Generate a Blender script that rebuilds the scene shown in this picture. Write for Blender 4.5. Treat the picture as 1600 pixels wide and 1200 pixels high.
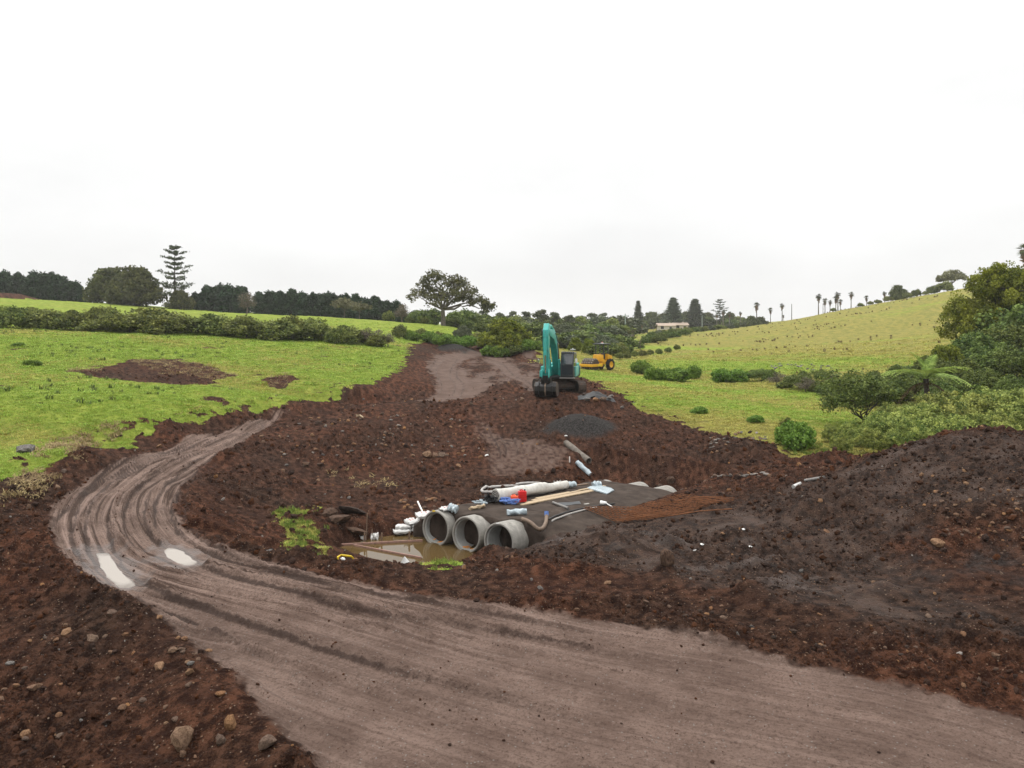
import bpy, bmesh, math, random
import numpy as np
from mathutils import Vector, Matrix

# ------------------------------------------------------------------ camera, sky, sun, exposure
scene = bpy.context.scene
for o in list(bpy.data.objects):
    bpy.data.objects.remove(o, do_unlink=True)
COL = scene.collection
CZ = 8.0            # camera height above the datum (the pool in the excavation lies near 0.2)
F = 1200.0          # focal length in photograph pixels (photo is 1600 wide)
HOR = 500.0         # horizon row in the photograph
cam_d = bpy.data.cameras.new('camera')
cam_d.sensor_width = 36.0
cam_d.lens = 36.0 * F / 1600.0
cam_d.shift_y = -(600.0 - HOR) / 1600.0
cam_d.clip_start = 0.1
cam_d.clip_end = 20000.0
cam = bpy.data.objects.new('camera', cam_d)
cam.location = (0, 0, CZ)
cam.rotation_euler = (math.radians(90), 0, 0)
COL.objects.link(cam)
scene.camera = cam

SUN_EL, SUN_AZ = math.radians(60), math.radians(-42)   # soft light through cloud
world = bpy.data.worlds.new('World')
scene.world = world
world.use_nodes = True
wn = world.node_tree.nodes; wl = world.node_tree.links
wn.clear()
w_out = wn.new('ShaderNodeOutputWorld')
w_bg = wn.new('ShaderNodeBackground')
w_sky = wn.new('ShaderNodeTexSky')
w_sky.sky_type = 'NISHITA'
w_sky.sun_disc = False
w_sky.sun_elevation = SUN_EL
w_sky.sun_rotation = SUN_AZ
w_tc = wn.new('ShaderNodeTexCoord')
w_sep = wn.new('ShaderNodeSeparateXYZ')
wl.new(w_tc.outputs['Generated'], w_sep.inputs[0])
w_max = wn.new('ShaderNodeMath'); w_max.operation = 'MAXIMUM'; w_max.inputs[1].default_value = 0.0
wl.new(w_sep.outputs['Z'], w_max.inputs[0])
w_mad = wn.new('ShaderNodeMath'); w_mad.operation = 'MULTIPLY_ADD'   # overcast deck, three times brighter overhead than at the horizon
w_mad.inputs[1].default_value = 2.0; w_mad.inputs[2].default_value = 1.0
w_sq = wn.new('ShaderNodeMath'); w_sq.operation = 'POWER'; w_sq.inputs[1].default_value = 2.4
wl.new(w_max.outputs[0], w_sq.inputs[0]); wl.new(w_sq.outputs[0], w_mad.inputs[0])
w_map = wn.new('ShaderNodeMapping'); w_map.inputs['Scale'].default_value = (1.2, 1.2, 3.2)
wl.new(w_tc.outputs['Generated'], w_map.inputs[0])
w_noise = wn.new('ShaderNodeTexNoise')
w_noise.inputs['Scale'].default_value = 1.6; w_noise.inputs['Detail'].default_value = 5.0
wl.new(w_map.outputs[0], w_noise.inputs['Vector'])
w_mr = wn.new('ShaderNodeMapRange')
w_mr.inputs['From Min'].default_value = 0.3; w_mr.inputs['From Max'].default_value = 0.7
w_mr.inputs['To Min'].default_value = 0.84; w_mr.inputs['To Max'].default_value = 1.05
wl.new(w_noise.outputs['Fac'], w_mr.inputs['Value'])
w_mul = wn.new('ShaderNodeMath'); w_mul.operation = 'MULTIPLY'
wl.new(w_mad.outputs[0], w_mul.inputs[0]); wl.new(w_mr.outputs[0], w_mul.inputs[1])
SKY_L = 8.5         # cloud radiance at the horizon before the 0.1 strength
w_mul2 = wn.new('ShaderNodeMath'); w_mul2.operation = 'MULTIPLY'; w_mul2.inputs[1].default_value = SKY_L
wl.new(w_mul.outputs[0], w_mul2.inputs[0])
w_cmb = wn.new('ShaderNodeCombineColor')
w_b = wn.new('ShaderNodeMath'); w_b.operation = 'MULTIPLY'; w_b.inputs[1].default_value = 0.995
wl.new(w_mul2.outputs[0], w_b.inputs[0])
wl.new(w_mul2.outputs[0], w_cmb.inputs[0]); wl.new(w_mul2.outputs[0], w_cmb.inputs[1]); wl.new(w_b.outputs[0], w_cmb.inputs[2])
w_mix = wn.new('ShaderNodeMix'); w_mix.data_type = 'RGBA'; w_mix.inputs['Factor'].default_value = 0.98
wl.new(w_sky.outputs[0], w_mix.inputs[6]); wl.new(w_cmb.outputs[0], w_mix.inputs[7])
wl.new(w_mix.outputs[2], w_bg.inputs['Color'])
w_bg.inputs['Strength'].default_value = 0.1
wl.new(w_bg.outputs[0], w_out.inputs['Surface'])

sun_d = bpy.data.lights.new('sun', 'SUN')
sun_d.energy = 1.5
sun_d.angle = math.radians(25)
sun_d.color = (1.0, 0.97, 0.92)
sun = bpy.data.objects.new('sun', sun_d)
sun.rotation_euler = Vector((math.sin(SUN_AZ) * math.cos(SUN_EL), math.cos(SUN_AZ) * math.cos(SUN_EL), math.sin(SUN_EL))).to_track_quat('Z', 'Y').to_euler()
sun.location = (0, 0, 60)
COL.objects.link(sun)

scene.view_settings.view_transform = 'Standard'
scene.view_settings.look = 'None'
scene.view_settings.exposure = 0.3
scene.view_settings.gamma = 1.0
scene.view_settings.use_curve_mapping = False
scene.cycles.max_bounces = 6
scene.cycles.transparent_max_bounces = 8
scene.cycles.volume_bounces = 0

# ------------------------------------------------------------------ small helpers
def tag(o, label=None, cat=None, group=None, kind=None):
    if label: o['label'] = label
    if cat: o['category'] = cat
    if group: o['group'] = group
    if kind: o['kind'] = kind
    return o

def empty(name, loc, rz=0.0, label=None, cat=None, group=None):
    o = bpy.data.objects.new(name, None)
    o.empty_display_size = 0.3
    o.location = loc; o.rotation_euler = (0, 0, rz)
    COL.objects.link(o)
    return tag(o, label, cat, group)

def link(name, me, mat=None, parent=None, loc=None, rot=None, scale=None):
    if mat is not None and len(me.materials) == 0:
        for m in (mat if isinstance(mat, (list, tuple)) else [mat]):
            me.materials.append(m)
    o = bpy.data.objects.new(name, me)
    COL.objects.link(o)
    if parent is not None: o.parent = parent
    if loc is not None: o.location = loc
    if rot is not None: o.rotation_euler = rot
    if scale is not None: o.scale = scale if hasattr(scale, '__len__') else (scale,) * 3
    return o

def copy_tree(o, parent=None):
    c = o.copy(); COL.objects.link(c); c.parent = parent
    for ch in list(o.children): copy_tree(ch, c)
    return c

def np_mesh(name, V, Fq, smooth=False, attrs=None):
    """mesh from arrays: V (n,3), Fq (m,k) all faces with k corners"""
    V = np.asarray(V, np.float32); Fq = np.asarray(Fq, np.int32)
    me = bpy.data.meshes.new(name)
    k = Fq.shape[1]
    me.vertices.add(len(V)); me.vertices.foreach_set('co', V.ravel())
    me.loops.add(Fq.size); me.loops.foreach_set('vertex_index', Fq.ravel())
    me.polygons.add(len(Fq))
    me.polygons.foreach_set('loop_start', np.arange(0, Fq.size, k, dtype=np.int32))
    me.polygons.foreach_set('loop_total', np.full(len(Fq), k, np.int32))
    if smooth: me.polygons.foreach_set('use_smooth', np.ones(len(Fq), bool))
    for an, (typ, arr) in (attrs or {}).items():
        a = me.attributes.new(an, typ, 'POINT')
        if typ == 'FLOAT': a.data.foreach_set('value', np.asarray(arr, np.float32).ravel())
        else: a.data.foreach_set('color', np.asarray(arr, np.float32).ravel())
    me.update(); me.validate()
    return me

class MB:
    """collects boxes, tubes, prisms and lathes into one mesh"""
    def __init__(s): s.v = []; s.f = []; s.mi = []; s.m = 0
    def add(s, V, Fs, M=None):
        b = len(s.v)
        for p in V:
            p = Vector(p)
            s.v.append(tuple(M @ p) if M is not None else tuple(p))
        for f in Fs: s.f.append([i + b for i in f]); s.mi.append(s.m)
        return s
    def box(s, c, size, rot=(0, 0, 0), M=None, taper=(1, 1)):
        x, y, z = [d / 2 for d in size]; tx, ty = taper
        V = [(-x, -y, -z), (x, -y, -z), (x, y, -z), (-x, y, -z), (-x * tx, -y * ty, z), (x * tx, -y * ty, z), (x * tx, y * ty, z), (-x * tx, y * ty, z)]
        from mathutils import Euler
        T = Matrix.Translation(c) @ Euler(rot).to_matrix().to_4x4()
        if M is not None: T = M @ T
        return s.add(V, [(0, 3, 2, 1), (4, 5, 6, 7), (0, 1, 5, 4), (1, 2, 6, 5), (2, 3, 7, 6), (3, 0, 4, 7)], T)
    def tube(s, pts, rad, seg=10, caps=True, M=None):
        pts = [Vector(p) for p in pts]; n = len(pts)
        if not hasattr(rad, '__len__'): rad = [rad] * n
        V = []; up = None
        for i, p in enumerate(pts):
            d = (pts[min(i + 1, n - 1)] - pts[max(i - 1, 0)])
            d = d.normalized() if d.length > 1e-9 else Vector((0, 0, 1))
            if up is None:
                up = Vector((0, 0, 1)) if abs(d.z) < 0.9 else Vector((1, 0, 0))
            a = d.cross(up)
            if a.length < 1e-6: a = d.cross(Vector((0, 1, 0)))
            a.normalize(); b = d.cross(a).normalized(); up = -b if False else b.cross(d) * 0 + up
            for k in range(seg):
                t = 2 * math.pi * k / seg
                V.append(p + (a * math.cos(t) + b * math.sin(t)) * rad[i])
        Fs = []
        for i in range(n - 1):
            for k in range(seg):
                k2 = (k + 1) % seg
                Fs.append((i * seg + k, (i + 1) * seg + k, (i + 1) * seg + k2, i * seg + k2))
        if caps:
            Fs.append(tuple(range(seg))); Fs.append(tuple(reversed(range((n - 1) * seg, n * seg))))
        return s.add(V, Fs, M)
    def lathe(s, prof, seg=32, M=None, closed=False):
        """prof: list of (r, h); turned about the local Y axis"""
        V = []; n = len(prof)
        for r, h in prof:
            for k in range(seg):
                t = 2 * math.pi * k / seg
                V.append((r * math.cos(t), h, r * math.sin(t)))
        Fs = []
        for i in range(n if closed else n - 1):
            j = (i + 1) % n
            for k in range(seg):
                k2 = (k + 1) % seg
                Fs.append((i * seg + k, i * seg + k2, j * seg + k2, j * seg + k))
        return s.add(V, Fs, M)
    def prism(s, poly, w0, w1, axis='x', M=None):
        """poly in the plane across `axis`, extruded from w0 to w1"""
        n = len(poly); V = []
        for w in (w0, w1):
            for a, b in poly:
                V.append({'x': (w, a, b), 'y': (a, w, b), 'z': (a, b, w)}[axis])
        Fs = [tuple(reversed(range(n))), tuple(range(n, 2 * n))]
        for i in range(n):
            j = (i + 1) % n
            Fs.append((i, j, n + j, n + i))
        return s.add(V, Fs, M)
    def build(s, name, mat, parent=None, bevel=0.0, smooth=None, loc=None, rot=None, seg=2):
        me = bpy.data.meshes.new(name)
        me.from_pydata(s.v, [], s.f)
        for m in (mat if isinstance(mat, (list, tuple)) else [mat]): me.materials.append(m)
        me.polygons.foreach_set('material_index', s.mi)
        bm = bmesh.new(); bm.from_mesh(me)
        bmesh.ops.recalc_face_normals(bm, faces=bm.faces)
        if bevel > 0:
            es = [e for e in bm.edges if len(e.link_faces) == 2 and e.calc_face_angle(0) > 0.5]
            try: bmesh.ops.bevel(bm, geom=es, offset=bevel, segments=seg, affect='EDGES', profile=0.6, clamp_overlap=True)
            except Exception: pass
        for f in bm.faces: f.smooth = True
        for e in bm.edges:
            if len(e.link_faces) == 2 and e.calc_face_angle(0) > math.radians(38 if smooth is None else smooth): e.smooth = False
        bm.to_mesh(me); bm.free(); me.update()
        return link(name, me, None, parent, loc, rot)

# ------------------------------------------------------------------ numpy noise
_rng = np.random.RandomState(7)
_perm = np.concatenate([_rng.permutation(512)] * 3).astype(np.int32)
_gx = np.cos(np.arange(512) * 2 * np.pi * 0.61803); _gy = np.sin(np.arange(512) * 2 * np.pi * 0.61803)
def pnoise(x, y, seed=0):
    x = np.asarray(x, np.float64) + seed * 37.17; y = np.asarray(y, np.float64) - seed * 19.73
    xi = np.floor(x).astype(np.int64); yi = np.floor(y).astype(np.int64)
    xf = x - xi; yf = y - yi
    u = xf * xf * xf * (xf * (xf * 6 - 15) + 10); v = yf * yf * yf * (yf * (yf * 6 - 15) + 10)
    def g(ix, iy, dx, dy):
        h = _perm[(_perm[ix & 511] + iy) & 511]
        return _gx[h] * dx + _gy[h] * dy
    a = g(xi, yi, xf, yf); b = g(xi + 1, yi, xf - 1, yf)
    c = g(xi, yi + 1, xf, yf - 1); d = g(xi + 1, yi + 1, xf - 1, yf - 1)
    return ((a + (b - a) * u) * (1 - v) + (c + (d - c) * u) * v) * 1.5
def fbm(x, y, oct=4, seed=0, gain=0.5):
    s = 0; a = 1.0; t = 0
    for i in range(oct):
        s = s + a * pnoise(x * 2 ** i, y * 2 ** i, seed + i); t += a; a *= gain
    return s / t
def sstep(a, b, x):
    t = np.clip((np.asarray(x, np.float64) - a) / (b - a), 0, 1)
    return t * t * (3 - 2 * t)
# ------------------------------------------------------------------ the lie of the land
# (u, v, z): photo pixel with the height of the ground below the camera;  ('y', u, Y, z): direction with distance
CP = [
 # haul road, nearest first
 (900,1200,-6.0),(480,1200,-6.05),(1300,1200,-6.0),(1600,1200,-5.95),(1700,1130,-5.95),(330,1040,-6.05),(230,960,-6.05),(110,880,-6.0),
 (850,1000,-6.0),(600,925,-6.05),(400,880,-6.1),(310,852,-6.1),(180,880,-6.1),(75,815,-5.95),(275,800,-6.05),(180,790,-6.05),(120,760,-5.95),
 (290,760,-6.05),(220,740,-6.0),(340,712,-6.0),(220,705,-5.95),(400,680,-5.95),(330,676,-5.95),(430,659,-5.95),
 ('y',480,51.5,-6.0),('y',560,54.5,-6.0),('y',630,56,-5.95),(680,624,-5.75),(760,618,-5.6),(700,590,-5.2),(720,565,-4.75),(700,548,-4.1),(780,560,-4.75),
 ('y',-100,30,-5.6),
 (1600,1125,-5.98),(1250,1038,-6.0),
 # bank in the lower left corner
 (0,1200,-6.6),(150,1100,-6.3),(250,1200,-6.3),(0,1000,-6.3),(100,950,-6.1),(0,880,-5.8),(-150,1000,-6.5),
 (300,1100,-6.05),(60,870,-5.9),
 # left cut bank and pasture
 (0,800,-5.75),(0,745,-5.2),(-150,745,-4.8),(130,702,-5.15),(250,657,-5.1),(350,640,-5.05),(0,640,-4.25),(-150,620,-3.7),(0,560,-2.85),(0,510,-0.75),('y',-150,85,0.1),
 (300,640,-4.95),(300,580,-3.85),(300,519,-1.4),(450,620,-5.0),(450,595,-4.6),(450,526,-2.0),(600,588,-4.75),(590,560,-4.0),(600,530,-2.55),(150,600,-3.9),(150,512,-1.0),
 (635,545,-3.4),(560,610,-5.1),(500,628,-5.25),(640,575,-4.75),(590,604,-5.2),
 # crest of the embankment, its face and the excavation
 (500,641,-5.62),(570,633,-5.65),(620,629,-5.66),(665,626,-5.7),(450,655,-5.85),(540,670,-5.95),(450,705,-6.35),(350,752,-6.42),(330,808,-6.4),
 (650,692,-6.65),(600,737,-7.25),(520,747,-7.15),(450,772,-6.95),(400,803,-6.98),(680,765,-7.25),(760,735,-7.2),(740,665,-6.25),(760,700,-6.75),
 (450,805,-7.1),(470,850,-7.25),(545,812,-7.2),(620,800,-7.35),(600,770,-7.25),
 (400,852,-6.3),(480,872,-6.25),(560,888,-6.15),(700,896,-6.15),(800,885,-6.3),(800,866,-7.0),(860,862,-6.75),
 (850,690,-6.55),(850,648,-5.75),('y',850,49.5,-5.12),('y',872,54,-5.08),('y',900,54,-5.12),('y',845,57,-5.0),('y',830,51,-5.15),(900,742,-7.3),(1000,765,-7.45),(1000,700,-6.6),(940,700,-6.65),
 (1100,775,-7.1),(1200,762,-6.65),(1100,832,-6.7),(950,842,-6.8),(900,875,-6.55),(1000,872,-6.5),(1200,832,-6.5),(1060,732,-6.95),(1180,740,-6.75),
 (1000,920,-6.15),(1150,905,-6.3),(1400,950,-6.1),(1560,930,-5.95),(1250,990,-6.0),(1450,1040,-6.0),(1560,880,-5.85),(1450,890,-6.1),
 # excavator bench and top of the works
 (870,615,-5.0),(800,600,-4.95),(830,570,-4.7),(930,612,-5.1),(960,640,-5.6),(840,555,-4.5),(760,548,-4.3),
 # paddock right of the works
 (1000,600,-5.2),(930,580,-5.3),(1100,640,-5.75),(1100,665,-6.0),(1200,690,-6.25),(1230,712,-6.45),(1340,716,-6.4),(1200,640,-5.9),(1300,690,-6.3),(1150,700,-6.45),
 (1000,575,-5.6),(1100,592,-6.1),(1200,615,-6.1),(1300,640,-6.2),(1400,650,-6.3),
 ('y',1500,34,-6.3),('y',1600,36,-6.0),('y',1700,36,-5.6),('y',1400,33,-6.4),
 # spoil heap on the right
 (1270,757,-6.1),(1350,722,-5.3),(1430,694,-4.65),(1500,677,-4.25),(1560,675,-4.15),(1610,682,-4.15),(1750,690,-4.1),
 (1400,815,-5.7),(1550,800,-5.1),(1320,850,-6.3),(1620,840,-5.35),(1450,745,-5.0),(1750,820,-4.8),
 # hill on the right
 (1100,568,-5.3),(1150,536,-4.4),('y',1140,235,-2.8),(1300,592,-5.5),(1300,546,-4.0),(1300,512,-1.6),('y',1300,240,2.5),('y',1220,240,-0.6),
 (1450,570,-4.8),(1450,505,-0.6),('y',1450,240,7.7),('y',1600,130,1.0),('y',1600,80,-2.6),('y',1600,240,13.5),('y',1540,240,10.8),('y',1800,240,18),('y',1800,100,1),('y',1600,55,-4.6),('y',1500,60,-5.0),
 ('y',1300,310,0.5),('y',1450,310,6.0),('y',1600,320,12.0),('y',1140,300,-4.0),
 # beyond the works
 (850,548,-4.6),(900,533,-4.0),(990,545,-5.0),('y',960,260,-5.0),('y',1060,260,-4.2),('y',950,350,-4.9),('y',1060,330,-3.9),('y',1140,340,-3.0),('y',760,150,-3.0),('y',690,140,-1.0),
 ('y',0,105,0.0),('y',0,195,5.6),('y',-150,195,8.0),('y',150,195,4.4),('y',300,105,-0.9),('y',300,185,2.2),('y',450,175,1.0),('y',600,180,-0.2),('y',550,115,-1.6),('y',640,110,-2.6),('y',450,105,-1.4),
 ('y',0,300,6.5),('y',300,300,3.0),('y',600,300,-0.5),('y',800,300,-4.0),('y',800,600,-5.0),('y',200,600,-2.0),('y',1300,600,-4.0),('y',1600,600,-2.0),('y',-200,600,0),('y',800,1500,-7.0),('y',0,1500,-7.0),('y',1600,1500,-7.0),
 ('y',800,5,-6.3),('y',200,5,-6.3),('y',1600,5,-6.2),
]
pts = []
for c in CP:
    if c[0] == 'y': _, u, Y, z = c
    else:
        u, v, z = c; Y = -z * F / (v - HOR)
    X = (u - 800.0) / F * Y
    pts.append((X, Y, z))
pts = np.array(pts)
def warp(X, Y):
    r = np.maximum(np.hypot(X, Y), 3.0)
    th = np.clip(np.arctan2(X, Y), -0.95, 0.95)
    return th, np.log(np.minimum(r, 1600.0))
cth, clr = warp(pts[:, 0], pts[:, 1])
def _ker(d2): return np.where(d2 > 1e-12, 0.5 * d2 * np.log(np.maximum(d2, 1e-12)), 0.0)
N = len(pts)
K = _ker((cth[:, None] - cth[None]) ** 2 + (clr[:, None] - clr[None]) ** 2) + np.eye(N) * 2e-5
Pm = np.stack([np.ones(N), cth, clr], 1)
Amat = np.block([[K, Pm], [Pm.T, np.zeros((3, 3))]])
sol = np.linalg.solve(Amat, np.concatenate([pts[:, 2], np.zeros(3)]))
# tabulate the spline once, look it up bilinearly afterwards
GT = np.linspace(-0.95, 0.95, 520); GR = np.linspace(math.log(3.0), math.log(1600.0), 760)
tt, rr = np.meshgrid(GT, GR, indexing='ij')
tab = np.zeros(tt.size); tf = tt.ravel(); rf = rr.ravel()
for i0 in range(0, tt.size, 40000):
    s_ = slice(i0, i0 + 40000)
    d2 = (tf[s_, None] - cth[None]) ** 2 + (rf[s_, None] - clr[None]) ** 2
    tab[s_] = _ker(d2) @ sol[:N] + sol[N] + sol[N + 1] * tf[s_] + sol[N + 2] * rf[s_]
tab = tab.reshape(tt.shape)
def base_h(X, Y):
    th, lr = warp(np.asarray(X, float), np.asarray(Y, float))
    a = (th - GT[0]) / (GT[1] - GT[0]); b = (lr - GR[0]) / (GR[1] - GR[0])
    i = np.clip(a.astype(int), 0, len(GT) - 2); j = np.clip(b.astype(int), 0, len(GR) - 2)
    fa = a - i; fb = b - j
    return (tab[i, j] * (1 - fa) * (1 - fb) + tab[i + 1, j] * fa * (1 - fb) + tab[i, j + 1] * (1 - fa) * fb + tab[i + 1, j + 1] * fa * fb)
_ys = np.exp(np.linspace(math.log(6), math.log(700), 1500))
def unproj(u, v):
    """photo pixel -> point of the bare ground (first hit)"""
    X = (u - 800.0) / F * _ys; Z = -(v - HOR) / F * _ys
    d = Z - base_h(X, _ys)
    k = np.where(d < 0)[0]
    if len(k) == 0: return None
    k = k[0]
    if k == 0: y = _ys[0]
    else:
        t = d[k - 1] / (d[k - 1] - d[k]); y = _ys[k - 1] + t * (_ys[k] - _ys[k - 1])
    return ((u - 800.0) / F * y, y)
def up_list(L): return np.array([p for p in (unproj(*q) for q in L) if p is not None])
def at_y(u, Y): return ((u - 800.0) / F * Y, Y)
def at_z(u, v, z):
    Y = -z * F / (v - HOR); return ((u - 800.0) / F * Y, Y)
def dens(P, step=0.4):
    """resample a polyline smoothly (Catmull-Rom)"""
    P = np.asarray(P, float); out = []
    for i in range(len(P) - 1):
        p0 = P[max(i - 1, 0)]; p1 = P[i]; p2 = P[i + 1]; p3 = P[min(i + 2, len(P) - 1)]
        n = max(2, int(np.hypot(*(p2 - p1)) / step))
        for t in np.linspace(0, 1, n, endpoint=False):
            out.append(0.5 * (2 * p1 + (p2 - p0) * t + (2 * p0 - 5 * p1 + 4 * p2 - p3) * t * t + (3 * p1 - p0 - 3 * p2 + p3) * t ** 3))
    out.append(P[-1]); return np.array(out)
def seg_dist(X, Y, P):
    """distance, signed side and arc length to polyline P"""
    best = np.full(X.shape, 1e9); side = np.zeros(X.shape); arc = np.zeros(X.shape); s0 = 0.0
    for i in range(len(P) - 1):
        ax, ay = P[i]; bx, by = P[i + 1]; dx, dy = bx - ax, by - ay; L2 = dx * dx + dy * dy + 1e-12; L = math.sqrt(L2)
        t = np.clip(((X - ax) * dx + (Y - ay) * dy) / L2, 0, 1)
        qx = X - ax - t * dx; qy = Y - ay - t * dy; d = np.hypot(qx, qy)
        m = d < best
        best = np.where(m, d, best); side = np.where(m, np.sign(dx * qy - dy * qx), side); arc = np.where(m, s0 + t * L, arc); s0 += L
    return best, side, arc
def near_pl(X, Y, P, pad):
    m = (X > P[:, 0].min() - pad) & (X < P[:, 0].max() + pad) & (Y > P[:, 1].min() - pad) & (Y < P[:, 1].max() + pad)
    return np.where(m)[0]
def poly_sd(X, Y, P):
    """signed distance to polygon, negative inside"""
    best = np.full(X.shape, 1e9); inside = np.zeros(X.shape, bool); n = len(P)
    for i in range(n):
        ax, ay = P[i]; bx, by = P[(i + 1) % n]; dx, dy = bx - ax, by - ay; L2 = dx * dx + dy * dy + 1e-12
        t = np.clip(((X - ax) * dx + (Y - ay) * dy) / L2, 0, 1)
        best = np.minimum(best, np.hypot(X - ax - t * dx, Y - ay - t * dy))
        if ay != by:
            c = ((ay > Y) != (by > Y)) & (X < dx * (Y - ay) / (by - ay) + ax)
            inside ^= c
    return np.where(inside, -best, best)

# --- road outline, wheel ruts, works area, pool, culvert strip
road_in = up_list([(1700,1155),(1600,1125),(1442,1082),(1250,1038),(1097,994),(900,964),(750,944),(600,922),(480,898),(400,878),(330,856),(285,822),(272,795),(285,760),(315,728),(370,697),(430,662)])
road_out = up_list([(480,1200),(400,1110),(330,1040),(230,960),(150,915),(95,868),(70,825),(85,790),(130,752),(200,716),(300,682),(420,656)])
road_poly = np.concatenate([road_in, np.array([[-13.2, 50], [-8.5, 53.5], [-6, 56]]), np.array([[-8.5, 58.5], [-13, 55], [-15.5, 50]]), road_out[::-1], np.array([[-0.5, 7.2], [4, 4], [11, 3]])])
pale_line = dens(up_list([(712,615),(716,600),(703,586),(692,572),(706,560),(745,553),(790,556)]), 1.0)
pale_line2 = dens(up_list([(770,558),(785,572),(815,590),(850,606)]), 1.0)
pale_poly = up_list([(655,627),(690,629),(735,622),(772,602),(760,594),(720,590),(700,592),(690,606)])
road_mid = dens(np.concatenate([np.array([[9, 7.0]]), up_list([(1500,1180),(1250,1120),(900,1050),(700,1000),(520,950),(380,918),(260,885),(200,845),(180,800),(200,765),(250,730),(340,695),(425,659)]), np.array([[-14, 51.5], [-9, 55.5]])]), 0.7)
yard_poly = up_list([(650,628),(690,628),(770,614),(800,595),(845,588),(838,552),(800,546),(740,552),(690,548),(672,560),(690,585),(665,600),(690,606)])
ramp_poly = up_list([(735,645),(760,650),(790,680),(850,690),(900,700),(880,735),(820,745),(760,745),(755,700),(745,680)])
RUTS = [  # pixel line, depth, half width
 ([(430,659),(340,690),(276,709),(233,726),(198,747),(168,773),(153,804),(152,838),(162,862),(177,890),(200,912),(245,938),(315,963),(385,987),(450,1011),(560,1045),(720,1090),(900,1140),(1150,1200)], 0.085, 0.30),
 ([(430,660),(350,702),(298,716),(255,741),(220,771),(209,804),(214,832),(235,857),(277,874),(315,896),(400,920),(494,945),(600,968),(720,985),(860,1010),(1050,1050),(1300,1110)], 0.085, 0.30),
 ([(330,682),(230,715),(165,752),(112,804),(95,834),(103,865),(131,900),(190,935),(300,985),(400,1040),(480,1095),(580,1150),(700,1210)], 0.055, 0.26),
 ([(300,690),(210,730),(150,765),(125,815),(124,845),(140,880),(175,915),(260,960)], 0.05, 0.18),
 ([(360,700),(300,735),(262,775),(255,810),(268,840),(320,868),(400,893),(520,922),(640,942),(750,960),(850,982),(1000,1010),(1200,1055)], 0.065, 0.26),
 ([(340,715),(295,755),(280,800),(296,838),(350,872),(450,900),(600,930),(700,942)], 0.05, 0.16),
 ([(310,700),(240,740),(190,790),(185,835),(200,866)], 0.03, 0.12),
 ([(900,968),(1000,985),(1100,1008),(1250,1048),(1400,1085),(1600,1135)], 0.04, 0.24),
 ([(400,960),(520,985),(700,1030),(900,1090),(1100,1150)], 0.022, 0.30),
 ([(420,925),(560,960),(760,1010),(1000,1060),(1300,1130)], 0.02, 0.30),
 ([(700,950),(900,985),(1100,1040),(1400,1120)], 0.018, 0.28),
 ([(690,560),(676,580),(684,605),(670,622)], 0.08, 0.35),
 ([(720,560),(708,585),(718,605),(700,625)], 0.06, 0.35),
 ([(770,562),(790,580),(820,600),(850,612)], 0.08, 0.4),
 ([(800,556),(815,575),(840,590)], 0.07, 0.35),
 ([(700,575),(760,590),(830,612),(860,625)], 0.08, 0.4),
 ([(780,670),(800,700),(790,730)], 0.06, 0.3),([(750,660),(770,700),(775,735)], 0.06, 0.3),
 ([(930,690),(1000,705),(1100,715),(1200,735)], 0.07, 0.3),([(960,680),(1040,695),(1120,705)], 0.06, 0.3),
 ([(1000,860),(1100,868),(1200,870),(1300,905),(1450,960)], 0.07, 0.3),([(960,830),(1080,845),(1200,850)], 0.07, 0.3),
 ([(1100,900),(1250,930),(1400,985),(1560,1030)], 0.06, 0.3),
]
RUTS = [(dens(up_list(L), 0.5), d, w) for L, d, w in RUTS]
berm = dens(up_list([(330,870),(400,862),(480,876),(560,890),(640,895),(720,902),(800,902),(880,905),(960,905),(1040,912),(1120,935),(1200,950),(1300,970),(1420,995),(1540,1020),(1660,1050)]), 0.6)
bank = dens(up_list([(60,850),(100,905),(170,950),(250,1000),(330,1070),(400,1140),(450,1210)]), 0.6)
WZ = -7.74                       # water level in the excavation
pool_poly = dens(np.array([at_z(u, v, WZ) for u, v in [(520,862),(545,850),(590,840),(640,836),(700,846),(735,855),(745,864),(730,874),(706,880),(680,882),(640,881),(590,877),(548,870),(520,866)]] + [at_z(520,862,WZ)]), 0.4)
AX = np.array([math.sin(math.radians(36)), math.cos(math.radians(36))]); PX = np.array([AX[1], -AX[0]])   # culvert axis, across
P0 = np.array([-2.66, 26.6])     # centre of the first pipe mouth
PIPE_R, PIPE_ZC, PIPE_GAP = 0.61, -7.22, 1.37
def culv(X, Y):
    dx = X - P0[0]; dy = Y - P0[1]
    return dx * AX[0] + dy * AX[1], dx * PX[0] + dy * PX[1]
cut_l = np.array([at_z(u, v, z) for u, v, z in [(515,845,-7.6),(560,830,-7.5),(610,822,-7.4),(640,815,-7.3)]])
PUDDLES = [  # outline pixels
 [(150,856),(168,857),(174,866),(185,884),(211,909),(187,912),(168,896),(156,876)],
 [(258,857),(270,856),(285,862),(298,871),(308,879),(292,883),(274,878),(260,868)],
]
HEAPS = [  # centre pixel, radius, height, kind
 ((905, 672), 2.3, 1.25, 'gravel'), ((712, 549), 3.2, 1.45, 'gravel'), ((760, 549), 3.0, 0.9, 'soil'), ((830, 555), 3.2, 1.0, 'soil'),
 ((1500, 905), 1.25, 0.32, 'mud'), ((1440, 880), 0.9, 0.2, 'mud'), ((1300, 722), 1.3, 0.55, 'soil'), ((898, 600), 1.6, 0.5, 'soil'),
 ((935, 630), 1.5, 0.45, 'soil'), ((15, 467), 7, 2.0, 'soil'), ((560, 522), 4.0, 0.9, 'soil'), ((1160, 705), 2.2, 0.7, 'soil'), ((1040, 905), 0.42, 0.38, 'soil'),
]
HEAPS = [(np.array(unproj(*c)), r, h, k) for c, r, h, k in HEAPS]
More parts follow.
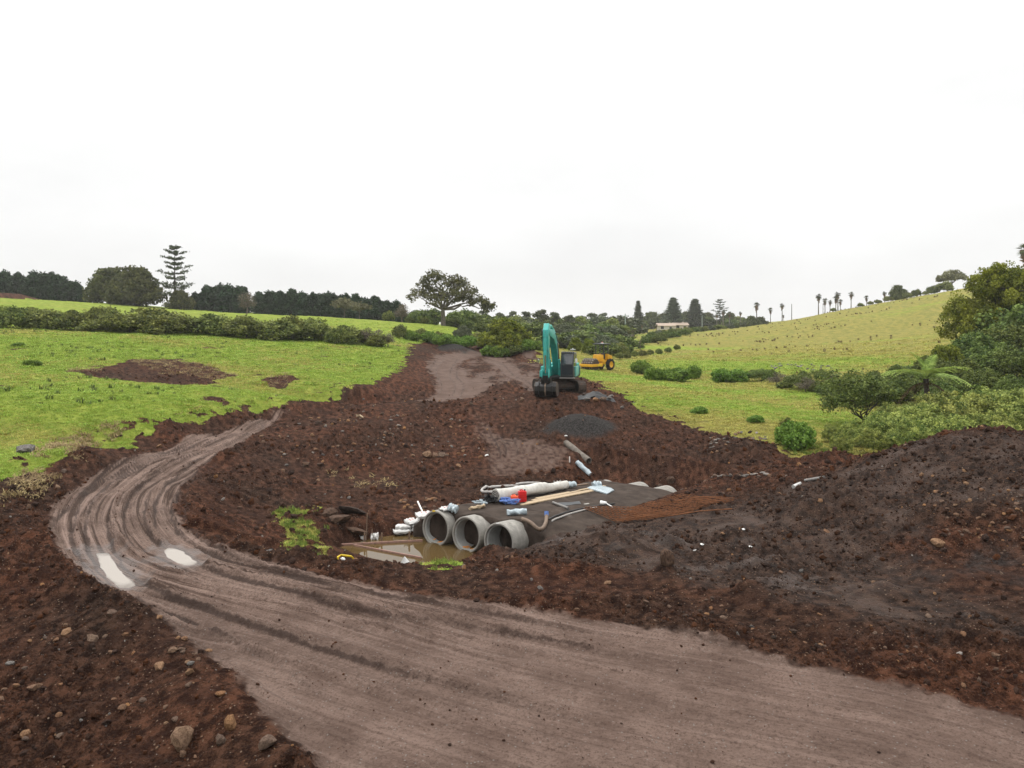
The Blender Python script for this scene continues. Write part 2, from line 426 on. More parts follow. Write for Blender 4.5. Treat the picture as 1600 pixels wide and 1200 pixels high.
MUDC = [(np.array(unproj(u, v)), r, h) for u, v, r, h in [(925,850,0.75,0.42),(985,862,0.6,0.35),(870,862,0.6,0.2),(1060,858,0.6,0.22),(1150,845,0.7,0.3),(1120,800,0.5,0.2),(1260,800,0.9,0.35),(1330,790,0.8,0.3),(1210,890,0.6,0.25),(1300,770,0.8,0.3),(1040,880,0.5,0.2),(1180,940,0.5,0.2),(640,905,0.4,0.15),(1380,930,0.6,0.2),(1340,850,0.8,0.2)]]
grass_polys = [up_list(L) for L in [
 [(-500,760),(-60,765),(0,745),(40,715),(80,722),(110,706),(150,690),(200,672),(250,660),(310,650),(380,640),(450,628),(520,612),(575,600),(610,585),(628,565),(634,545),(625,532),(600,526),(300,520),(0,510),(-500,500)],
 [(925,575),(935,588),(905,590),(935,600),(965,612),(1000,640),(1060,660),(1110,676),(1180,690),(1215,700),(1230,715),(1280,706),(1345,716),(1420,690),(1600,640),(1700,600),(1700,520),(1500,500),(1200,540),(960,560)],
]]
wild_polys = []
patch_polys = [up_list(L) for L in [[(105,580),(170,573),(200,562),(280,562),(330,572),(375,590),(345,594),(330,600),(280,602),(220,598),(140,588)], [(410,592),(445,585),(470,590),(440,606),(415,604)]]]
strip_polys = [up_list(L) for L in [[(430,800),(470,792),(500,795),(480,812),(495,830),(505,862),(450,864),(448,835)], [(668,880),(700,876),(722,884),(700,892),(670,890)]]]

def masks(X, Y):
    nr = np.hypot(X, Y) < 125
    if nr.all() or len(X) < 50: return _masks(X, Y)
    o = [np.zeros(X.shape) for _ in range(6)]
    if nr.any():
        for a, b in zip(o, _masks(X[nr], Y[nr])): a[nr] = b
    fx, fy = X[~nr], Y[~nr]
    dry = sstep(-0.3, 0.45, 1.5 * fbm(fx * 0.022 + 5, fy * 0.07 + fx * 0.012, 4, 21) + 0.42 * sstep(12, 40, fx - 0.05 * fy) + 0.14)
    o[0][~nr] = 1.0; o[4][~nr] = np.where(fx < 0.02 * fy, dry * 0.45 * sstep(-0.2, 0.5, fbm(fx * 0.12, fy * 0.12, 3, 77)), dry); o[5][~nr] = 0.6
    mh = np.hypot(fx - HEAPS[9][0][0], fy - HEAPS[9][0][1]) < 6; o[0][~nr] = np.where(mh, 0.0, o[0][~nr])
    return tuple(o)
def _masks(X, Y):
    """grass, road, rut, wet, mud, gravel, dry, red - each 0..1 over the plan"""
    n = X.shape; R = np.hypot(X, Y)
    jit = fbm(X * 0.55, Y * 0.55, 4, 11) * np.clip(R * 0.028, 0.5, 3.0) + fbm(X * 2.2, Y * 2.2, 3, 31) * 0.45
    far = (R > 100) | (np.abs(np.arctan2(X, Y)) > 0.8)
    works = poly_sd(X, Y, WORKS)
    g = sstep(-0.25, 0.25, works + jit * 0.9)
    inpoly = np.full(n, 1e9)
    for P in grass_polys: inpoly = np.minimum(inpoly, poly_sd(X, Y, P))
    g = np.maximum(g, sstep(0.25, -0.2, inpoly + jit * 0.75))
    # thin scraped turf along the margins
    edge = np.exp(-((inpoly) / 2.2) ** 2) * sstep(0.02, 0.35, fbm(X * 1.1, Y * 1.1, 4, 5)) * (Y > 24)
    g = g * (1 - 0.8 * edge * (inpoly < 0.3))
    for P in patch_polys: g = g * (1 - sstep(0.3, -0.25, poly_sd(X, Y, P) + jit * 0.8) * (0.75 + 0.25 * sstep(-0.2, 0.1, fbm(X * 1.7, Y * 1.7, 3, 15))))
    for P in strip_polys: g = np.maximum(g, sstep(0.15, -0.2, poly_sd(X, Y, P) + jit * 0.35 - 0.1) * sstep(-0.25, 0.1, fbm(X * 1.6, Y * 1.6, 3, 9)))
    bare = sstep(0.42, 0.6, fbm(X * 0.35, Y * 0.35, 4, 51) + 0.08) * (Y > 40) * (X < 0)
    g = g * (1 - bare * 0.8)
    road = sstep(0.3, -0.35, poly_sd(X, Y, road_poly) + jit * 0.3) * (0.25 + 0.75 * sstep(48, 43, Y))
    road = np.maximum(road, 0.8 * sstep(0.8, -0.8, poly_sd(X, Y, yard_poly) + jit * 0.6) * np.clip(0.55 + 1.3 * fbm(X * 0.5, Y * 0.16, 4, 141), 0, 1))
    road = np.maximum(road, 0.95 * sstep(0.5, -0.5, poly_sd(X, Y, pale_poly) + jit * 0.5))
    for PL, hw in ((pale_line, 1.5), (pale_line2, 1.0)):
        k = near_pl(X, Y, PL, 4)
        if len(k): road[k] = np.maximum(road[k], 0.85 * sstep(hw + 0.6, hw - 0.4, seg_dist(X[k], Y[k], PL)[0] + 0.6 * jit[k]))
    road = np.maximum(road, 0.55 * sstep(0.8, -0.8, poly_sd(X, Y, ramp_poly) + jit * 0.6))
    t, s = culv(X, Y)
    mud = sstep(3.5, 0.5, np.hypot((X - 5.5) / 2.0, (Y - 22.5) / 1.1)) + sstep(1.5, -0.5, poly_sd(X, Y, mud_poly) + jit)
    mud = np.clip(mud, 0, 1)
    gravel = np.zeros(n)
    for c, r, h, k in HEAPS:
        if k == 'gravel': gravel = np.maximum(gravel, sstep(1.0, 0.7, np.hypot(X - c[0], Y - c[1]) / r + 0.15 * jit))
    gravel = np.maximum(gravel, 0.6 * sstep(0.8, -0.6, poly_sd(X, Y, gravel_poly) + jit * 1.6) * sstep(-0.35, 0.25, fbm(X * 0.9, Y * 0.9, 4, 181)))
    dry = sstep(-0.3, 0.45, 1.5 * fbm(X * 0.022 + 5, Y * 0.07 + X * 0.012, 4, 21) + 0.42 * sstep(12, 40, X - 0.05 * Y) * sstep(55, 110, Y) + 0.14)
    dry = np.where(X < 0.02 * Y, sstep(-0.15, 0.55, fbm(X * 0.07, Y * 0.10, 4, 77) + 0.10 * sstep(50, 26, Y)) * 0.75, dry)
    red = np.clip(0.5 + 0.9 * fbm(X * 0.22, Y * 0.22, 4, 41), 0, 1)
    red = np.maximum(red, sstep(1.0, -1.0, poly_sd(X, Y, red_poly) + jit) * 0.9)
    red = red * (1 - 0.85 * mud)
    return g, road, mud, gravel, dry, red
WORKS = up_list([(-60,765),(0,745),(110,706),(250,660),(450,628),(575,600),(625,565),(634,545),(640,536),(700,534),(800,540),(838,548),(850,570),(925,592),(965,612),(1000,640),(1110,676),(1215,700),(1235,718),(1345,720)])
WORKS = np.concatenate([WORKS, np.array([[14.5, 31.5], [20, 31], [24, 29.5], [30, 25], [30, 3], [0, 2], [-30, 3], [-32, 22], [-26, 27]])])
mud_poly = up_list([(830,840),(930,822),(1150,792),(1250,765),(1350,725),(1480,685),(1600,690),(1600,780),(1450,790),(1400,830),(1330,860),(1500,960),(1600,1000),(1400,985),(1250,945),(1080,905),(960,890),(850,870)])
gravel_poly = up_list([(1440,850),(1500,870),(1560,870),(1620,880),(1620,950),(1540,930),(1450,900)])
red_poly = up_list([(650,560),(590,600),(480,640),(520,640),(640,620),(670,600),(680,570)])

FL = [None]
def ruts(X, Y):
    dep = np.zeros(X.shape); wet = np.zeros(X.shape); FL[0] = np.zeros(X.shape)
    for P, d, w in RUTS:
        k = near_pl(X, Y, P, 1.6)
        if len(k) == 0: continue
        D, s, arc = seg_dist(X[k], Y[k], P)
        tot = np.hypot(*(np.diff(P, axis=0).T)).sum()
        fade = sstep(0, 2.0, arc) * sstep(0, 7.0 if Y[k].min() < 16 else 2.5, tot - arc)
        D = D + 0.05 * pnoise(X[k] * 1.3, Y[k] * 1.3, 71)
        prof = -d * sstep(w * 1.15, w * 0.7, D) + d * 0.75 * np.exp(-((D - w * 1.35) / (w * 0.35)) ** 2)
        tread = 0.004 * np.sin(arc * 2 * math.pi / 0.16 + s * D * 6) * sstep(w * 0.95, w * 0.7, D)
        crumb = 0.35 * d * np.exp(-((D - w * 1.3) / (w * 0.5)) ** 2) * fbm(X[k] * 7, Y[k] * 7, 2, 131) * 2
        dep[k] += (prof + crumb + tread * (d > 0.03)) * fade
        wet[k] = np.maximum(wet[k], np.maximum(np.exp(-((D - w * 0.95) / (0.06 + 0.03 * pnoise(X[k] * 1.2, Y[k] * 1.2, 79))) ** 2), 0.22 * sstep(w, w * 0.8, D)) * fade * min(1.0, d / 0.05) * np.clip(0.78 + 0.45 * pnoise(X[k] * 0.5, Y[k] * 0.5, 77), 0, 1))
        FL[0][k] = np.maximum(FL[0][k], sstep(w, w * 0.8, D) * fade)
    return dep, wet

RQ = [None, None]; ONR = [None]
def height(X, Y, detail=True, full=False):
    X = np.asarray(X, float); Y = np.asarray(Y, float); sh = X.shape; X = X.ravel(); Y = Y.ravel()
    R = np.hypot(X, Y)
    z = base_h(X, Y)
    g, road, mud, gravel, dry, red = masks(X, Y)
    soil = (1 - g) * (1 - road * 0.9)
    # low windrows left by the grader along both road edges
    for P, hh, ww in ((berm, 0.26, 0.62), (bank, 0.28, 0.7)):
        k = near_pl(X, Y, P, 3)
        D, s, arc = seg_dist(X[k], Y[k], P)
        z[k] += hh * np.exp(-(D / ww) ** 2) * (0.75 + 0.6 * pnoise(X[k] * 0.8, Y[k] * 0.8, 3)) * (1 - road[k]) * (1 - 0.95 * np.exp(-(((X[k] + 2.9) / 2.6) ** 4)) * (hh < 0.27))
    for c, r, h, kd in HEAPS:
        D = np.hypot(X - c[0], Y - c[1]) / r * (1 + 0.25 * pnoise(X * 0.6 / r * 2, Y * 0.6 / r * 2, 8))
        z += h * np.where(D < 1, (1 - D) ** 1.15 * (1 - 0.35 * np.exp(-(D / 0.25) ** 2)), 0)
    for c, r, h in MUDC:
        z += h * np.exp(-(np.hypot(X - c[0], Y - c[1]) / r) ** 2) * (1 + 0.9 * fbm(X * 1.6, Y * 1.6, 2, 61)) * (1 - road)
    # cut face of the rock ledge behind the pool
    dep, wet = ruts(X, Y)
    RQ[0] = np.zeros(X.shape); RQ[1] = np.zeros(X.shape)
    k = np.where((road > 0.02) & (R < 60) & (Y < 50) & (X < 14))[0]
    if len(k):
        D, sd_, arc = seg_dist(X[k], Y[k], road_mid)
        k, D, sd_, arc = k[D < 6.5], D[D < 6.5], sd_[D < 6.5], arc[D < 6.5]
        ONR[0] = np.zeros(X.shape); ONR[0][k] = 1.0
        q = D * sd_
        RQ[0][k] = q; RQ[1][k] = arc
        gv = pnoise(q * 3.2, arc * 0.07, 121) + 0.6 * pnoise(q * 7.5, arc * 0.12, 122)
        am = 0.065 * sstep(13.5, 19, Y[k]) + 0.012
        gr = am * (1 - 2.4 * np.abs(gv)) * sstep(0.2, 0.6, road[k])
        dep[k] += np.clip(gr, -0.06, 0.05) * (1 - 0.6 * wet[k])
        pass
    z += dep
    if detail:
        lump = fbm(X * 0.9, Y * 0.9, 3, 1)
        rid = 1 - np.abs(fbm(X * 2.6, Y * 2.6, 3, 2)) * 2.2
        rid2 = 1 - np.abs(fbm(X * 6.5, Y * 6.5, 3, 4)) * 2.2
        fade = sstep(90, 40, R)
        rough_ = np.maximum(0.35 + 1.0 * sstep(-0.25, 0.3, fbm(X * 0.28, Y * 0.28, 3, 151)), np.maximum(1.0 * sstep(-2.5, -5, X + 0.2 * Y) * sstep(18, 14, Y), 1.15 * sstep(7.5, 9.5, X) * sstep(19, 20.5, Y) * sstep(33, 30, Y)))
        amp = soil * (0.9 - 0.1 * mud) * (1 - 0.75 * gravel) * rough_
        z += amp * ((0.13 + 0.06 * mud) * lump + fade * (0.085 * rid + 0.05 * rid2))
        z += amp * fade * 0.05 * np.clip(fbm(X * 3.3, Y * 3.3, 2, 6), 0, 1) * 2
        z += g * (0.10 * fbm(X * 0.5, Y * 0.5, 3, 12) + 0.05 * pnoise(X * 2.1, Y * 2.1, 13)) * sstep(8, 20, R)
        z += road * (0.018 * fbm(X * 1.2, Y * 1.2, 3, 14) + 0.007 * fbm(X * 7, Y * 7, 2, 16))
        z += gravel * 0.02 * fbm(X * 8, Y * 8, 2, 18)
        z += g * sstep(60, 120, R) * 0.25 * fbm(X * 0.09, Y * 0.09, 3, 19)
    # pool and culvert trench
    pd = poly_sd(X, Y, pool_poly)
    kn = sstep(25.2, 23.6, Y); zt = WZ - 0.04 - 0.35 * sstep(0.0, -1.0, pd) + np.clip(pd, 0, 9) * (1.1 - 0.77 * kn) + (0.05 * fbm(X * 3, Y * 3, 2, 91) if detail else 0)
    z = np.where(pd < 1.4 + 3.6 * kn * (1 - road), np.minimum(z, np.where(pd < 0, zt, np.maximum(zt, WZ - 0.04))), z)
    t, s = culv(X, Y)
    sd = np.maximum(np.maximum(np.where(s > 2.0, -0.04, -0.5) - t, t - 13.2), np.maximum(-0.72 - s, s - 3.6))
    z = np.where(sd < 1.6, np.minimum(z, -7.9 + 0.95 * sstep(4.5, 7.0, t) - 0.08 * np.clip(t, 0, 13) + np.clip(sd, 0, 9) * np.where(t > 4, 0.7, 1.5)), z)
    # wheel ruts holding water
    for P in PUD_PLAN:
        k = near_pl(X, Y, P, 1.0)
        if len(k) == 0: continue
        pd = poly_sd(X[k], Y[k], P); lv = PUD_Z[id(P)]
        zz = lv + np.clip(pd, -0.4, 0.4) * 0.11 + 0.008 * fbm(X[k] * 2.2, Y[k] * 2.2, 3, 171); wgt = sstep(0.45, 0.15, pd); z[k] = z[k] * (1 - wgt) + zz * wgt
    z = z * 1.0
    if full:
        return (z + CZ).reshape(sh), (g, road, dep, wet, mud, gravel, dry, red)
    return (z + CZ).reshape(sh)
PUD_PLAN = []; PUD_Z = {}
_pud = []
for L in PUDDLES:
    P = dens(up_list(L + [L[0]]), 0.12)
    lv = float(height(P[:, 0], P[:, 1], detail=False).mean()) - CZ - 0.01
    _pud.append((P, lv))
for P, lv in _pud:
    PUD_PLAN.append(P); PUD_Z[id(P)] = lv
def ground(x, y): return float(height(np.array([x]), np.array([y]))[0])
def put(u, v):
    """photo pixel -> point on the finished ground"""
    x, y = unproj(u, v); return Vector((x, y, ground(x, y)))
def put_y(u, Y):
    x, y = at_y(u, Y); return Vector((x, y, ground(x, y)))
def put_z(u, v, z):
    x, y = at_z(u, v, z); return Vector((x, y, z + CZ))
# ------------------------------------------------------------------ materials
class NT:
    def __init__(s, name):
        s.m = bpy.data.materials.new(name); s.m.use_nodes = True
        s.t = s.m.node_tree; s.t.nodes.clear()
        s.out = s.t.nodes.new('ShaderNodeOutputMaterial')
    def n(s, typ, **kw):
        nd = s.t.nodes.new(typ)
        for k, v in kw.items():
            if k.startswith('i_'):
                nd.inputs[k[2:].replace('_', ' ')].default_value = v
            else: setattr(nd, k, v)
        return nd
    def l(s, a, b): s.t.links.new(a, b)
    def val(s, nd, key, x):
        if hasattr(x, 'is_output'): s.l(x, nd.inputs[key])
        else: nd.inputs[key].default_value = x
    def math(s, op, a, b=0.0, c=0.0):
        nd = s.n('ShaderNodeMath', operation=op)
        for i, x in enumerate((a, b, c)): s.val(nd, i, x)
        return nd.outputs[0]
    def mix(s, f, a, b):
        nd = s.n('ShaderNodeMix', data_type='RGBA')
        s.val(nd, 0, f)
        for k, x in ((6, a), (7, b)):
            if isinstance(x, tuple): x = (x + (1.0,))[:4]
            s.val(nd, k, x)
        return nd.outputs[2]
    def noise(s, scale, detail=4, rough=0.6, vec=None, dist=0.0):
        nd = s.n('ShaderNodeTexNoise'); nd.inputs['Scale'].default_value = scale; nd.inputs['Detail'].default_value = detail
        nd.inputs['Roughness'].default_value = rough; nd.inputs['Distortion'].default_value = dist
        if vec is not None: s.l(vec, nd.inputs['Vector'])
        return nd.outputs['Fac']
    def vor(s, scale, vec=None, out='Distance', feature='F1'):
        nd = s.n('ShaderNodeTexVoronoi', feature=feature); nd.inputs['Scale'].default_value = scale
        if vec is not None: s.l(vec, nd.inputs['Vector'])
        return nd.outputs[out]
    def ramp(s, x, a, b, lo=0.0, hi=1.0):
        nd = s.n('ShaderNodeMapRange'); nd.interpolation_type = 'SMOOTHSTEP'
        s.l(x, nd.inputs['Value'])
        for k, v in (('From Min', a), ('From Max', b), ('To Min', lo), ('To Max', hi)): nd.inputs[k].default_value = v
        return nd.outputs[0]
    def coord(s, which='Object'): return s.n('ShaderNodeTexCoord').outputs[which]
    def bump(s, h, strength=0.5, dist=0.05, normal=None):
        nd = s.n('ShaderNodeBump'); nd.inputs['Strength'].default_value = strength; nd.inputs['Distance'].default_value = dist
        s.l(h, nd.inputs['Height'])
        if normal is not None: s.l(normal, nd.inputs['Normal'])
        return nd.outputs[0]
    def bsdf(s, color, rough=0.8, metal=0.0, normal=None, spec=0.4, **kw):
        b = s.n('ShaderNodeBsdfPrincipled')
        if isinstance(color, tuple): color = (color + (1.0,))[:4]
        s.val(b, 'Base Color', color); s.val(b, 'Roughness', rough); s.val(b, 'Metallic', metal); s.val(b, 'Specular IOR Level', spec)
        if normal is not None: s.l(normal, b.inputs['Normal'])
        for k, v in kw.items(): s.val(b, k.replace('_', ' '), v)
        s.l(b.outputs[0], s.out.inputs['Surface'])
        return b
    def attr(s, name, out='Fac'):
        nd = s.n('ShaderNodeAttribute'); nd.attribute_name = name; return nd.outputs[out]

def simple(name, col, rough=0.6, metal=0.0, var=0.18, scale=6.0, dirt=None, dirt_amt=0.5, dirt_scale=3.0, bump=0.0, bscale=40.0, spec=0.4, bdist=0.01):
    t = NT(name); co = t.coord()
    n = t.noise(scale, 5, 0.65, co)
    lo = tuple(c * (1 - var) for c in col); hi = tuple(min(1, c * (1 + var)) for c in col)
    c = t.mix(t.ramp(n, 0.3, 0.7), lo, hi)
    r = rough
    if dirt is not None:
        d = t.ramp(t.noise(dirt_scale, 6, 0.7, co, 0.6), 0.72 - 0.42 * dirt_amt, 0.92 - 0.42 * dirt_amt)
        c = t.mix(d, c, dirt)
        r = t.math('MULTIPLY_ADD', d, max(0.0, 0.9 - rough), rough)
    nm = t.bump(t.noise(bscale, 4, 0.6, co), bump, bdist) if bump > 0 else None
    t.bsdf(c, r, metal, nm, spec)
    return t.m

def ground_material():
    t = NT('ground_soil_and_grass'); co = t.coord()
    def sep(name):
        A = t.n('ShaderNodeAttribute'); A.attribute_name = name
        q = t.n('ShaderNodeSeparateColor'); t.l(A.outputs['Color'], q.inputs[0])
        return q.outputs[0], q.outputs[1], q.outputs[2], A.outputs['Alpha']
    grass, road, wet, shine = sep('ma'); rq, ra, _r, _s = sep('mr')
    sv = t.n('ShaderNodeCombineXYZ'); t.l(rq, sv.inputs[0]); t.l(t.math('MULTIPLY', ra, 0.016), sv.inputs[1])
    streak = t.noise(7.0, 5, 0.72, sv.outputs[0])
    lug = t.math('SINE', t.math('ADD', t.math('MULTIPLY', ra, 46.0), t.math('MULTIPLY', t.math('ABSOLUTE', t.math('SINE', t.math('MULTIPLY', rq, 7.0))), 2.2)))
    mud, gravel, dry, red = sep('mb'); n_big, n_mid, pat, gn = sep('mc')
    n_fine = t.noise(24.0, 4, 0.72, co); n_vf = t.noise(9.0, 6, 0.8, co)
    vn = t.n('ShaderNodeTexVoronoi'); vn.inputs['Scale'].default_value = 20.0; t.l(co, vn.inputs['Vector'])
    sc = t.n('ShaderNodeSeparateColor'); t.l(vn.outputs['Color'], sc.inputs[0])
    # soil
    soil_d = t.mix(red, (0.013, 0.0070, 0.0048), (0.026, 0.0102, 0.0060))
    soil_l = t.mix(red, (0.064, 0.037, 0.025), (0.122, 0.050, 0.027))
    f1 = t.ramp(t.math('ADD', t.math('MULTIPLY', n_mid, 0.35), t.math('ADD', t.math('MULTIPLY', n_fine, 0.35), t.math('MULTIPLY', n_vf, 0.3))), 0.43, 0.60)
    soil = t.mix(f1, soil_d, soil_l)
    soil = t.mix(t.ramp(n_big, 0.5, 0.8, 0.0, 0.5), soil, (0.034, 0.0165, 0.012))
    mudc = t.mix(f1, (0.012, 0.0060, 0.0038), (0.064, 0.035, 0.0225))
    mudc = t.mix(t.ramp(n_big, 0.4, 0.75, 0.0, 0.6), mudc, (0.072, 0.042, 0.029))
    soil = t.mix(mud, soil, mudc)
    chip = t.math('MULTIPLY', t.ramp(vn.outputs['Distance'], 0.34, 0.24), t.math('GREATER_THAN', sc.outputs[0], 0.90))
    chipc = t.mix(sc.outputs[1], (0.12, 0.070, 0.044), (0.25, 0.18, 0.13))
    soil = t.mix(t.math('MULTIPLY', chip, 0.85), soil, chipc)
    # compacted road
    rd = t.mix(t.ramp(pat, 0.25, 0.72), (0.100, 0.066, 0.052), (0.190, 0.132, 0.107))
    rd = t.mix(t.ramp(n_fine, 0.48, 0.66, 0.0, 0.8), rd, (0.052, 0.034, 0.026))
    rd = t.mix(t.ramp(n_vf, 0.53, 0.64, 0.0, 0.6), rd, (0.055, 0.036, 0.028))
    rd = t.mix(t.ramp(n_vf, 0.46, 0.36, 0.0, 0.5), rd, (0.215, 0.155, 0.128))
    rd = t.mix(t.math('MULTIPLY', t.ramp(streak, 0.51, 0.59, 0.0, 0.85), _r), rd, (0.038, 0.023, 0.017))
    rd = t.mix(t.math('MULTIPLY', t.ramp(streak, 0.47, 0.36, 0.0, 0.7), _r), rd, (0.255, 0.182, 0.152))
    rd = t.mix(t.math('MULTIPLY_ADD', _r, -0.5, 0.5), rd, (0.078, 0.052, 0.042))  # near stretch darkened in colour, standing in for weaker grazing sky reflection
    rd = t.mix(t.math('MULTIPLY', chip, 0.55), rd, (0.19, 0.175, 0.16))
    rd = t.mix(t.ramp(t.math('ADD', wet, t.math('MULTIPLY', t.math('SUBTRACT', n_vf, 0.5), 0.9)), 0.3, 0.8, 0.0, 0.8), rd, (0.034, 0.020, 0.015))
    col = t.mix(t.ramp(t.math('ADD', road, t.math('MULTIPLY', t.math('SUBTRACT', n_mid, 0.5), 0.7)), 0.3, 0.72), soil, rd)
    # crushed rock
    gr = t.mix(sc.outputs[0], (0.012, 0.0108, 0.0102), (0.058, 0.053, 0.050))
    col = t.mix(gravel, col, gr)
    # pasture
    gn2 = t.noise(6.0, 3, 0.75, co)
    gA = t.mix(t.ramp(gn, 0.3, 0.7), (0.155, 0.215, 0.025), (0.260, 0.310, 0.052))
    gA = t.mix(t.ramp(gn2, 0.42, 0.72, 0.0, 0.6), gA, (0.095, 0.130, 0.016))
    gB = t.mix(t.ramp(gn, 0.3, 0.7), (0.170, 0.172, 0.042), (0.275, 0.235, 0.062))
    gB = t.mix(t.ramp(gn2, 0.45, 0.75, 0.0, 0.55), gB, (0.080, 0.078, 0.028))
    gc = t.mix(dry, gA, gB)
    gf = t.ramp(t.math('ADD', grass, t.math('MULTIPLY', t.math('SUBTRACT', gn2, 0.5), 0.9)), 0.35, 0.65)
    col = t.mix(gf, col, gc)
    # relief
    h = t.math('ADD', t.math('ADD', t.math('MULTIPLY', n_fine, 0.8), t.math('MULTIPLY', n_vf, -0.9)), t.math('MULTIPLY', t.math('SUBTRACT', 0.5, vn.outputs['Distance']), 0.45))
    h = t.math('MULTIPLY', h, t.math('MULTIPLY_ADD', road, -0.6, 1.0))
    h = t.math('ADD', h, t.math('MULTIPLY', t.math('MULTIPLY', t.math('MULTIPLY', streak, road), _r), -0.65))
    h = t.math('ADD', h, t.math('MULTIPLY', t.math('MULTIPLY', lug, t.math('MULTIPLY', _s, road)), 0.10))
    nm = t.bump(h, 1.0, 0.07)
    ro = t.math('MULTIPLY_ADD', t.math('MULTIPLY', wet, road), -0.15, 0.92)
    ro = t.math('SUBTRACT', ro, t.math('MULTIPLY', t.math('MULTIPLY', mud, t.ramp(n_big, 0.45, 0.7)), 0.30))
    sp = t.math('MULTIPLY_ADD', t.math('MAXIMUM', t.math('MULTIPLY', wet, 0.35), t.math('MULTIPLY', mud, 0.35)), 0.3, 0.05)
    col = t.mix(t.math('MULTIPLY', shine, 0.45), col, (0.05, 0.035, 0.028))
    ro = t.math('SUBTRACT', ro, t.math('MULTIPLY', shine, 0.5)); sp = t.math('MULTIPLY_ADD', shine, 0.45, sp)
    t.bsdf(col, ro, 0.0, nm, sp)
    return t.m

def water_material(name, col, rough=0.04, ior=1.33):
    t = NT(name); co = t.coord()
    nm = t.bump(t.noise(3.0, 2, 0.5, co), 0.08, 0.01)
    t.bsdf(col, rough, 0.0, nm, 0.5, IOR=ior)
    return t.m

def leaf_material(name, dark, light, trans=0.35, rough=0.6, var=0.25):
    t = NT(name)
    tint = t.attr('tint'); oi = t.n('ShaderNodeObjectInfo')
    c = t.mix(tint, dark, light)
    hs = t.n('ShaderNodeHueSaturation')
    t.l(c, hs.inputs['Color'])
    t.l(t.math('MULTIPLY_ADD', oi.outputs['Random'], 0.03, 0.485), hs.inputs['Hue'])
    t.l(t.math('MULTIPLY_ADD', oi.outputs['Random'], var, 1.0 - var / 2), hs.inputs['Value'])
    b = t.n('ShaderNodeBsdfPrincipled'); t.l(hs.outputs[0], b.inputs['Base Color']); b.inputs['Roughness'].default_value = rough; b.inputs['Specular IOR Level'].default_value = 0.1
    tr = t.n('ShaderNodeBsdfTranslucent'); t.l(hs.outputs[0], tr.inputs['Color'])
    mx = t.n('ShaderNodeMixShader'); mx.inputs[0].default_value = trans
    t.l(b.outputs[0], mx.inputs[1]); t.l(tr.outputs[0], mx.inputs[2]); t.l(mx.outputs[0], t.out.inputs['Surface'])
    return t.m

def rock_material(name, a, b, moss=None):
    t = NT(name); co = t.coord(); oi = t.n('ShaderNodeObjectInfo')
    n = t.noise(5.0, 6, 0.65, co)
    c = t.mix(t.ramp(n, 0.3, 0.7), a, b)
    hs = t.n('ShaderNodeHueSaturation'); t.l(c, hs.inputs['Color'])
    t.l(t.math('MULTIPLY_ADD', oi.outputs['Random'], 0.7, 0.6), hs.inputs['Value'])
    t.l(t.math('MULTIPLY_ADD', oi.outputs['Random'], 0.5, 0.7), hs.inputs['Saturation'])
    c = t.mix(t.ramp(t.noise(9.0, 4, 0.6, co), 0.5, 0.72, 0, 0.7), hs.outputs[0], (0.05, 0.024, 0.016))
    nm = t.bump(t.noise(14.0, 5, 0.7, co), 0.6, 0.03)
    t.bsdf(c, 0.9, 0.0, nm, 0.08)
    return t.m

M = {}
M['ground'] = ground_material()
M['pool'] = water_material('muddy_pool_water', (0.085, 0.055, 0.022), 0.03, 1.4)
M['puddle'] = water_material('puddle_water', (0.34, 0.30, 0.25), 0.03, 2.2)  # base paled and IOR raised to imitate white sky reflection
M['concrete'] = simple('weathered_concrete', (0.25, 0.235, 0.21), 0.8, 0, 0.22, 5, (0.10, 0.07, 0.05), 0.35, 2.5, 0.35, 30)
M['concrete_in'] = simple('smooth_concrete', (0.30, 0.30, 0.285), 0.7, 0, 0.12, 4, (0.15, 0.12, 0.09), 0.3, 2.0, 0.15, 25)
M['geotex'] = simple('brown_geotextile', (0.048, 0.036, 0.029), 0.95, 0, 0.3, 2, (0.105, 0.088, 0.076), 0.34, 0.9, 0.5, 14, 0.1, 0.03)
M['white_cloth'] = simple('muddied_white_fabric', (0.50, 0.48, 0.44), 0.85, 0, 0.12, 6, (0.20, 0.13, 0.10), 0.32, 5, 0.3, 25)
M['sandbag'] = simple('white_woven_sandbag', (0.52, 0.51, 0.49), 0.8, 0, 0.1, 8, (0.22, 0.14, 0.11), 0.28, 6, 0.4, 50)
M['red_print'] = simple('red_print', (0.5, 0.03, 0.04), 0.7)
M['plastic_film'] = simple('pale_blue_plastic_film', (0.34, 0.40, 0.43), 0.25, 0, 0.2, 12, (0.3, 0.28, 0.26), 0.2, 8, 0.6, 20, 0.6)
M['red_plastic'] = simple('red_plastic', (0.55, 0.012, 0.015), 0.35, 0, 0.1, 6, (0.3, 0.08, 0.05), 0.15, 8)
M['orange_plastic'] = simple('orange_plastic', (0.75, 0.10, 0.03), 0.4, 0, 0.1, 6, (0.4, 0.15, 0.08), 0.15, 8)
M['black_plastic'] = simple('black_plastic', (0.018, 0.018, 0.019), 0.5)
M['blue_strap'] = simple('blue_webbing', (0.11, 0.19, 0.45), 0.8, 0, 0.25, 15)
M['timber'] = simple('pale_sawn_timber', (0.36, 0.27, 0.17), 0.75, 0, 0.2, 10, (0.14, 0.10, 0.07), 0.3, 5, 0.3, 40)
M['timber_dark'] = simple('muddy_timber', (0.16, 0.105, 0.07), 0.8, 0, 0.25, 10, (0.07, 0.045, 0.03), 0.45, 4, 0.3, 40)
M['formply'] = simple('pink_faced_formwork', (0.26, 0.15, 0.115), 0.7, 0, 0.2, 8, (0.10, 0.07, 0.05), 0.45, 4)
M['hose'] = simple('grey_ribbed_hose', (0.34, 0.32, 0.30), 0.6, 0, 0.15, 8, (0.14, 0.10, 0.08), 0.35, 6)
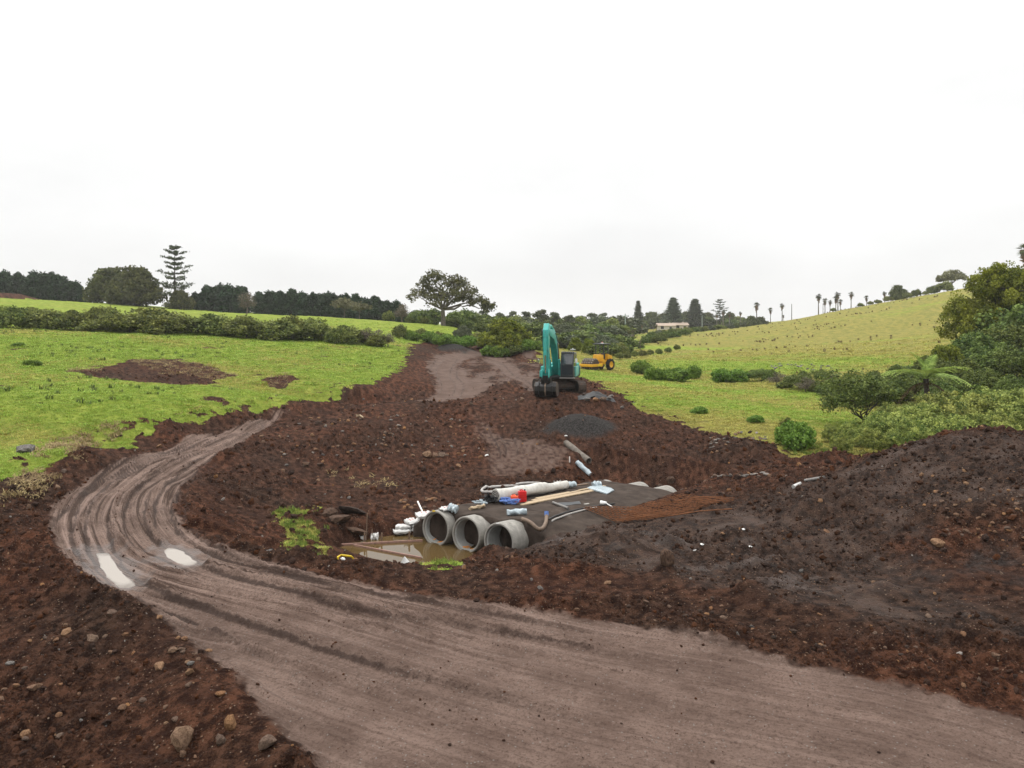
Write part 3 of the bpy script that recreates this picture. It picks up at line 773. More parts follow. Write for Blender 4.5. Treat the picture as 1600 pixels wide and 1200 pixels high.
M['hose_brown'] = simple('muddy_hose', (0.17, 0.12, 0.085), 0.7, 0, 0.2, 8, (0.07, 0.05, 0.04), 0.35, 6)
M['rust'] = simple('rusted_steel', (0.15, 0.055, 0.018), 0.85, 0, 0.35, 9, (0.09, 0.035, 0.016), 0.4, 5, 0.3, 60)
M['galv'] = simple('dull_steel', (0.20, 0.19, 0.18), 0.5, 0.6, 0.2, 10, (0.10, 0.07, 0.05), 0.4, 5)
M['bark'] = simple('grey_bark', (0.135, 0.115, 0.095), 0.9, 0, 0.3, 5, None, 0, 3, 0.6, 12)
M['bark_dark'] = simple('dark_bark', (0.052, 0.043, 0.035), 0.9, 0, 0.3, 5, None, 0, 3, 0.6, 12)
M['bark_pale'] = simple('pale_palm_bark', (0.19, 0.17, 0.15), 0.9, 0, 0.25, 5, None, 0, 3, 0.5, 12)
M['twig'] = simple('bare_twigs', (0.135, 0.105, 0.085), 0.9, 0, 0.3, 5)
M['teal'] = simple('teal_machine_paint', (0.045, 0.37, 0.335), 0.42, 0, 0.12, 3, (0.11, 0.16, 0.13), 0.38, 2.2, 0, 1, 0.4)
M['teal_pale'] = simple('pale_teal_machine_paint', (0.17, 0.47, 0.42), 0.4, 0, 0.08, 3, (0.15, 0.12, 0.09), 0.2, 3)
M['cab_grey'] = simple('dark_grey_cab_paint', (0.035, 0.038, 0.042), 0.4, 0, 0.1, 4, (0.10, 0.085, 0.07), 0.2, 4)
M['track'] = simple('muddy_track_steel', (0.070, 0.052, 0.042), 0.7, 0.2, 0.3, 6, (0.110, 0.064, 0.042), 0.55, 4, 0.5, 20)
M['bucket'] = simple('worn_black_steel', (0.020, 0.019, 0.019), 0.5, 0.4, 0.3, 6, (0.060, 0.037, 0.027), 0.4, 4)
M['chrome'] = simple('cylinder_rod_steel', (0.55, 0.55, 0.56), 0.18, 0.9, 0.05, 5)
M['glass'] = simple('tinted_cab_glass', (0.030, 0.038, 0.045), 0.06, 0, 0.05, 2, None, 0, 1, 0, 1, 0.8)
M['yellow'] = simple('yellow_machine_paint', (0.66, 0.34, 0.02), 0.4, 0, 0.1, 4, (0.2, 0.11, 0.06), 0.25, 4)
M['yellow_b'] = simple('bright_yellow_paint', (0.72, 0.50, 0.02), 0.4, 0, 0.1, 4, (0.25, 0.17, 0.08), 0.2, 4)
M['tyre'] = simple('black_rubber_with_mud', (0.016, 0.015, 0.015), 0.85, 0, 0.3, 5, (0.06, 0.042, 0.032), 0.35, 4)
M['white_paint'] = simple('white_paint', (0.72, 0.72, 0.70), 0.6, 0, 0.08, 4, (0.4, 0.38, 0.34), 0.2, 3)
M['wall_cream'] = simple('cream_wall', (0.52, 0.48, 0.40), 0.9, 0, 0.1, 2)
M['roof_brown'] = simple('weathered_roof', (0.36, 0.28, 0.22), 0.9, 0, 0.2, 2)
M['window_dark'] = simple('dark_window', (0.02, 0.022, 0.025), 0.1)
M['pole'] = simple('pale_green_pole', (0.30, 0.36, 0.33), 0.7)
M['rock_brown'] = rock_material('brown_basalt_rock', (0.085, 0.050, 0.034), (0.21, 0.125, 0.078))
M['rock_tan'] = rock_material('tan_weathered_rock', (0.12, 0.066, 0.038), (0.28, 0.17, 0.10))
M['rock_grey'] = rock_material('grey_basalt_rock', (0.10, 0.09, 0.082), (0.27, 0.245, 0.22))
M['rock_dark'] = rock_material('dark_wet_ledge_rock', (0.030, 0.021, 0.016), (0.095, 0.062, 0.046))
M['clod'] = rock_material('soil_clod', (0.022, 0.0108, 0.0070), (0.072, 0.033, 0.019))
M['clod_mud'] = rock_material('wet_mud_clod', (0.018, 0.0092, 0.0058), (0.052, 0.027, 0.017))

# ------------------------------------------------------------------ ground sheet
GRID = {}
def build_ground():
    th = np.concatenate([np.linspace(-math.pi + 0.01, -0.80, 24)[:-1], np.linspace(-0.80, -0.66, 60)[:-1], np.linspace(-0.66, 0.66, 800)[:-1], np.linspace(0.66, 0.80, 60)[:-1], np.linspace(0.80, math.pi - 0.01, 24)])
    rs = [2.5, 4.0, 5.5, 7.0, 8.0]
    while rs[-1] < 1500:
        r = rs[-1]
        st = min(max(r * r / 7200 * 1.35, 0.02), r * 0.0062)
        if r > 120: st = r * (0.0062 + 0.00003 * (r - 120))
        rs.append(r + st)
    rs = np.array(rs); nt, nr = len(th), len(rs)
    T, R = np.meshgrid(th, rs, indexing='ij')
    X = (R * np.sin(T)).ravel(); Y = (R * np.cos(T)).ravel()
    Z, (g, road, dep, wet, mud, gravel, dry, red) = height(X, Y, True, True)
    rq, ra = RQ[0].copy(), RQ[1].copy()
    Z = np.where(np.hypot(X, Y) > 1600, CZ - 7.0, Z)
    V = np.stack([X, Y, Z], 1)
    GRID.update(th=th, rs=rs, A={k: a.reshape(nt, nr) for k, a in dict(z=Z, g=g, road=road, mud=mud, gravel=gravel, dry=dry, wet=wet, dep=dep).items()})
    i = np.arange(nt - 1)[:, None] * nr + np.arange(nr - 1)[None]
    Fq = np.stack([i, i + nr, i + nr + 1, i + 1], -1).reshape(-1, 4)
    # closing wedge behind the camera
    j = np.arange(nr - 1); a = (nt - 1) * nr + j
    Fq = np.concatenate([Fq, np.stack([a, j, j + 1, a + 1], 1)])
    Fq = Fq[:, ::-1]
    sh = np.zeros_like(g)
    for P in PUD_PLAN:
        k = near_pl(X, Y, P, 2.0); sh[k] = np.maximum(sh[k], 0.8 * sstep(0.55, 0.1, poly_sd(X[k], Y[k], P) + 0.7 * fbm(X[k] * 1.5, Y[k] * 1.5, 3, 191)))
    sh = np.maximum(sh, 0.4 * mud * (1 - road) * sstep(0.12, 0.4, fbm(X * 0.45, Y * 0.9, 4, 192)) * (Y < 25) * (X < 9.5))
    ma = np.stack([g, road, np.clip(wet, 0, 1), sh], 1); mr = np.stack([rq, ra, (0.38 + 0.62 * sstep(13, 19, Y)) * ONR[0], FL[0]], 1)
    mb = np.stack([mud, gravel, dry, red], 1)
    n01 = lambda q: np.clip(0.5 + 0.55 * q, 0, 1)
    mc = np.stack([n01(fbm(X * 0.7, Y * 0.7, 4, 101)), n01(fbm(X * 3.7, Y * 3.7, 3, 102)), n01(fbm(X * 0.8 + Y * 0.25, Y * 0.8, 6, 103, 0.62)), n01(fbm(X * 0.9, Y * 1.1, 5, 104, 0.62))], 1)
    me = np_mesh('ground', V, Fq, True, {'mr': ('FLOAT_COLOR', mr), 'mc': ('FLOAT_COLOR', mc), 'ma': ('FLOAT_COLOR', ma), 'mb': ('FLOAT_COLOR', mb)})
    o = link('ground', me, M['ground']); tag(o, kind='structure')
    return o
build_ground()
def look(X, Y, *names):
    """values of the finished ground sheet, read off its own grid"""
    X = np.asarray(X, float); Y = np.asarray(Y, float)
    th, rs = GRID['th'], GRID['rs']; a = np.arctan2(X, Y); r = np.hypot(X, Y)
    i = np.clip(np.searchsorted(th, a) - 1, 0, len(th) - 2); j = np.clip(np.searchsorted(rs, r) - 1, 0, len(rs) - 2)
    fa = np.clip((a - th[i]) / (th[i + 1] - th[i]), 0, 1); fb = np.clip((r - rs[j]) / (rs[j + 1] - rs[j]), 0, 1); out = []
    for n in names:
        A = GRID['A'][n]; out.append(A[i, j] * (1 - fa) * (1 - fb) + A[i + 1, j] * fa * (1 - fb) + A[i, j + 1] * (1 - fa) * fb + A[i + 1, j + 1] * fa * fb)
    return out if len(out) > 1 else out[0]
def height(X, Y, *a): return look(X, Y, 'z')
def ground(x, y): return float(look(np.array([x]), np.array([y]), 'z')[0])

def flat_poly(name, P, z, mat):
    c = P.mean(0)
    bm = bmesh.new()
    vs = [bm.verts.new((p[0], p[1], z)) for p in P[:-1]]
    bm.faces.new(vs); bmesh.ops.recalc_face_normals(bm, faces=bm.faces)
    if bm.faces[:][0].normal.z < 0: bmesh.ops.reverse_faces(bm, faces=bm.faces[:])
    me = bpy.data.meshes.new(name); bm.to_mesh(me); bm.free()
    o = link(name, me, mat); return tag(o, kind='structure')
def grow(P, d):
    c = P.mean(0); v = P - c; L = np.hypot(v[:, 0], v[:, 1])[:, None]
    return c + v * (1 + d / L)
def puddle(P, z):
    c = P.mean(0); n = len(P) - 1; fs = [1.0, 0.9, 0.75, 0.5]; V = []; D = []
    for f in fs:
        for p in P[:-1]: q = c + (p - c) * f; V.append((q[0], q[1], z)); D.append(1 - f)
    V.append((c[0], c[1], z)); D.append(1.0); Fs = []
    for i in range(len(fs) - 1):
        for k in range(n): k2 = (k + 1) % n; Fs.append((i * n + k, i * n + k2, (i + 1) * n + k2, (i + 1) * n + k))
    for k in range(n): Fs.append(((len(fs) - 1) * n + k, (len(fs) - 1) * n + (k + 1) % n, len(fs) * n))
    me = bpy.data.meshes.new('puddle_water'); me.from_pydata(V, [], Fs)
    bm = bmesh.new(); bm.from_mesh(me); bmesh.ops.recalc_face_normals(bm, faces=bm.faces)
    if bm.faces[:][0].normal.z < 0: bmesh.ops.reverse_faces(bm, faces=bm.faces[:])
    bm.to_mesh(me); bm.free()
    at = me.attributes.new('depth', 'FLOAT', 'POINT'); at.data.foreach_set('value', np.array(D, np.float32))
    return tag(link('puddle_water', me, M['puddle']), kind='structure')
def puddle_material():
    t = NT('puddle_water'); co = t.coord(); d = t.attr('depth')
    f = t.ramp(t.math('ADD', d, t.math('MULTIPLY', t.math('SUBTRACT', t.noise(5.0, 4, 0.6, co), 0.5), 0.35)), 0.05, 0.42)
    c = t.mix(f, (0.095, 0.068, 0.048), (0.29, 0.25, 0.205))  # milky water, centre paled further to stand in for bright sky reflection
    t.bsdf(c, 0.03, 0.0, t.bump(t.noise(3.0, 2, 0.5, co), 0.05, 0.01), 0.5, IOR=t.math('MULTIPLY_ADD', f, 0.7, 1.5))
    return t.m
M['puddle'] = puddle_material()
flat_poly('pool_water', grow(pool_poly, 0.5), WZ + CZ, M['pool'])
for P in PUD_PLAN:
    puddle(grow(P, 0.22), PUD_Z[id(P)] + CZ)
# ------------------------------------------------------------------ vegetation
def ordinal(i):
    one = ['', 'first', 'second', 'third', 'fourth', 'fifth', 'sixth', 'seventh', 'eighth', 'ninth']; ten = ['', 'ten', 'twenty', 'thirty', 'forty', 'fifty', 'sixty']; n = i + 1
    if n <= 20: return ORD[i]
    if n % 10 == 0: return ten[n // 10][:-1] + 'ieth'
    return ten[n // 10] + '-' + one[n % 10]
ORD = ['first', 'second', 'third', 'fourth', 'fifth', 'sixth', 'seventh', 'eighth', 'ninth', 'tenth', 'eleventh', 'twelfth', 'thirteenth', 'fourteenth', 'fifteenth', 'sixteenth', 'seventeenth', 'eighteenth', 'nineteenth', 'twentieth', 'twenty-first', 'twenty-second', 'twenty-third', 'twenty-fourth', 'twenty-fifth', 'twenty-sixth', 'twenty-seventh', 'twenty-eighth', 'twenty-ninth', 'thirtieth']
L_ = leaf_material
M['lf_conifer'] = L_('dark_conifer_needles', (0.0150, 0.0325, 0.0163), (0.0450, 0.0775, 0.0350), 0.1)
M['lf_fig'] = L_('fig_leaves', (0.0483, 0.0638, 0.0207), (0.1466, 0.1587, 0.0517), 0.15)
M['lf_pine'] = L_('norfolk_pine_needles', (0.0400, 0.0585, 0.0308), (0.1078, 0.1263, 0.0647), 0.1)
M['lf_big'] = L_('broad_olive_leaves', (0.0420, 0.0504, 0.0168), (0.1470, 0.1400, 0.0504), 0.2)
M['lf_euc'] = L_('eucalypt_leaves', (0.0561, 0.0726, 0.0396), (0.1568, 0.1733, 0.0990), 0.2)
M['lf_acacia'] = L_('acacia_leaves', (0.0596, 0.0875, 0.0118), (0.2760, 0.2981, 0.0365), 0.25)
M['lf_lantana'] = L_('lantana_leaves', (0.0604, 0.1024, 0.0236), (0.4151, 0.4364, 0.1182), 0.25)
M['lf_shrub'] = L_('dark_shrub_leaves', (0.0390, 0.0672, 0.0176), (0.1900, 0.2350, 0.0580), 0.2)
M['lf_hedge'] = L_('hedge_leaves', (0.0414, 0.0677, 0.0177), (0.2732, 0.2981, 0.0828), 0.25)
M['lf_bright'] = L_('bright_green_leaves', (0.0660, 0.1320, 0.0198), (0.2145, 0.3300, 0.0578), 0.3)
M['lf_brown'] = L_('brownish_sparse_leaves', (0.0840, 0.0744, 0.0504), (0.1860, 0.1560, 0.1104), 0.15)
M['lf_pale'] = L_('pale_grey_green_leaves', (0.0840, 0.0864, 0.0408), (0.2280, 0.2160, 0.1176), 0.2)
M['lf_palm'] = L_('palm_fronds', (0.0420, 0.0528, 0.0240), (0.1140, 0.1260, 0.0540), 0.15)
M['lf_palm_dead'] = L_('dead_palm_fronds', (0.1540, 0.1045, 0.0605), (0.2640, 0.1815, 0.0990), 0.15)
M['lf_fern'] = L_('tree_fern_fronds', (0.1463, 0.2145, 0.0429), (0.3705, 0.4582, 0.1170), 0.3)
M['lf_fern_dead'] = L_('dead_fern_fronds', (0.0500, 0.0300, 0.0180), (0.1400, 0.0750, 0.0400), 0.1)
M['lf_grass'] = L_('pasture_grass', (0.1660, 0.2511, 0.0320), (0.3632, 0.4645, 0.0850), 0.3, 0.6, 0.5)
M['lf_long'] = L_('long_green_grass', (0.075, 0.120, 0.018), (0.190, 0.250, 0.050), 0.3, 0.6, 0.5)
M['lf_grass_dry'] = L_('dry_pasture_grass', (0.2457, 0.2457, 0.0562), (0.4886, 0.4296, 0.1170), 0.3, 0.6, 0.5)
M['lf_tussock'] = L_('brown_tussock', (0.1114, 0.0891, 0.0446), (0.2970, 0.2302, 0.1040), 0.2, 0.7, 0.5)
M['lf_straw'] = L_('straw', (0.2090, 0.1540, 0.0770), (0.3960, 0.2970, 0.1540), 0.2, 0.7, 0.5)

def leaf_quads(C, out, size, rng, up=0.4, outw=0.5, elong=1.3, tint=None, name='crown', droop=0.0):
    n = len(C); size = np.broadcast_to(size, (n,))
    nrm = rng.randn(n, 3) + out * outw; nrm[:, 2] += up
    nrm /= np.linalg.norm(nrm, axis=1, keepdims=True) + 1e-9
    a = np.cross(nrm, rng.randn(n, 3)); a[:, 2] -= droop; a -= nrm * (a * nrm).sum(1, keepdims=True); a /= np.linalg.norm(a, axis=1, keepdims=True) + 1e-9
    b = np.cross(nrm, a)
    s = size[:, None] * (0.6 + 0.8 * rng.rand(n, 1))
    la = a * s * elong * 0.5; lb = b * s * 0.5
    V = np.stack([C - la, C + lb * 0.9 - la * 0.15, C + la, C - lb * 0.9 - la * 0.15], 1).reshape(-1, 3)
    Fq = np.arange(n * 4).reshape(n, 4)
    if tint is None: tint = rng.rand(n)
    return V, Fq, np.repeat(np.clip(tint, 0, 1), 4)

def crown_mesh(name, blobs, nclump, nleaf, crad, lsize, seed, low=-0.5, up=0.5, elong=1.3, flat=0.75, fill=0.25, droop=0.0, outw=0.5):
    rng = np.random.RandomState(seed); Cs = []; Os = []; Ts = []
    for (c, r) in blobs:
        c = np.array(c, float); r = np.array(r if hasattr(r, '__len__') else (r, r, r), float)
        d = rng.randn(nclump * 3, 3); d /= np.linalg.norm(d, axis=1, keepdims=True)
        d = d[d[:, 2] > low][:nclump]
        rad = np.where(rng.rand(len(d)) < fill, rng.rand(len(d)) ** 0.5 * 0.8, 0.74 + 0.30 * rng.rand(len(d)) + np.where(rng.rand(len(d)) < 0.16, 0.22 * rng.rand(len(d)), 0))
        cc = c + d * r * rad[:, None]
        for k in range(len(cc)):
            m = int(nleaf * (0.6 + 0.8 * rng.rand()))
            cr = crad * (0.7 + 0.6 * rng.rand())
            p = rng.randn(m, 3); p /= np.maximum(1.0, np.linalg.norm(p, axis=1, keepdims=True) / 1.5)
            p = cc[k] + p * cr * np.array([1, 1, flat])
            Cs.append(p); Os.append(np.repeat(d[k][None], m, 0)); Ts.append(np.clip(0.1 + 0.8 * rng.rand() + 0.5 * (rng.rand(m) - 0.5), 0, 1))
    C = np.concatenate(Cs); O = np.concatenate(Os); T = np.concatenate(Ts)
    C[:, 2] = np.maximum(C[:, 2], 0.03)
    V, Fq, tint = leaf_quads(C, O, lsize, rng, up, outw, elong, T, droop=droop)
    return np_mesh(name, V, Fq, False, {'tint': ('FLOAT', tint)})

def wood_mesh(name, limbs, seg=7, mat=None):
    """limbs: list of (points, radii)"""
    mb = MB()
    for P, R in limbs: mb.tube(P, R, seg)
    me = bpy.data.meshes.new(name); me.from_pydata(mb.v, [], mb.f)
    me.polygons.foreach_set('use_smooth', np.ones(len(me.polygons), bool)); me.update()
    if mat: me.materials.append(mat)
    return me

def limb_to(p0, p1, r0, r1, rng, n=5, wob=0.12, sag=0.0):
    p0 = np.array(p0, float); p1 = np.array(p1, float); L = np.linalg.norm(p1 - p0); P = []; R = []
    for i in range(n + 1):
        t = i / n; q = p0 + (p1 - p0) * t
        if 0 < i < n: q = q + rng.randn(3) * L * wob * 0.35
        q[2] += sag * math.sin(math.pi * t) * L
        P.append(tuple(q)); R.append(r0 + (r1 - r0) * t)
    return P, R

PROTO = {}
def proto(kind, parts): PROTO[kind] = parts   # parts: list of (part name, mesh) in metres, base at origin; nominal height first
def tree_proto(kind, H, trunk_r, blobs, wood_mat, leaf_mat, seed, nclump, nleaf, crad, lsize, split=0.35, crown_kw=None, wood=True, extra_limbs=0):
    rng = np.random.RandomState(seed); limbs = []
    if wood:
        sp = (rng.randn() * 0.02 * H, rng.randn() * 0.02 * H, H * split)
        limbs.append(limb_to((0, 0, -0.3), sp, trunk_r * 1.25, trunk_r * 0.8, rng, 4, 0.03))
        for c, r in blobs:
            limbs.append(limb_to(sp, np.array(c) + np.array([0, 0, -0.15]) , trunk_r * 0.55, trunk_r * 0.12, rng, 5, 0.16, 0.04))
            for _ in range(extra_limbs):
                d = rng.randn(3); d[2] = abs(d[2]) * 0.5; d /= np.linalg.norm(d)
                rv = np.array(r if hasattr(r, '__len__') else (r, r, r))
                limbs.append(limb_to(np.array(c), np.array(c) + d * rv * 0.9, trunk_r * 0.2, trunk_r * 0.05, rng, 3, 0.2))
    kw = crown_kw or {}
    cm = crown_mesh('crown', blobs, nclump, nleaf, crad, lsize, seed, **kw); cm.materials.append(leaf_mat)
    parts = [('crown', cm)]
    if wood: parts.insert(0, ('trunk', wood_mesh('trunk', limbs, 7, wood_mat)))
    PROTO[kind] = (H, parts)

def plant(kind, name, label, cat, loc, height, width_f=1.0, rz=None, group=None, rng=random.Random(5)):
    H, parts = PROTO[kind]
    s = height / H
    o = empty(name, loc, rng.uniform(0, 6.28) if rz is None else rz, label, cat, group)
    o.scale = (s * width_f, s * width_f, s)
    for pn, me in parts:
        link(pn, me, None, o)
    return o
def plant_px(kind, name, label, cat, u, vtop, Y, width_f=1.0, group=None, rz=None, sink=0.0, hmin=0.5):
    p = put_y(u, Y); p.z -= sink
    top = CZ - (vtop - HOR) / F * Y
    return plant(kind, name, label, cat, p, max(hmin, top - p.z), width_f, rz, group)

R_ = np.random.RandomState
def ring_blobs(rng, n, R, z0, z1, br, flat=0.7):
    out = []
    for i in range(n):
        a = 2 * math.pi * i / n + rng.uniform(-0.4, 0.4); rr = R * rng.uniform(0.55, 1.0)
        b = br * rng.uniform(0.75, 1.2)
        out.append(((rr * math.cos(a), rr * math.sin(a), rng.uniform(z0, z1)), (b, b, b * flat)))
    return out
rg = R_(3)
for k in range(3):     # windbreak conifers, about 7 m
    bl = [((rg.uniform(-.3, .3), rg.uniform(-.3, .3), z), (r, r, 1.3)) for z, r in ((0.9, 2.1), (2.4, 2.1), (3.9, 1.75), (5.2, 1.2), (6.2, 0.6))]
    tree_proto('conifer%d' % k, 7.2, 0.22, bl, M['bark_dark'], M['lf_conifer'], 40 + k, 30, 24, 0.45, 0.44, 0.8, dict(low=-0.9, up=0.2, elong=1.6, flat=1.2, droop=-1.0))
for k in range(2):     # figs: broad dense domes, 9 m
    bl = ring_blobs(rg, 8, 4.6, 1.6, 3.2, 2.5, 0.8) + ring_blobs(rg, 6, 3.6, 3.8, 5.0, 2.3) + ring_blobs(rg, 4, 1.8, 5.8, 7.0, 2.1) + [((0, 0, 3.4), (4.2, 4.2, 3.2))]
    tree_proto('fig%d' % k, 9.0, 0.7, bl, M['bark_dark'], M['lf_fig'], 60 + k, 36, 24, 0.55, 0.46, 0.25, dict(low=-0.9, fill=0.15))
bl = [((-4.6, 0, 5.6), (2.4, 2.6, 1.5)), ((-3.4, 1, 7.6), (2.2, 2.2, 1.5)), ((-1.8, -1, 9.2), (1.8, 2.2, 1.2)), ((0.6, 0, 8.0), (2.6, 2.6, 1.6)), ((2.6, 1, 8.2), (2.2, 2.2, 1.2)),
      ((4.3, -1, 6.6), (2.2, 2.2, 1.2)), ((6.6, 0, 4.6), (2.0, 2.0, 1.1)), ((8.3, 0.5, 3.6), (1.3, 1.3, 0.9)), ((0, 2, 5.6), (3.2, 3.2, 2.2)), ((1.8, -2, 5.6), (3.0, 2.6, 1.8)), ((-1.5, -2, 5.0), (2.6, 2.4, 2.0)), ((3.4, 1.5, 5.4), (2.2, 2, 1.2))]
tree_proto('spreading', 10.4, 0.42, bl, M['bark'], M['lf_big'], 71, 32, 19, 0.38, 0.30, 0.30, dict(low=-0.7, fill=0.3), extra_limbs=5)
for k in range(3):     # eucalypts: open tufted crowns on slender limbs
    bl = ring_blobs(rg, 5, 2.4, 6.0, 9.0, 1.6, 0.6) + ring_blobs(rg, 3, 1.4, 9.4, 11.0, 1.2, 0.6) + ring_blobs(rg, 6, 2.6, 1.2, 4.6, 2.2, 0.8)
    tree_proto('eucalypt%d' % k, 12.0, 0.28, bl, M['bark'], M['lf_euc'], 80 + k, 20, 15, 0.45, 0.5, 0.4, dict(low=-0.6, fill=0.3))
for k in range(2):     # rounded acacias
    bl = ring_blobs(rg, 8, 2.0, 0.6, 1.1, 1.1, 0.9) + ring_blobs(rg, 8, 2.1, 1.6, 2.6, 1.35, 0.85) + ring_blobs(rg, 5, 1.1, 3.0, 3.9, 1.15, 0.8) + [((0, 0, 2.2), (2.2, 2.2, 1.7))]
    tree_proto('acacia%d' % k, 4.9, 0.2, bl, M['bark_dark'], M['lf_acacia'], 90 + k, 60, 34, 0.24, 0.17, 0.3, dict(low=-0.8, fill=0.12, flat=0.7))
bl = ring_blobs(rg, 10, 3.9, 2.6, 5.0, 1.9, 0.85) + ring_blobs(rg, 6, 2.4, 5.4, 7.0, 1.9, 0.8) + [((0, 0, 4), (3.6, 3.6, 3)), ((0.3, 0, 7.2), (1.7, 1.7, 1.2)), ((-4.2, -1.2, 2.0), (1.7, 1.7, 1.3)), ((-3.4, -2.4, 3.6), (1.8, 1.8, 1.4))]
tree_proto('acacia_big', 8.4, 0.3, bl, M['bark_dark'], M['lf_acacia'], 95, 56, 66, 0.30, 0.15, 0.25, dict(low=-0.75, fill=0.12, flat=0.65), extra_limbs=4)
for k in range(2):     # pale umbrella trees, brownish sparse trees
    bl = ring_blobs(rg, 6, 2.6, 2.9, 3.6, 1.5, 0.6) + [((0, 0, 3.8), (2.2, 2.2, 1.1))]
    tree_proto('umbrella%d' % k, 4.8, 0.16, bl, M['bark'], M['lf_pale'], 100 + k, 26, 18, 0.35, 0.34, 0.4, dict(low=-0.4, fill=0.2))
    bl = ring_blobs(rg, 6, 1.5, 1.8, 4.0, 1.2, 0.9) + [((0, 0, 4.6), (1.2, 1.2, 1.0))]
    tree_proto('sparse%d' % k, 5.6, 0.16, bl, M['twig'], M['lf_brown'], 104 + k, 24, 9, 0.40, 0.22, 0.3, dict(low=-0.7, fill=0.4), extra_limbs=7)
SHR = {}
def shrub_proto(kind, H, W, leaf, seed, nclump, nleaf, crad, lsize, nb=6, **kw):
    rr = R_(seed)
    bl = ring_blobs(rr, nb, W * 0.32, H * 0.3, H * 0.55, W * 0.24, 0.85) + [((0, 0, H * 0.45), (W * 0.34, W * 0.34, H * 0.4)), ((rr.uniform(-.2, .2) * W, rr.uniform(-.2, .2) * W, H * 0.68), (W * 0.2, W * 0.2, H * 0.27))]
    tree_proto(kind, H, 0.05, bl, M['bark_dark'], leaf, seed, nclump, nleaf, crad, lsize, 0.2, dict(dict(low=-0.6, fill=0.15), **kw))
for k in range(3): shrub_proto('hedge%d' % k, 2.2, 3.6, M['lf_hedge'], 200 + k, 34, 24, 0.22, 0.15)
for k in range(3): shrub_proto('lantana%d' % k, 2.4, 3.6, M['lf_lantana'], 210 + k, 52, 46, 0.15, 0.085, 8)
for k in range(3): shrub_proto('dark%d' % k, 2.8, 3.8, M['lf_shrub'], 220 + k, 60, 34, 0.22, 0.13, 7)
for k in range(2): shrub_proto('bright%d' % k, 1.1, 2.0, M['lf_bright'], 230 + k, 40, 26, 0.13, 0.11, 6)
for k in range(2): shrub_proto('farbush%d' % k, 3.4, 5.0, M['lf_shrub'], 240 + k, 30, 22, 0.36, 0.30)
for k in range(2): shrub_proto('farpale%d' % k, 3.0, 4.6, M['lf_hedge'], 250 + k, 30, 22, 0.34, 0.28)
shrub_proto('fareuc', 3.6, 5.0, M['lf_euc'], 263, 30, 20, 0.4, 0.32)
shrub_proto('greybush', 3.2, 5.0, M['lf_euc'], 261, 60, 26, 0.28, 0.18, 7)
tree_proto('twiggy', 3.4, 0.07, ring_blobs(R_(9), 9, 1.55, 1.2, 2.5, 0.75, 0.8) + [((0, 0, 2.5), (0.8, 0.8, 0.7))], M['bark_dark'], M['lf_shrub'], 271, 44, 16, 0.20, 0.085, 0.12, dict(low=-0.8, fill=0.4, elong=1.8), extra_limbs=5)

def bare_proto(kind, H, seed, lean=0.0):
    rr = R_(seed); limbs = []
    def grow_(p, d, L, r, lev):
        q = p + d * L
        limbs.append(limb_to(p, q, r, r * 0.6, rr, 3, 0.15))
        if lev == 0: return
        for _ in range(3 if lev > 1 else 4):
            nd = d + rr.randn(3) * 0.55; nd[2] += 0.12; nd /= np.linalg.norm(nd)
            grow_(p + (q - p) * rr.uniform(0.55, 1.0), nd, L * rr.uniform(0.55, 0.8), r * 0.55, lev - 1)
    grow_(np.array([0, 0, -0.2]), np.array([lean, 0, 1.0]), H * 0.36, 0.13, 4)
    PROTO[kind] = (H, [('trunk', wood_mesh('trunk', limbs, 5, M['twig']))])
for k in range(2): bare_proto('bare%d' % k, 6.0, 300 + k)

def norfolk_proto(kind, H, sparse, seed):
    rr = R_(seed); C = []; O = []; limbs = [([(0, 0, -0.3), (0, 0, H * 0.5), (0, 0, H)], [0.26, 0.17, 0.03])]
    z = H * (0.24 if sparse else 0.10)
    while z < H * 0.985:
        f = (z / H); L = H * (0.30 * (1 - f) ** 0.85 + 0.015) if not sparse else H * (0.40 * (1.10 - f) ** 0.6) * rr.uniform(0.6, 1.1)
        nb = 5 if sparse else 8
        a0 = rr.uniform(0, 6.28)
        for b in range(nb):
            a = a0 + 2 * math.pi * b / nb + rr.uniform(-.25, .25); l = L * (rr.uniform(0.45, 1.2) if sparse else rr.uniform(0.75, 1.1))
            z_ = z; z = z_ + (rr.uniform(-0.022, 0.022) * H if sparse else 0.0); d = np.array([math.cos(a), math.sin(a), 0.0]); tip = np.array([0, 0, z]) + d * l + np.array([0, 0, 0.02 * H + 0.10 * l])
            limbs.append(([(0, 0, z), tuple(np.array([0, 0, z]) + d * l * 0.55 - np.array([0, 0, 0.02 * l])), tuple(tip)], [0.06, 0.04, 0.02]))
            for s in np.linspace(0.45 if sparse else 0.15, 1.0, 10):
                m = 6
                p = np.array([0, 0, z]) + d * l * s + np.array([0, 0, (0.02 * H + 0.1 * l) * s ** 2]) + rr.randn(m, 3) * np.array([1, 1, 0.35 if sparse else 0.55]) * (0.16 + 0.14 * l / (0.2 * H)) * H / 13
                C.append(p); O.append(np.repeat(d[None], m, 0))
            z = z_
        z += H * (0.075 if sparse else 0.052) * rr.uniform(0.85, 1.2)
    C = np.concatenate(C); O = np.concatenate(O)
    V, Fq, t = leaf_quads(C, O, (0.26 if sparse else 0.34) * H / 13, rr, 0.9, 0.3, 1.8)
    cm = np_mesh('crown', V, Fq, False, {'tint': ('FLOAT', t)}); cm.materials.append(M['lf_pine'])
    PROTO[kind] = (H, [('trunk', wood_mesh('trunk', limbs, 6, M['bark_dark'])), ('crown', cm)])
norfolk_proto('norfolk_open', 13.0, True, 5); norfolk_proto('norfolk', 13.0, False, 6)

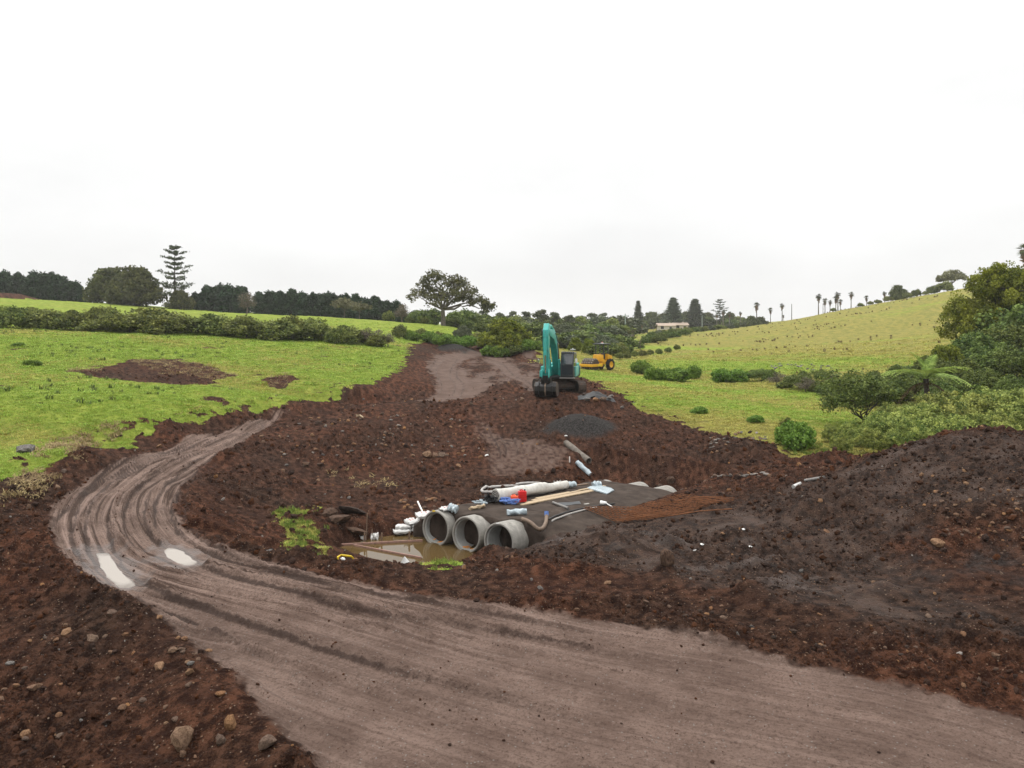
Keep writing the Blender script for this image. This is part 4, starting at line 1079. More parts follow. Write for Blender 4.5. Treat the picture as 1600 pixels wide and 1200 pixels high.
def palm_proto(kind, H, seed, cr=1.5):
    rr = R_(seed); V = []; Fs = []; T = []
    tops = (0, 0, H - cr * 0.55)
    for i in range(34):
        a = rr.uniform(0, 6.28); el = rr.uniform(-0.7, 1.25)
        d = np.array([math.cos(a) * math.cos(el), math.sin(a) * math.cos(el), math.sin(el)])
        side = np.cross(d, [0, 0, 1.0]); side /= np.linalg.norm(side); upv = np.cross(side, d)
        L = cr * rr.uniform(0.75, 1.1); base = np.array(tops) + d * L * 0.35; tn = rr.rand()
        for k in np.linspace(-1.1, 1.1, 9):      # fan of narrow blades
            dd = d * math.cos(k) + side * math.sin(k); w = np.cross(dd, upv) * L * 0.055
            tip = base + dd * L * 0.7 + np.array([0, 0, -0.16 * L])
            b = len(V); V += [base - w, base + w, tip]; Fs.append((b, b + 1, b + 2)); T += [tn] * 3
    V = np.array(V); cm = np_mesh('crown', V, np.array(Fs), False, {'tint': ('FLOAT', np.array(T))}); cm.materials.append(M['lf_palm'])
    sk, so = [], []
    C = np.array(tops) + rr.randn(60, 3) * np.array([0.22, 0.22, 0.5]) * cr * 0.6 - np.array([0, 0, cr * 0.75])
    Vq, Fq, t = leaf_quads(C, rr.randn(60, 3), 0.45 * cr / 1.5, rr, 0, 0, 2.0)
    dm = np_mesh('dead_skirt', Vq, Fq, False, {'tint': ('FLOAT', t)}); dm.materials.append(M['lf_palm_dead'])
    PROTO[kind] = (H, [('trunk', wood_mesh('trunk', [([(0, 0, -0.5), (0.05, 0, H * 0.5), (0, 0, H - cr * 0.4)], [0.24, 0.17, 0.14])], 7, M['bark_pale'])), ('crown', cm), ('dead_skirt', dm)])
palm_proto('palm0', 9.0, 1, 1.55); palm_proto('palm1', 9.0, 2, 1.4)

# ---- the skyline, left to right
xs = [(-40, 421), (-18, 425), (5, 423), (28, 430), (48, 428), (70, 430), (90, 433), (110, 440), (127, 446)]
for i, (u, v) in enumerate(xs[2:] ):
    plant_px('conifer%d' % (i % 3), 'conifer_tree', '%s dark windbreak conifer from the left edge, behind the sloping pasture' % ORD[i], 'tree', u, v + random.Random(i).uniform(-2, 4), 200, 1.2, 'conifers of the left windbreak')
plant_px('conifer1', 'conifer_tree', 'dark windbreak conifer cut off by the left edge of the picture', 'tree', -14, 425, 200, 1.2)
plant_px('fig0', 'fig_tree', 'wide dark olive fig tree, larger left dome beside the windbreak', 'tree', 172, 415, 196, 0.98)
plant_px('fig1', 'fig_tree', 'dark olive fig tree just left of the tall layered pine', 'tree', 214, 415, 192, 0.98)
plant_px('fig1', 'fig_tree', 'low dark fig at the foot of the tall layered pine', 'tree', 282, 452, 188, 0.95, rz=2.0)
plant_px('norfolk_open', 'norfolk_pine', 'tall open layered pine standing above the hedge on the left', 'tree', 273, 387, 190, 0.95)
ws = [(306, 456), (322, 451), (338, 447), (355, 449), (371, 452), (404, 457), (420, 455), (437, 458), (455, 456), (471, 459), (489, 459), (506, 461), (523, 462), (540, 463), (557, 464), (574, 465), (590, 468), (606, 471), (620, 474)]
for i, (u, v) in enumerate(ws):
    plant_px('conifer%d' % (i % 3), 'conifer_tree', '%s conifer from the left in the long windbreak right of the layered pine' % ORD[i], 'tree', u, v + random.Random(i).uniform(-3, 4), 198 - i * 0.8, 1.2, 'conifers of the long windbreak')
rw0 = random.Random(8)
b2 = [(u + rw0.uniform(5, 11), v + rw0.uniform(-3, 7)) for u, v in xs[2:-1]] 
for i, (u, v) in enumerate(b2): plant_px('conifer%d' % ((i + 1) % 3), 'conifer_tree', '%s conifer from the left in the rear row of the left windbreak' % ORD[i], 'tree', u, v, 204, 1.25, 'rear conifers of the left windbreak')
b2 = [(u + rw0.uniform(5, 11), v + rw0.uniform(-2, 6)) for u, v in ws]
for i, (u, v) in enumerate(b2): plant_px('conifer%d' % ((i + 1) % 3), 'conifer_tree', '%s conifer from the left in the rear row of the long windbreak' % ORD[i], 'tree', u, v, 203 - i * 0.8, 1.25, 'rear conifers of the long windbreak')
plant_px('sparse0', 'sparse_tree', 'brownish half bare tree in front of the windbreak, right of the layered pine', 'tree', 386, 456, 182, 1.05)
plant_px('umbrella0', 'umbrella_tree', 'pale flat topped tree, left one of the pair before the windbreak', 'tree', 538, 468, 172, 0.95)
plant_px('umbrella1', 'umbrella_tree', 'pale flat topped tree, right one of the pair before the windbreak', 'tree', 561, 472, 170, 0.85)
plant_px('farpale0', 'round_shrub', 'round green shrub at the end of the long windbreak', 'shrub', 607, 486, 150, 0.8)
plant_px('sparse1', 'sparse_tree', 'brownish half bare tree left of the big spreading tree', 'tree', 628, 474, 172, 1.2)
plant_px('spreading', 'spreading_tree', 'large spreading tree with grey trunk and open crown above the gravel pile', 'tree', 693, 423, 140, 1.0, rz=0.0)
bk = [('farbush0', 655, 484, 156, 1.0), ('farbush1', 672, 482, 152, 1.0), ('farbush0', 720, 484, 156, 1.0), ('farbush1', 740, 487, 160, 1.1), ('farbush0', 762, 492, 155, 1.1), ('farbush1', 640, 495, 145, 1.0), ('farpale0', 664, 496, 138, 1.0), ('farbush0', 706, 495, 146, 1.0), ('farbush1', 733, 500, 136, 1.0), ('farbush0', 752, 503, 132, 1.0)]
for i, (k, u, v, Y, w) in enumerate(sorted(bk, key=lambda q: q[1])):
    plant_px(k, 'background_shrub', '%s dark thicket shrub from the left, under or behind the spreading tree' % ORD[i], 'shrub', u, v, Y, w, 'thicket under the spreading tree')
plant_px('greybush', 'grey_green_shrub', 'round grey green shrub right of the spreading tree trunk', 'shrub', 722, 508, 118, 0.9)
plant_px('farpale1', 'leafy_shrub', 'small bluish round shrub left of the works road', 'shrub', 624, 507, 108, 0.65)
fl = [('bright0', 645, 517, 108), ('farpale0', 658, 516, 112), ('bright1', 672, 518, 108), ('farpale1', 688, 518, 110), ('bright0', 703, 522, 106), ('farpale0', 742, 520, 108), ('bright1', 730, 525, 104), ('farpale1', 757, 522, 106), ('bright0', 690, 526, 103), ('bright1', 765, 540, 98), ('bright0', 781, 543, 97), ('farpale0', 806, 542, 97), ('bright1', 822, 541, 98), ('bright0', 836, 538, 100)]
for i, (k, u, v, Y) in enumerate(sorted(fl, key=lambda q: q[1])):
    plant_px(k, 'leafy_shrub', '%s yellow green shrub from the left in the belt behind the far gravel pile' % ORD[i], 'shrub', u, v, Y, 0.9, 'shrubs behind the far gravel pile', hmin=1.4)
plant_px('acacia0', 'round_acacia', 'bright round acacia beside the top of the works road', 'tree', 791, 497, 100, 1.15)
plant_px('acacia1', 'round_acacia', 'rounded green acacia behind the cab of the excavator, left one', 'tree', 899, 526, 118, 0.8)
plant_px('acacia0', 'round_acacia', 'rounded green acacia left of the yellow roller', 'tree', 921, 529, 112, 0.8)
eu = [(756, 486, 230, 1), (780, 487, 235, 0), (802, 486, 225, 2), (822, 488, 210, 1), (846, 484, 190, 0), (866, 492, 200, 1), (888, 488, 185, 2), (905, 494, 215, 0), (925, 490, 250, 1), (942, 491, 300, 2), (958, 492, 310, 0), (972, 493, 320, 1), (912, 496, 320, 2), (985, 492, 330, 0)]
for i, (u, v, Y, k) in enumerate(eu):
    plant_px('eucalypt%d' % k, 'eucalypt_tree', '%s eucalypt from the left in the grey wood behind the excavator' % ORD[i], 'tree', u, v + random.Random(i + 9).uniform(-6, 2), Y, 1.05, 'eucalypts behind the excavator')
rw = random.Random(31); bb = []
for u in range(742, 985, 11): bb.append((u + rw.uniform(-4, 4), 496 + rw.uniform(-3, 5), 190 + rw.uniform(0, 50)))
for u in range(748, 975, 13): bb.append((u + rw.uniform(-4, 4), 505 + rw.uniform(-3, 5), 145 + rw.uniform(0, 30)))
for u in range(858, 975, 12): bb.append((u + rw.uniform(-4, 4), 520 + rw.uniform(-5, 5), 122 + rw.uniform(0, 14)))
for u in range(935, 985, 11): bb.append((u + rw.uniform(-3, 3), 538 + rw.uniform(-4, 4), 104 + rw.uniform(0, 8)))
bb.sort()
kinds = ['farbush0', 'greybush', 'farbush1', 'farpale0', 'farbush0', 'fareuc']
for i, (u, v, Y) in enumerate(bb):
    plant_px(kinds[i % 6], 'background_shrub', '%s bush from the left in the wood behind the excavator and roller' % ordinal(i), 'shrub', u, v, Y, 1.0 + 0.35 * (i % 3), 'undergrowth behind the machines')
plant_px('bare0', 'bare_tree', 'leafless grey tree right of the roller, nearest the pale pole', 'tree', 985, 505, 140, 0.9)
plant_px('bare1', 'bare_tree', 'leafless tree leaning among shrubs right of the yellow roller', 'tree', 1000, 520, 128, 0.9)
plant_px('bare0', 'bare_tree', 'smaller leafless tree behind the yellow roller', 'tree', 972, 520, 150, 0.9)
fp = [(997, 469, 340, 0.8, 'narrow dark pine, leftmost of the four pines on the skyline'), (1052, 464, 340, 1.4, 'pointed pine, second of the four on the skyline'), (1086, 466, 345, 1.4, 'pointed pine, third of the four on the skyline'), (1125, 469, 345, 1.1, 'round topped pine, rightmost of the four on the skyline')]
for u, v, Y, w, lab in fp: plant_px('norfolk' if u < 1120 else 'norfolk_open', 'norfolk_pine', lab, 'tree', u, v, Y, w)
fg = [(1018, 486, 360), (1036, 489, 365), (1060, 488, 360), (1074, 486, 368), (1104, 487, 360), (1140, 488, 362), (1160, 495, 360), (1173, 493, 300), (1188, 494, 300)]
for i, (u, v, Y) in enumerate(fg):
    plant_px('fig%d' % (i % 2), 'fig_tree', '%s dark dome tree from the left in the distant belt between the pines' % ORD[i], 'tree', u, v, Y, 1.0, 'dome trees among the distant pines')
md = []
for u in range(1020, 1165, 9): md.append((u + rw.uniform(-4, 4), 527 - (u - 1020) * 0.14 + rw.uniform(-4, 4), 180 + (u - 1020) * 0.45 + rw.uniform(-6, 6)))
for u in range(985, 1075, 10): md.append((u + rw.uniform(-4, 4), 543 - (u - 985) * 0.12 + rw.uniform(-4, 4), 135 + (u - 985) * 0.5 + rw.uniform(-6, 6)))
for u in range(1000, 1190, 12): md.append((u + rw.uniform(-4, 4), 497 + rw.uniform(-3, 3), 352 + rw.uniform(-5, 12)))
md.sort()
for i, (u, v, Y) in enumerate(md):
    plant_px(['farbush0', 'farbush1', 'farpale0', 'farbush1', 'fareuc'][i % 5], 'background_shrub', '%s bush from the left in the green belts below the distant pines' % ordinal(i), 'shrub', u, v, Y, 0.9 + 0.3 * (i % 3), 'bushes below the distant pines', hmin=1.5)
gb = [(968, 562, 98), (980, 560, 100), (992, 556, 104), (1004, 557, 106), (1016, 552, 110), (1030, 549, 115), (1044, 546, 120), (1058, 541, 130)]
for i, (u, v, Y) in enumerate(gb):
    plant_px('farpale%d' % (i % 2), 'leafy_shrub', '%s low green shrub from the roller along the hill foot' % ORD[i], 'shrub', u, v, Y, 0.8, 'low shrubs at the hill foot', hmin=0.9)
pl = [(1003, 507, 200), (1021, 508, 210), (1026, 507, 205), (1130, 484, 300), (1140, 487, 310), (1120, 490, 330), (1182, 473, 300), (1157, 487, 330), (1204, 481, 300), (1222, 474, 310), (1224, 492, 290), (1279, 459, 300), (1289, 466, 300), (1297, 469, 295), (1306, 463, 300), (1309, 456, 305), (1313, 468, 300), (1330, 456, 300), (1354, 462, 300), (1382, 455, 295), (1601, 381, 150)]
for i, (u, v, Y) in enumerate(pl):
    plant_px('palm%d' % (i % 2), 'fan_palm', '%s fan palm from the left along the skyline and hill crest' % ORD[i], 'palm', u, v, Y, 1.0, 'fan palms on the skyline')
ct = [('fig0', 1403, 444, 245, 0.75, 'dark round tree on the hill crest right of the last palm'), ('farbush0', 1432, 452, 242, 0.8, 'small dark bush on the hill crest, first right of the round tree'), ('farbush1', 1458, 446, 240, 0.9, 'dark bush on the hill crest, second right of the round tree'), ('umbrella0', 1488, 424, 238, 1.0, 'pale flat topped tree on the hill crest left of the large acacia'), ('farpale0', 1475, 440, 232, 1.0, 'green bush on the hill crest beside the large acacia')]
for k, u, v, Y, w, lab in ct: plant_px(k, 'crest_tree', lab, 'tree', u, v, Y, w)
cr = [(1345, 476, 238), (1360, 472, 238), (1372, 468, 238), (1388, 463, 238), (1418, 457, 236), (1446, 455, 234), (1302, 484, 240)]
for i, (u, v, Y) in enumerate(sorted(cr)): plant_px('farpale%d' % (i % 2), 'leafy_shrub', '%s low green shrub from the left along the hill crest under the palms' % ORD[i], 'shrub', u, v, Y, 1.1, 'low shrubs along the hill crest', hmin=1.2)

# ---- hedge across the left pasture
for i in range(27):
    u = -30 + i * 24.0; Y = 84 + (u / 600.0) * 6
    rh = random.Random(i * 3 + 1); u += rh.uniform(-8, 8); x, y = at_y(u, Y + rh.uniform(-2.5, 2.5))
    hgt = rh.uniform(1.5, 3.1) * (1.0 if u < 480 else 0.9)
    plant('hedge%d' % (i % 3), 'hedge_shrub', '%s bush from the left in the green hedge across the pasture' % ORD[i], 'shrub', Vector((x, y, ground(x, y) - 0.15)), hgt, rh.uniform(0.85, 1.45), None, 'bushes of the pasture hedge')
for i, (u, v) in enumerate([(575, 512), (592, 514), (606, 520)]):
    plant_px('sparse%d' % (i % 2), 'dead_brush', '%s brown brush clump at the right end of the hedge' % ORD[i], 'shrub', u, v, 90, 1.3, 'brown brush at the hedge end', hmin=1.0)

# ---- right hand gully and bank
plant_px('acacia_big', 'large_acacia', 'large bright acacia at the right edge on the hillside', 'tree', 1572, 412, 72, 0.86, sink=0.3)
plant_px('acacia1', 'round_acacia', 'small olive acacia below the large acacia', 'tree', 1478, 536, 62, 0.75)
rs_ = [(1440, 565, 62, 0), (1410, 570, 60, 1), (1520, 520, 64, 2), (1570, 500, 66, 0), (1600, 470, 68, 1), (1545, 540, 60, 2), (1590, 540, 58, 0), (1500, 560, 57, 1), (1540, 575, 54, 2), (1590, 585, 50, 0), (1640, 540, 56, 1), (1480, 585, 54, 0), (1640, 600, 47, 2), (1620, 500, 64, 2), (1375, 580, 58, 1), (1395, 588, 55, 2), (1425, 582, 56, 0), (1352, 594, 55, 2), (1457, 556, 61, 1), (1490, 540, 66, 2), (1466, 596, 52, 0)]
for i, (u, v, Y, k) in enumerate(sorted(rs_)):
    plant_px('dark%d' % k, 'gully_shrub', '%s dark bush from the left in the thicket below the large acacia' % ORD[i], 'shrub', u, v, Y, 1.0, 'dark thicket below the large acacia', hmin=1.5)
ln = [(1255, 672, 39, 0, .5), (1300, 668, 39.5, 1, .7), (1340, 655, 39, 2, .8), (1385, 642, 39, 0, .9), (1430, 628, 39, 1, 1.), (1475, 618, 39.5, 2, 1.), (1520, 610, 40, 0, 1.), (1565, 606, 40, 1, 1.), (1610, 603, 40, 2, 1.), (1655, 600, 40, 0, 1.),
      (1365, 668, 36.5, 1, .8), (1420, 655, 36, 2, .85), (1480, 645, 36, 0, .9), (1545, 640, 36, 1, .9), (1600, 640, 36.5, 2, .9), (1315, 684, 36.5, 2, .7), (1460, 610, 43, 1, 1.), (1540, 603, 43.5, 2, 1.), (1400, 628, 42, 0, .9), (1600, 604, 43, 0, .9)]
for i, (u, v, Y, k, w) in enumerate(sorted(ln)):
    plant_px('lantana%d' % k, 'lantana_shrub', '%s lantana bush from the left in the mass behind the spoil heap' % ORD[i], 'shrub', u, v, Y, w, 'lantana mass behind the spoil heap', hmin=1.0)
plant_px('twiggy', 'twiggy_tree', 'fine twiggy dark small tree left of the tree fern', 'tree', 1345, 572, 45, 1.15)
sm = [('bright0', 1052, 578, 1.25, 'bright green bush on the paddock right of the roller'), ('bright1', 1003, 567, 0.9, 'small bright bush nearest the roller on the paddock'), ('bright0', 1150, 579, 1.0, 'round bright bush beside the rocky gully'), ('bright1', 1128, 580, .8, 'small pale bush just left of the round gully bush'), ('bright1', 1082, 574, .7, 'tiny bush at the foot of the yellow hillside'), ('bright0', 1022, 577, .7, 'low straggling growth left of the bright paddock bush')]
for k, u, v, w, lab in sm:
    x, y = unproj(u, v + 18); plant(k, 'paddock_bush', lab, 'shrub', Vector((x, y, ground(x, y) - 0.05)), 18 / F * y + 0.25, w, None, None)
gy = sorted([(1178, 590), (1190, 596), (1203, 593), (1214, 602), (1226, 606), (1237, 599), (1249, 608), (1259, 613), (1268, 604), (1280, 612), (1291, 618), (1302, 609), (1313, 616), (1255, 596), (1284, 600)])
for i, (u, v) in enumerate(gy):
    x, y = unproj(u, v); plant(['hedge0', 'twiggy', 'dark1', 'sparse0', 'hedge2'][i % 5], 'gully_bush', '%s bush from the left along the gully below the yellow hill' % ORD[i], 'shrub', Vector((x, y, ground(x, y) - 0.1)), [0.9, 1.5, 1.1, 1.3, 0.7][i % 5], [1.2, 1.4, 1.0, 1.5, 1.3][i % 5], None, 'bushes along the gully')
lw = [('bright1', 1242, 700, 1.3, 0.8, 'grassy green clump in front of the lantana mass'), ('bright0', 1180, 660, 0.45, 1.2, 'low weed clump in the middle of the right paddock'), ('bright1', 1092, 645, 0.45, 1.4, 'low weed clump on the paddock nearest the dirt edge'), ('bright0', 50, 572, 0.5, 1.2, 'small dark weed clump on the left pasture'), ('hedge0', 1228, 680, 1.0, 0.5, 'seeding weed clump at the left end of the lantana'), ('bright0', 28, 541, 0.4, 1.5, 'flat weed patch on the upper left pasture')]
for k, u, v, h, w, lab in lw:
    x, y = unproj(u, v); plant(k, 'weed_clump', lab, 'plant', Vector((x, y, ground(x, y) - 0.05)), h, w)

# ---- tree fern: trunk, arching fronds (each its own part), dead skirt
def frond_mesh(L, seed, dead=False):
    rr = R_(seed); V = []; Fs = []; T = []
    def pt(s):
        return np.array([L * (s - 0.10 * s * s), 0.0, (-0.9 * s * s if dead else (0.42 * s - 0.62 * s * s)) * L])
    n = 20
    for i in range(n):
        s = 0.10 + 0.9 * i / n; p = pt(s); q = pt(s + 0.02)
        w = L * 0.24 * math.sin(math.pi * min(1, s * 0.93 + 0.07)) ** 0.8
        for sg in (-1, 1):
            tip = p + np.array([L * 0.05, sg * w, -0.10 * w - (0.4 * w if dead else 0)]); hw = L * 0.011
            b = len(V); V += [p - np.array([hw, 0, 0]), p + np.array([hw, 0, 0]), (p + tip) / 2 + np.array([hw * 1.1, 0, 0.02 * L]), tip, (p + tip) / 2 + np.array([-hw * 1.1, 0, 0.02 * L])]
            Fs.append((b, b + 1, b + 2, b + 4)); Fs.append((b + 4, b + 2, b + 3, b + 3)); tn = rr.rand(); T += [tn] * 5
    for i in range(8):   # midrib
        p = pt(i / 8); q = pt((i + 1) / 8); b = len(V); w = np.array([0, 0.012 * L * (1 - i / 9), 0])
        V += [p - w, p + w, q + w, q - w]; Fs.append((b, b + 1, b + 2, b + 3)); T += [0.2] * 4
    me = bpy.data.meshes.new('frond'); me.from_pydata([tuple(v) for v in V], [], [tuple(dict.fromkeys(f)) for f in Fs])
    a = me.attributes.new('tint', 'FLOAT', 'POINT'); a.data.foreach_set('value', np.array(T, np.float32)); me.update()
    me.materials.append(M['lf_fern_dead'] if dead else M['lf_fern'])
    return me
pf = put_y(1447, 46.0)
fz = CZ - (598 - HOR) / F * 46.0
tf = empty('tree_fern', pf, 0, 'tree fern with spreading pale fronds above the lantana mass', 'tree fern')
link('trunk', wood_mesh('trunk', [([(0, 0, -0.2), (0.05, 0, (fz - pf.z) * 0.5), (0, 0, fz - pf.z + 0.25)], [0.14, 0.12, 0.17])], 8, M['bark_dark']), None, tf)
fms = [frond_mesh(3.0, 1), frond_mesh(2.7, 2)]; dms = frond_mesh(1.7, 3, True)
for i in range(18):
    a = i * 2.399; el = 0.02 + 0.5 * ((i * 7) % 18) / 18
    o = link('frond', fms[i % 2], None, tf, (0, 0, fz - pf.z + 0.15), (0, -el, a)); o.scale = (1, 1, 1)
for i, el in enumerate((1.1, 1.25)): link('frond', fms[1], None, tf, (0, 0, fz - pf.z + 0.2), (0, -el, 0.6 + 2.5 * i), 0.75)
for i in range(9): link('dead_frond', dms, None, tf, (0, 0, fz - pf.z + 0.02), (0, -0.05, i * 0.7 + 0.2))
# ------------------------------------------------------------------ the works: culvert, materials on site, machines, rocks
def rock_mesh(name, seed, sub=2, jag=0.35, squash=(1, 0.85, 0.6)):
    rr = R_(seed); bm = bmesh.new(); bmesh.ops.create_icosphere(bm, subdivisions=sub, radius=1.0)
    pl = rr.randn(9, 3); pl /= np.linalg.norm(pl, axis=1, keepdims=True); off = rr.uniform(0.45, 0.85, 9)
    for v in bm.verts:
        p = np.array(v.co); d = p / np.linalg.norm(p)
        q = min([o / max(1e-3, d @ n) for n, o in zip(pl, off) if d @ n > 0.05] + [1.0])
        p = d * (1 - jag + jag * 0.0 + jag * q if False else (q * jag + (1 - jag) * min(q * 1.1, 1.0))) * (1 + 0.07 * rr.randn())
        v.co = p * np.array(squash)
    me = bpy.data.meshes.new(name); bm.to_mesh(me); bm.free()
    return me
SL = 0.08        # fall of the culvert along its length
RZ = -math.radians(36)
def CW(t, s, z): return Vector((P0[0] + AX[0] * t + PX[0] * s, P0[1] + AX[1] * t + PX[1] * s, z + CZ))
def front_t(s): return 0.38 + 0.16 * np.clip(s, -0.5, 6)
def fab_z(t, s):
    """top of the geotextile (relative to the camera)"""
    t = np.asarray(t, float); s = np.asarray(s, float)
    top = PIPE_ZC + PIPE_R + 0.03 - SL * t
    sag = -0.10 * (0.5 - 0.5 * np.cos(2 * math.pi * np.clip(s, 0, 2 * PIPE_GAP) / PIPE_GAP)) * sstep(7, 0.5, t)
    z = top + sag + 0.03 * fbm(t * 0.9, s * 0.9, 3, 700)
    z = z - np.where(s < 0, 0.55 * np.abs(s) ** 1.6, 0) - np.where(s > 2.9, 0.16 * np.clip(s - 2.9, 0, 9) ** 1.3, 0)
    z = z - 0.5 * sstep(2.0, 0.5, t) * sstep(3.2, 4.2, s)
    z = z - 0.9 * sstep(11.6, 13.0, t)
    return z
def surf(X, Y):
    X = np.asarray(X, float); Y = np.asarray(Y, float)
    gz = height(X, Y); t, s = culv(X, Y)
    inside = (t > front_t(s)) & (t < 12.9) & (s > -1.35) & (s < 5.2)
    return np.where(inside, np.maximum(gz, fab_z(t, s) + CZ), gz)
_yf = np.linspace(21, 45, 900)
def put_f(u, v):
    X = (u - 800.0) / F * _yf; Z = CZ - (v - HOR) / F * _yf
    d = Z - surf(X, _yf); k = np.where(d < 0)[0]
    k = k[0] if len(k) else 400
    y = _yf[k]; x = X[k]
    return Vector((x, y, float(surf(np.array([x]), np.array([y]))[0])))

# pipes
mouth = ['left', 'middle', 'right']
for i in range(3):
    c = CW(0, i * PIPE_GAP, PIPE_ZC)
    r = empty('concrete_pipe', c, 0, 'large grey concrete culvert pipe, %s of the three mouths above the pool' % mouth[i], 'pipe', 'three culvert pipes')
    r.rotation_euler = (-math.atan(SL), 0, RZ)
    b = MB(); b.lathe([(PIPE_R - 0.02, 0), (PIPE_R, 0.03), (PIPE_R, 13.0 - (0.8 if i == 0 else 0)), (0.56, 13.0 - (0.8 if i == 0 else 0)), (0.55, 0.0)], 56, closed=False)
    b.lathe([(0.55, 0.0), (PIPE_R - 0.02, 0.0)], 56)
    b.build('barrel', M['concrete'], r, smooth=30)
    q = MB(); q.lathe([(0.551, 0.09), (0.50, 0.10), (0.50, 12.0)], 56); q.build('bore', M['concrete_in'], r, smooth=30)
    m = MB()     # painted survey marks on the floor of the bore
    rr = R_(20 + i)
    if i < 2:
        for k in range(7):
            a = -math.pi / 2 + rr.uniform(-0.5, 0.3); y0 = 0.12 + rr.uniform(0, 0.10); aa = a + rr.uniform(-0.12, 0.12); y1 = y0 + rr.uniform(0.05, 0.3)
            m.tube([(0.494 * math.cos(a), y0, 0.494 * math.sin(a)), (0.494 * math.cos((a + aa) / 2), (y0 + y1) / 2, 0.494 * math.sin((a + aa) / 2)), (0.494 * math.cos(aa), y1, 0.494 * math.sin(aa))], 0.013, 5)
        t_ = NT('orange_marking_paint_%d' % i); t_.bsdf((0.72, 0.28, 0.04), 0.7); m.build('paint_mark', t_.m, r)
    else:
        for k in range(4):
            a = math.pi + 0.35 + 0.09 * k; m.tube([(0.494 * math.cos(a), 0.16 + 0.05 * (k % 2), 0.494 * math.sin(a)), (0.494 * math.cos(a + 0.05), 0.25, 0.494 * math.sin(a + 0.05))], 0.010, 5)
        t_ = NT('green_marking_paint'); t_.bsdf((0.02, 0.20, 0.13), 0.7); m.build('paint_mark', t_.m, r)
    if i != 1:
        lb = MB(); a = math.radians(100 if i == 0 else 96)
        lb.box((0.59 * math.cos(a), -0.004, 0.59 * math.sin(a)), (0.13, 0.006, 0.04), (0, -(a - math.pi / 2), 0)); lb.build('rim_label', M['yellow_b'] if i == 0 else M['white_paint'], r)

# geotextile sheet with a hanging front
ts = np.concatenate([np.linspace(0, 1, 90) ** 1.0]); ss = np.linspace(-1.35, 5.1, 80)
V = []; nS, nT = len(ss), len(ts) + 8
for s in ss:
    t0 = float(front_t(s)) + 0.05 * math.sin(s * 7) + 0.04 * math.sin(s * 17)
    zt = float(fab_z(t0, s))
    foot = -8.0 if s < 3.9 else float(height(np.array([CW(t0, s, 0).x]), np.array([CW(t0, s, 0).y]))[0]) - CZ - 0.05
    for k in range(8):
        f = 1 - k / 8
        V.append(CW(t0 - 0.03 * math.sin(f * 3.1) + 0.05 * f * math.sin(s * 9 + f * 3), s, zt + (foot - zt) * f))
    for q in ts:
        t = t0 + (12.9 - t0) * q
        p = CW(t, s, 0)
        z = float(fab_z(t, s)) + 0.012 * math.sin(t * 5 + s * 3) + 0.010 * math.sin(s * 8 - t * 2)
        V.append(Vector((p.x, p.y, z + CZ)))
V = np.array([tuple(v) for v in V]); ii = np.arange(nS - 1)[:, None] * nT + np.arange(nT - 1)[None]
me = np_mesh('geotextile_sheet', V, np.stack([ii, ii + 1, ii + nT + 1, ii + nT], -1).reshape(-1, 4)[:, ::-1], True)
o = link('geotextile_sheet', me, M['geotex']); tag(o, 'dark brown geotextile sheet draped over the culvert pipes', 'sheet')

# ---- things lying on the sheet
def can(name, u, v, w, h, d, mat, label, rz):
    p = put_f(u, v)
    r = empty(name, p, rz, label, 'fuel can')
    b = MB(); b.box((0, 0, h * 0.44), (w, d, h * 0.88)); b.box((w * 0.06, 0, h * 0.90), (w * 0.7, d * 0.8, h * 0.07), taper=(0.8, 0.8)); b.build('body', mat, r, 0.025, seg=3)
    hd = MB()
    for yy in (-d * 0.2, d * 0.2): hd.tube([(-w * 0.3, yy, h * 0.9), (-w * 0.26, yy, h * 1.0), (w * 0.02, yy, h * 1.0), (w * 0.05, yy, h * 0.9)], 0.016, 6)
    hd.build('handle', mat, r)
    c = MB(); c.tube([(w * 0.3, 0, h * 0.9), (w * 0.34, 0, h * 1.02)], 0.034, 10); c.build('cap', M['black_plastic'], r)
    rb = MB()
    for z in (0.28, 0.5, 0.72): rb.box((0, -d / 2 - 0.004, h * z * 0.88), (w * 0.7, 0.012, h * 0.06))
    rb.build('rib', mat, r, 0.004)
can('red_fuel_can', 816, 784, 0.30, 0.46, 0.20, M['red_plastic'], 'tall red plastic fuel can beside the white fabric roll', 0.25)
can('orange_fuel_can', 804, 787, 0.27, 0.34, 0.19, M['orange_plastic'], 'short orange plastic fuel can left of the red can', -0.15)

def path_f(L, lift=0.0, n=6):
    P = [np.array(put_f(u, v)) for u, v in L]; out = []
    for i in range(len(P) - 1):
        p0, p1, p2, p3 = P[max(i - 1, 0)], P[i], P[i + 1], P[min(i + 2, len(P) - 1)]
        for t in np.linspace(0, 1, n, endpoint=False):
            out.append(0.5 * (2 * p1 + (p2 - p0) * t + (2 * p0 - 5 * p1 + 4 * p2 - p3) * t * t + (3 * p1 - p0 - 3 * p2 + p3) * t ** 3))
    out.append(P[-1])
    for q in out: q[2] = max(q[2], float(surf(np.array([q[0]]), np.array([q[1]]))[0])) + lift
    return [tuple(q) for q in out]
hz = path_f([(806,759),(822,757),(842,757),(849,760),(838,764),(805,767),(775,771),(757,771),(753,768),(765,764),(790,762),(808,762)], 0.06)
m = MB(); m.tube(hz, [0.055 + 0.004 * (i % 2) for i in range(len(hz))], 10); o = m.build('hose_coil', M['hose'], smooth=80); tag(o, 'grey ribbed hose lying in a long loop behind the fabric roll', 'hose')
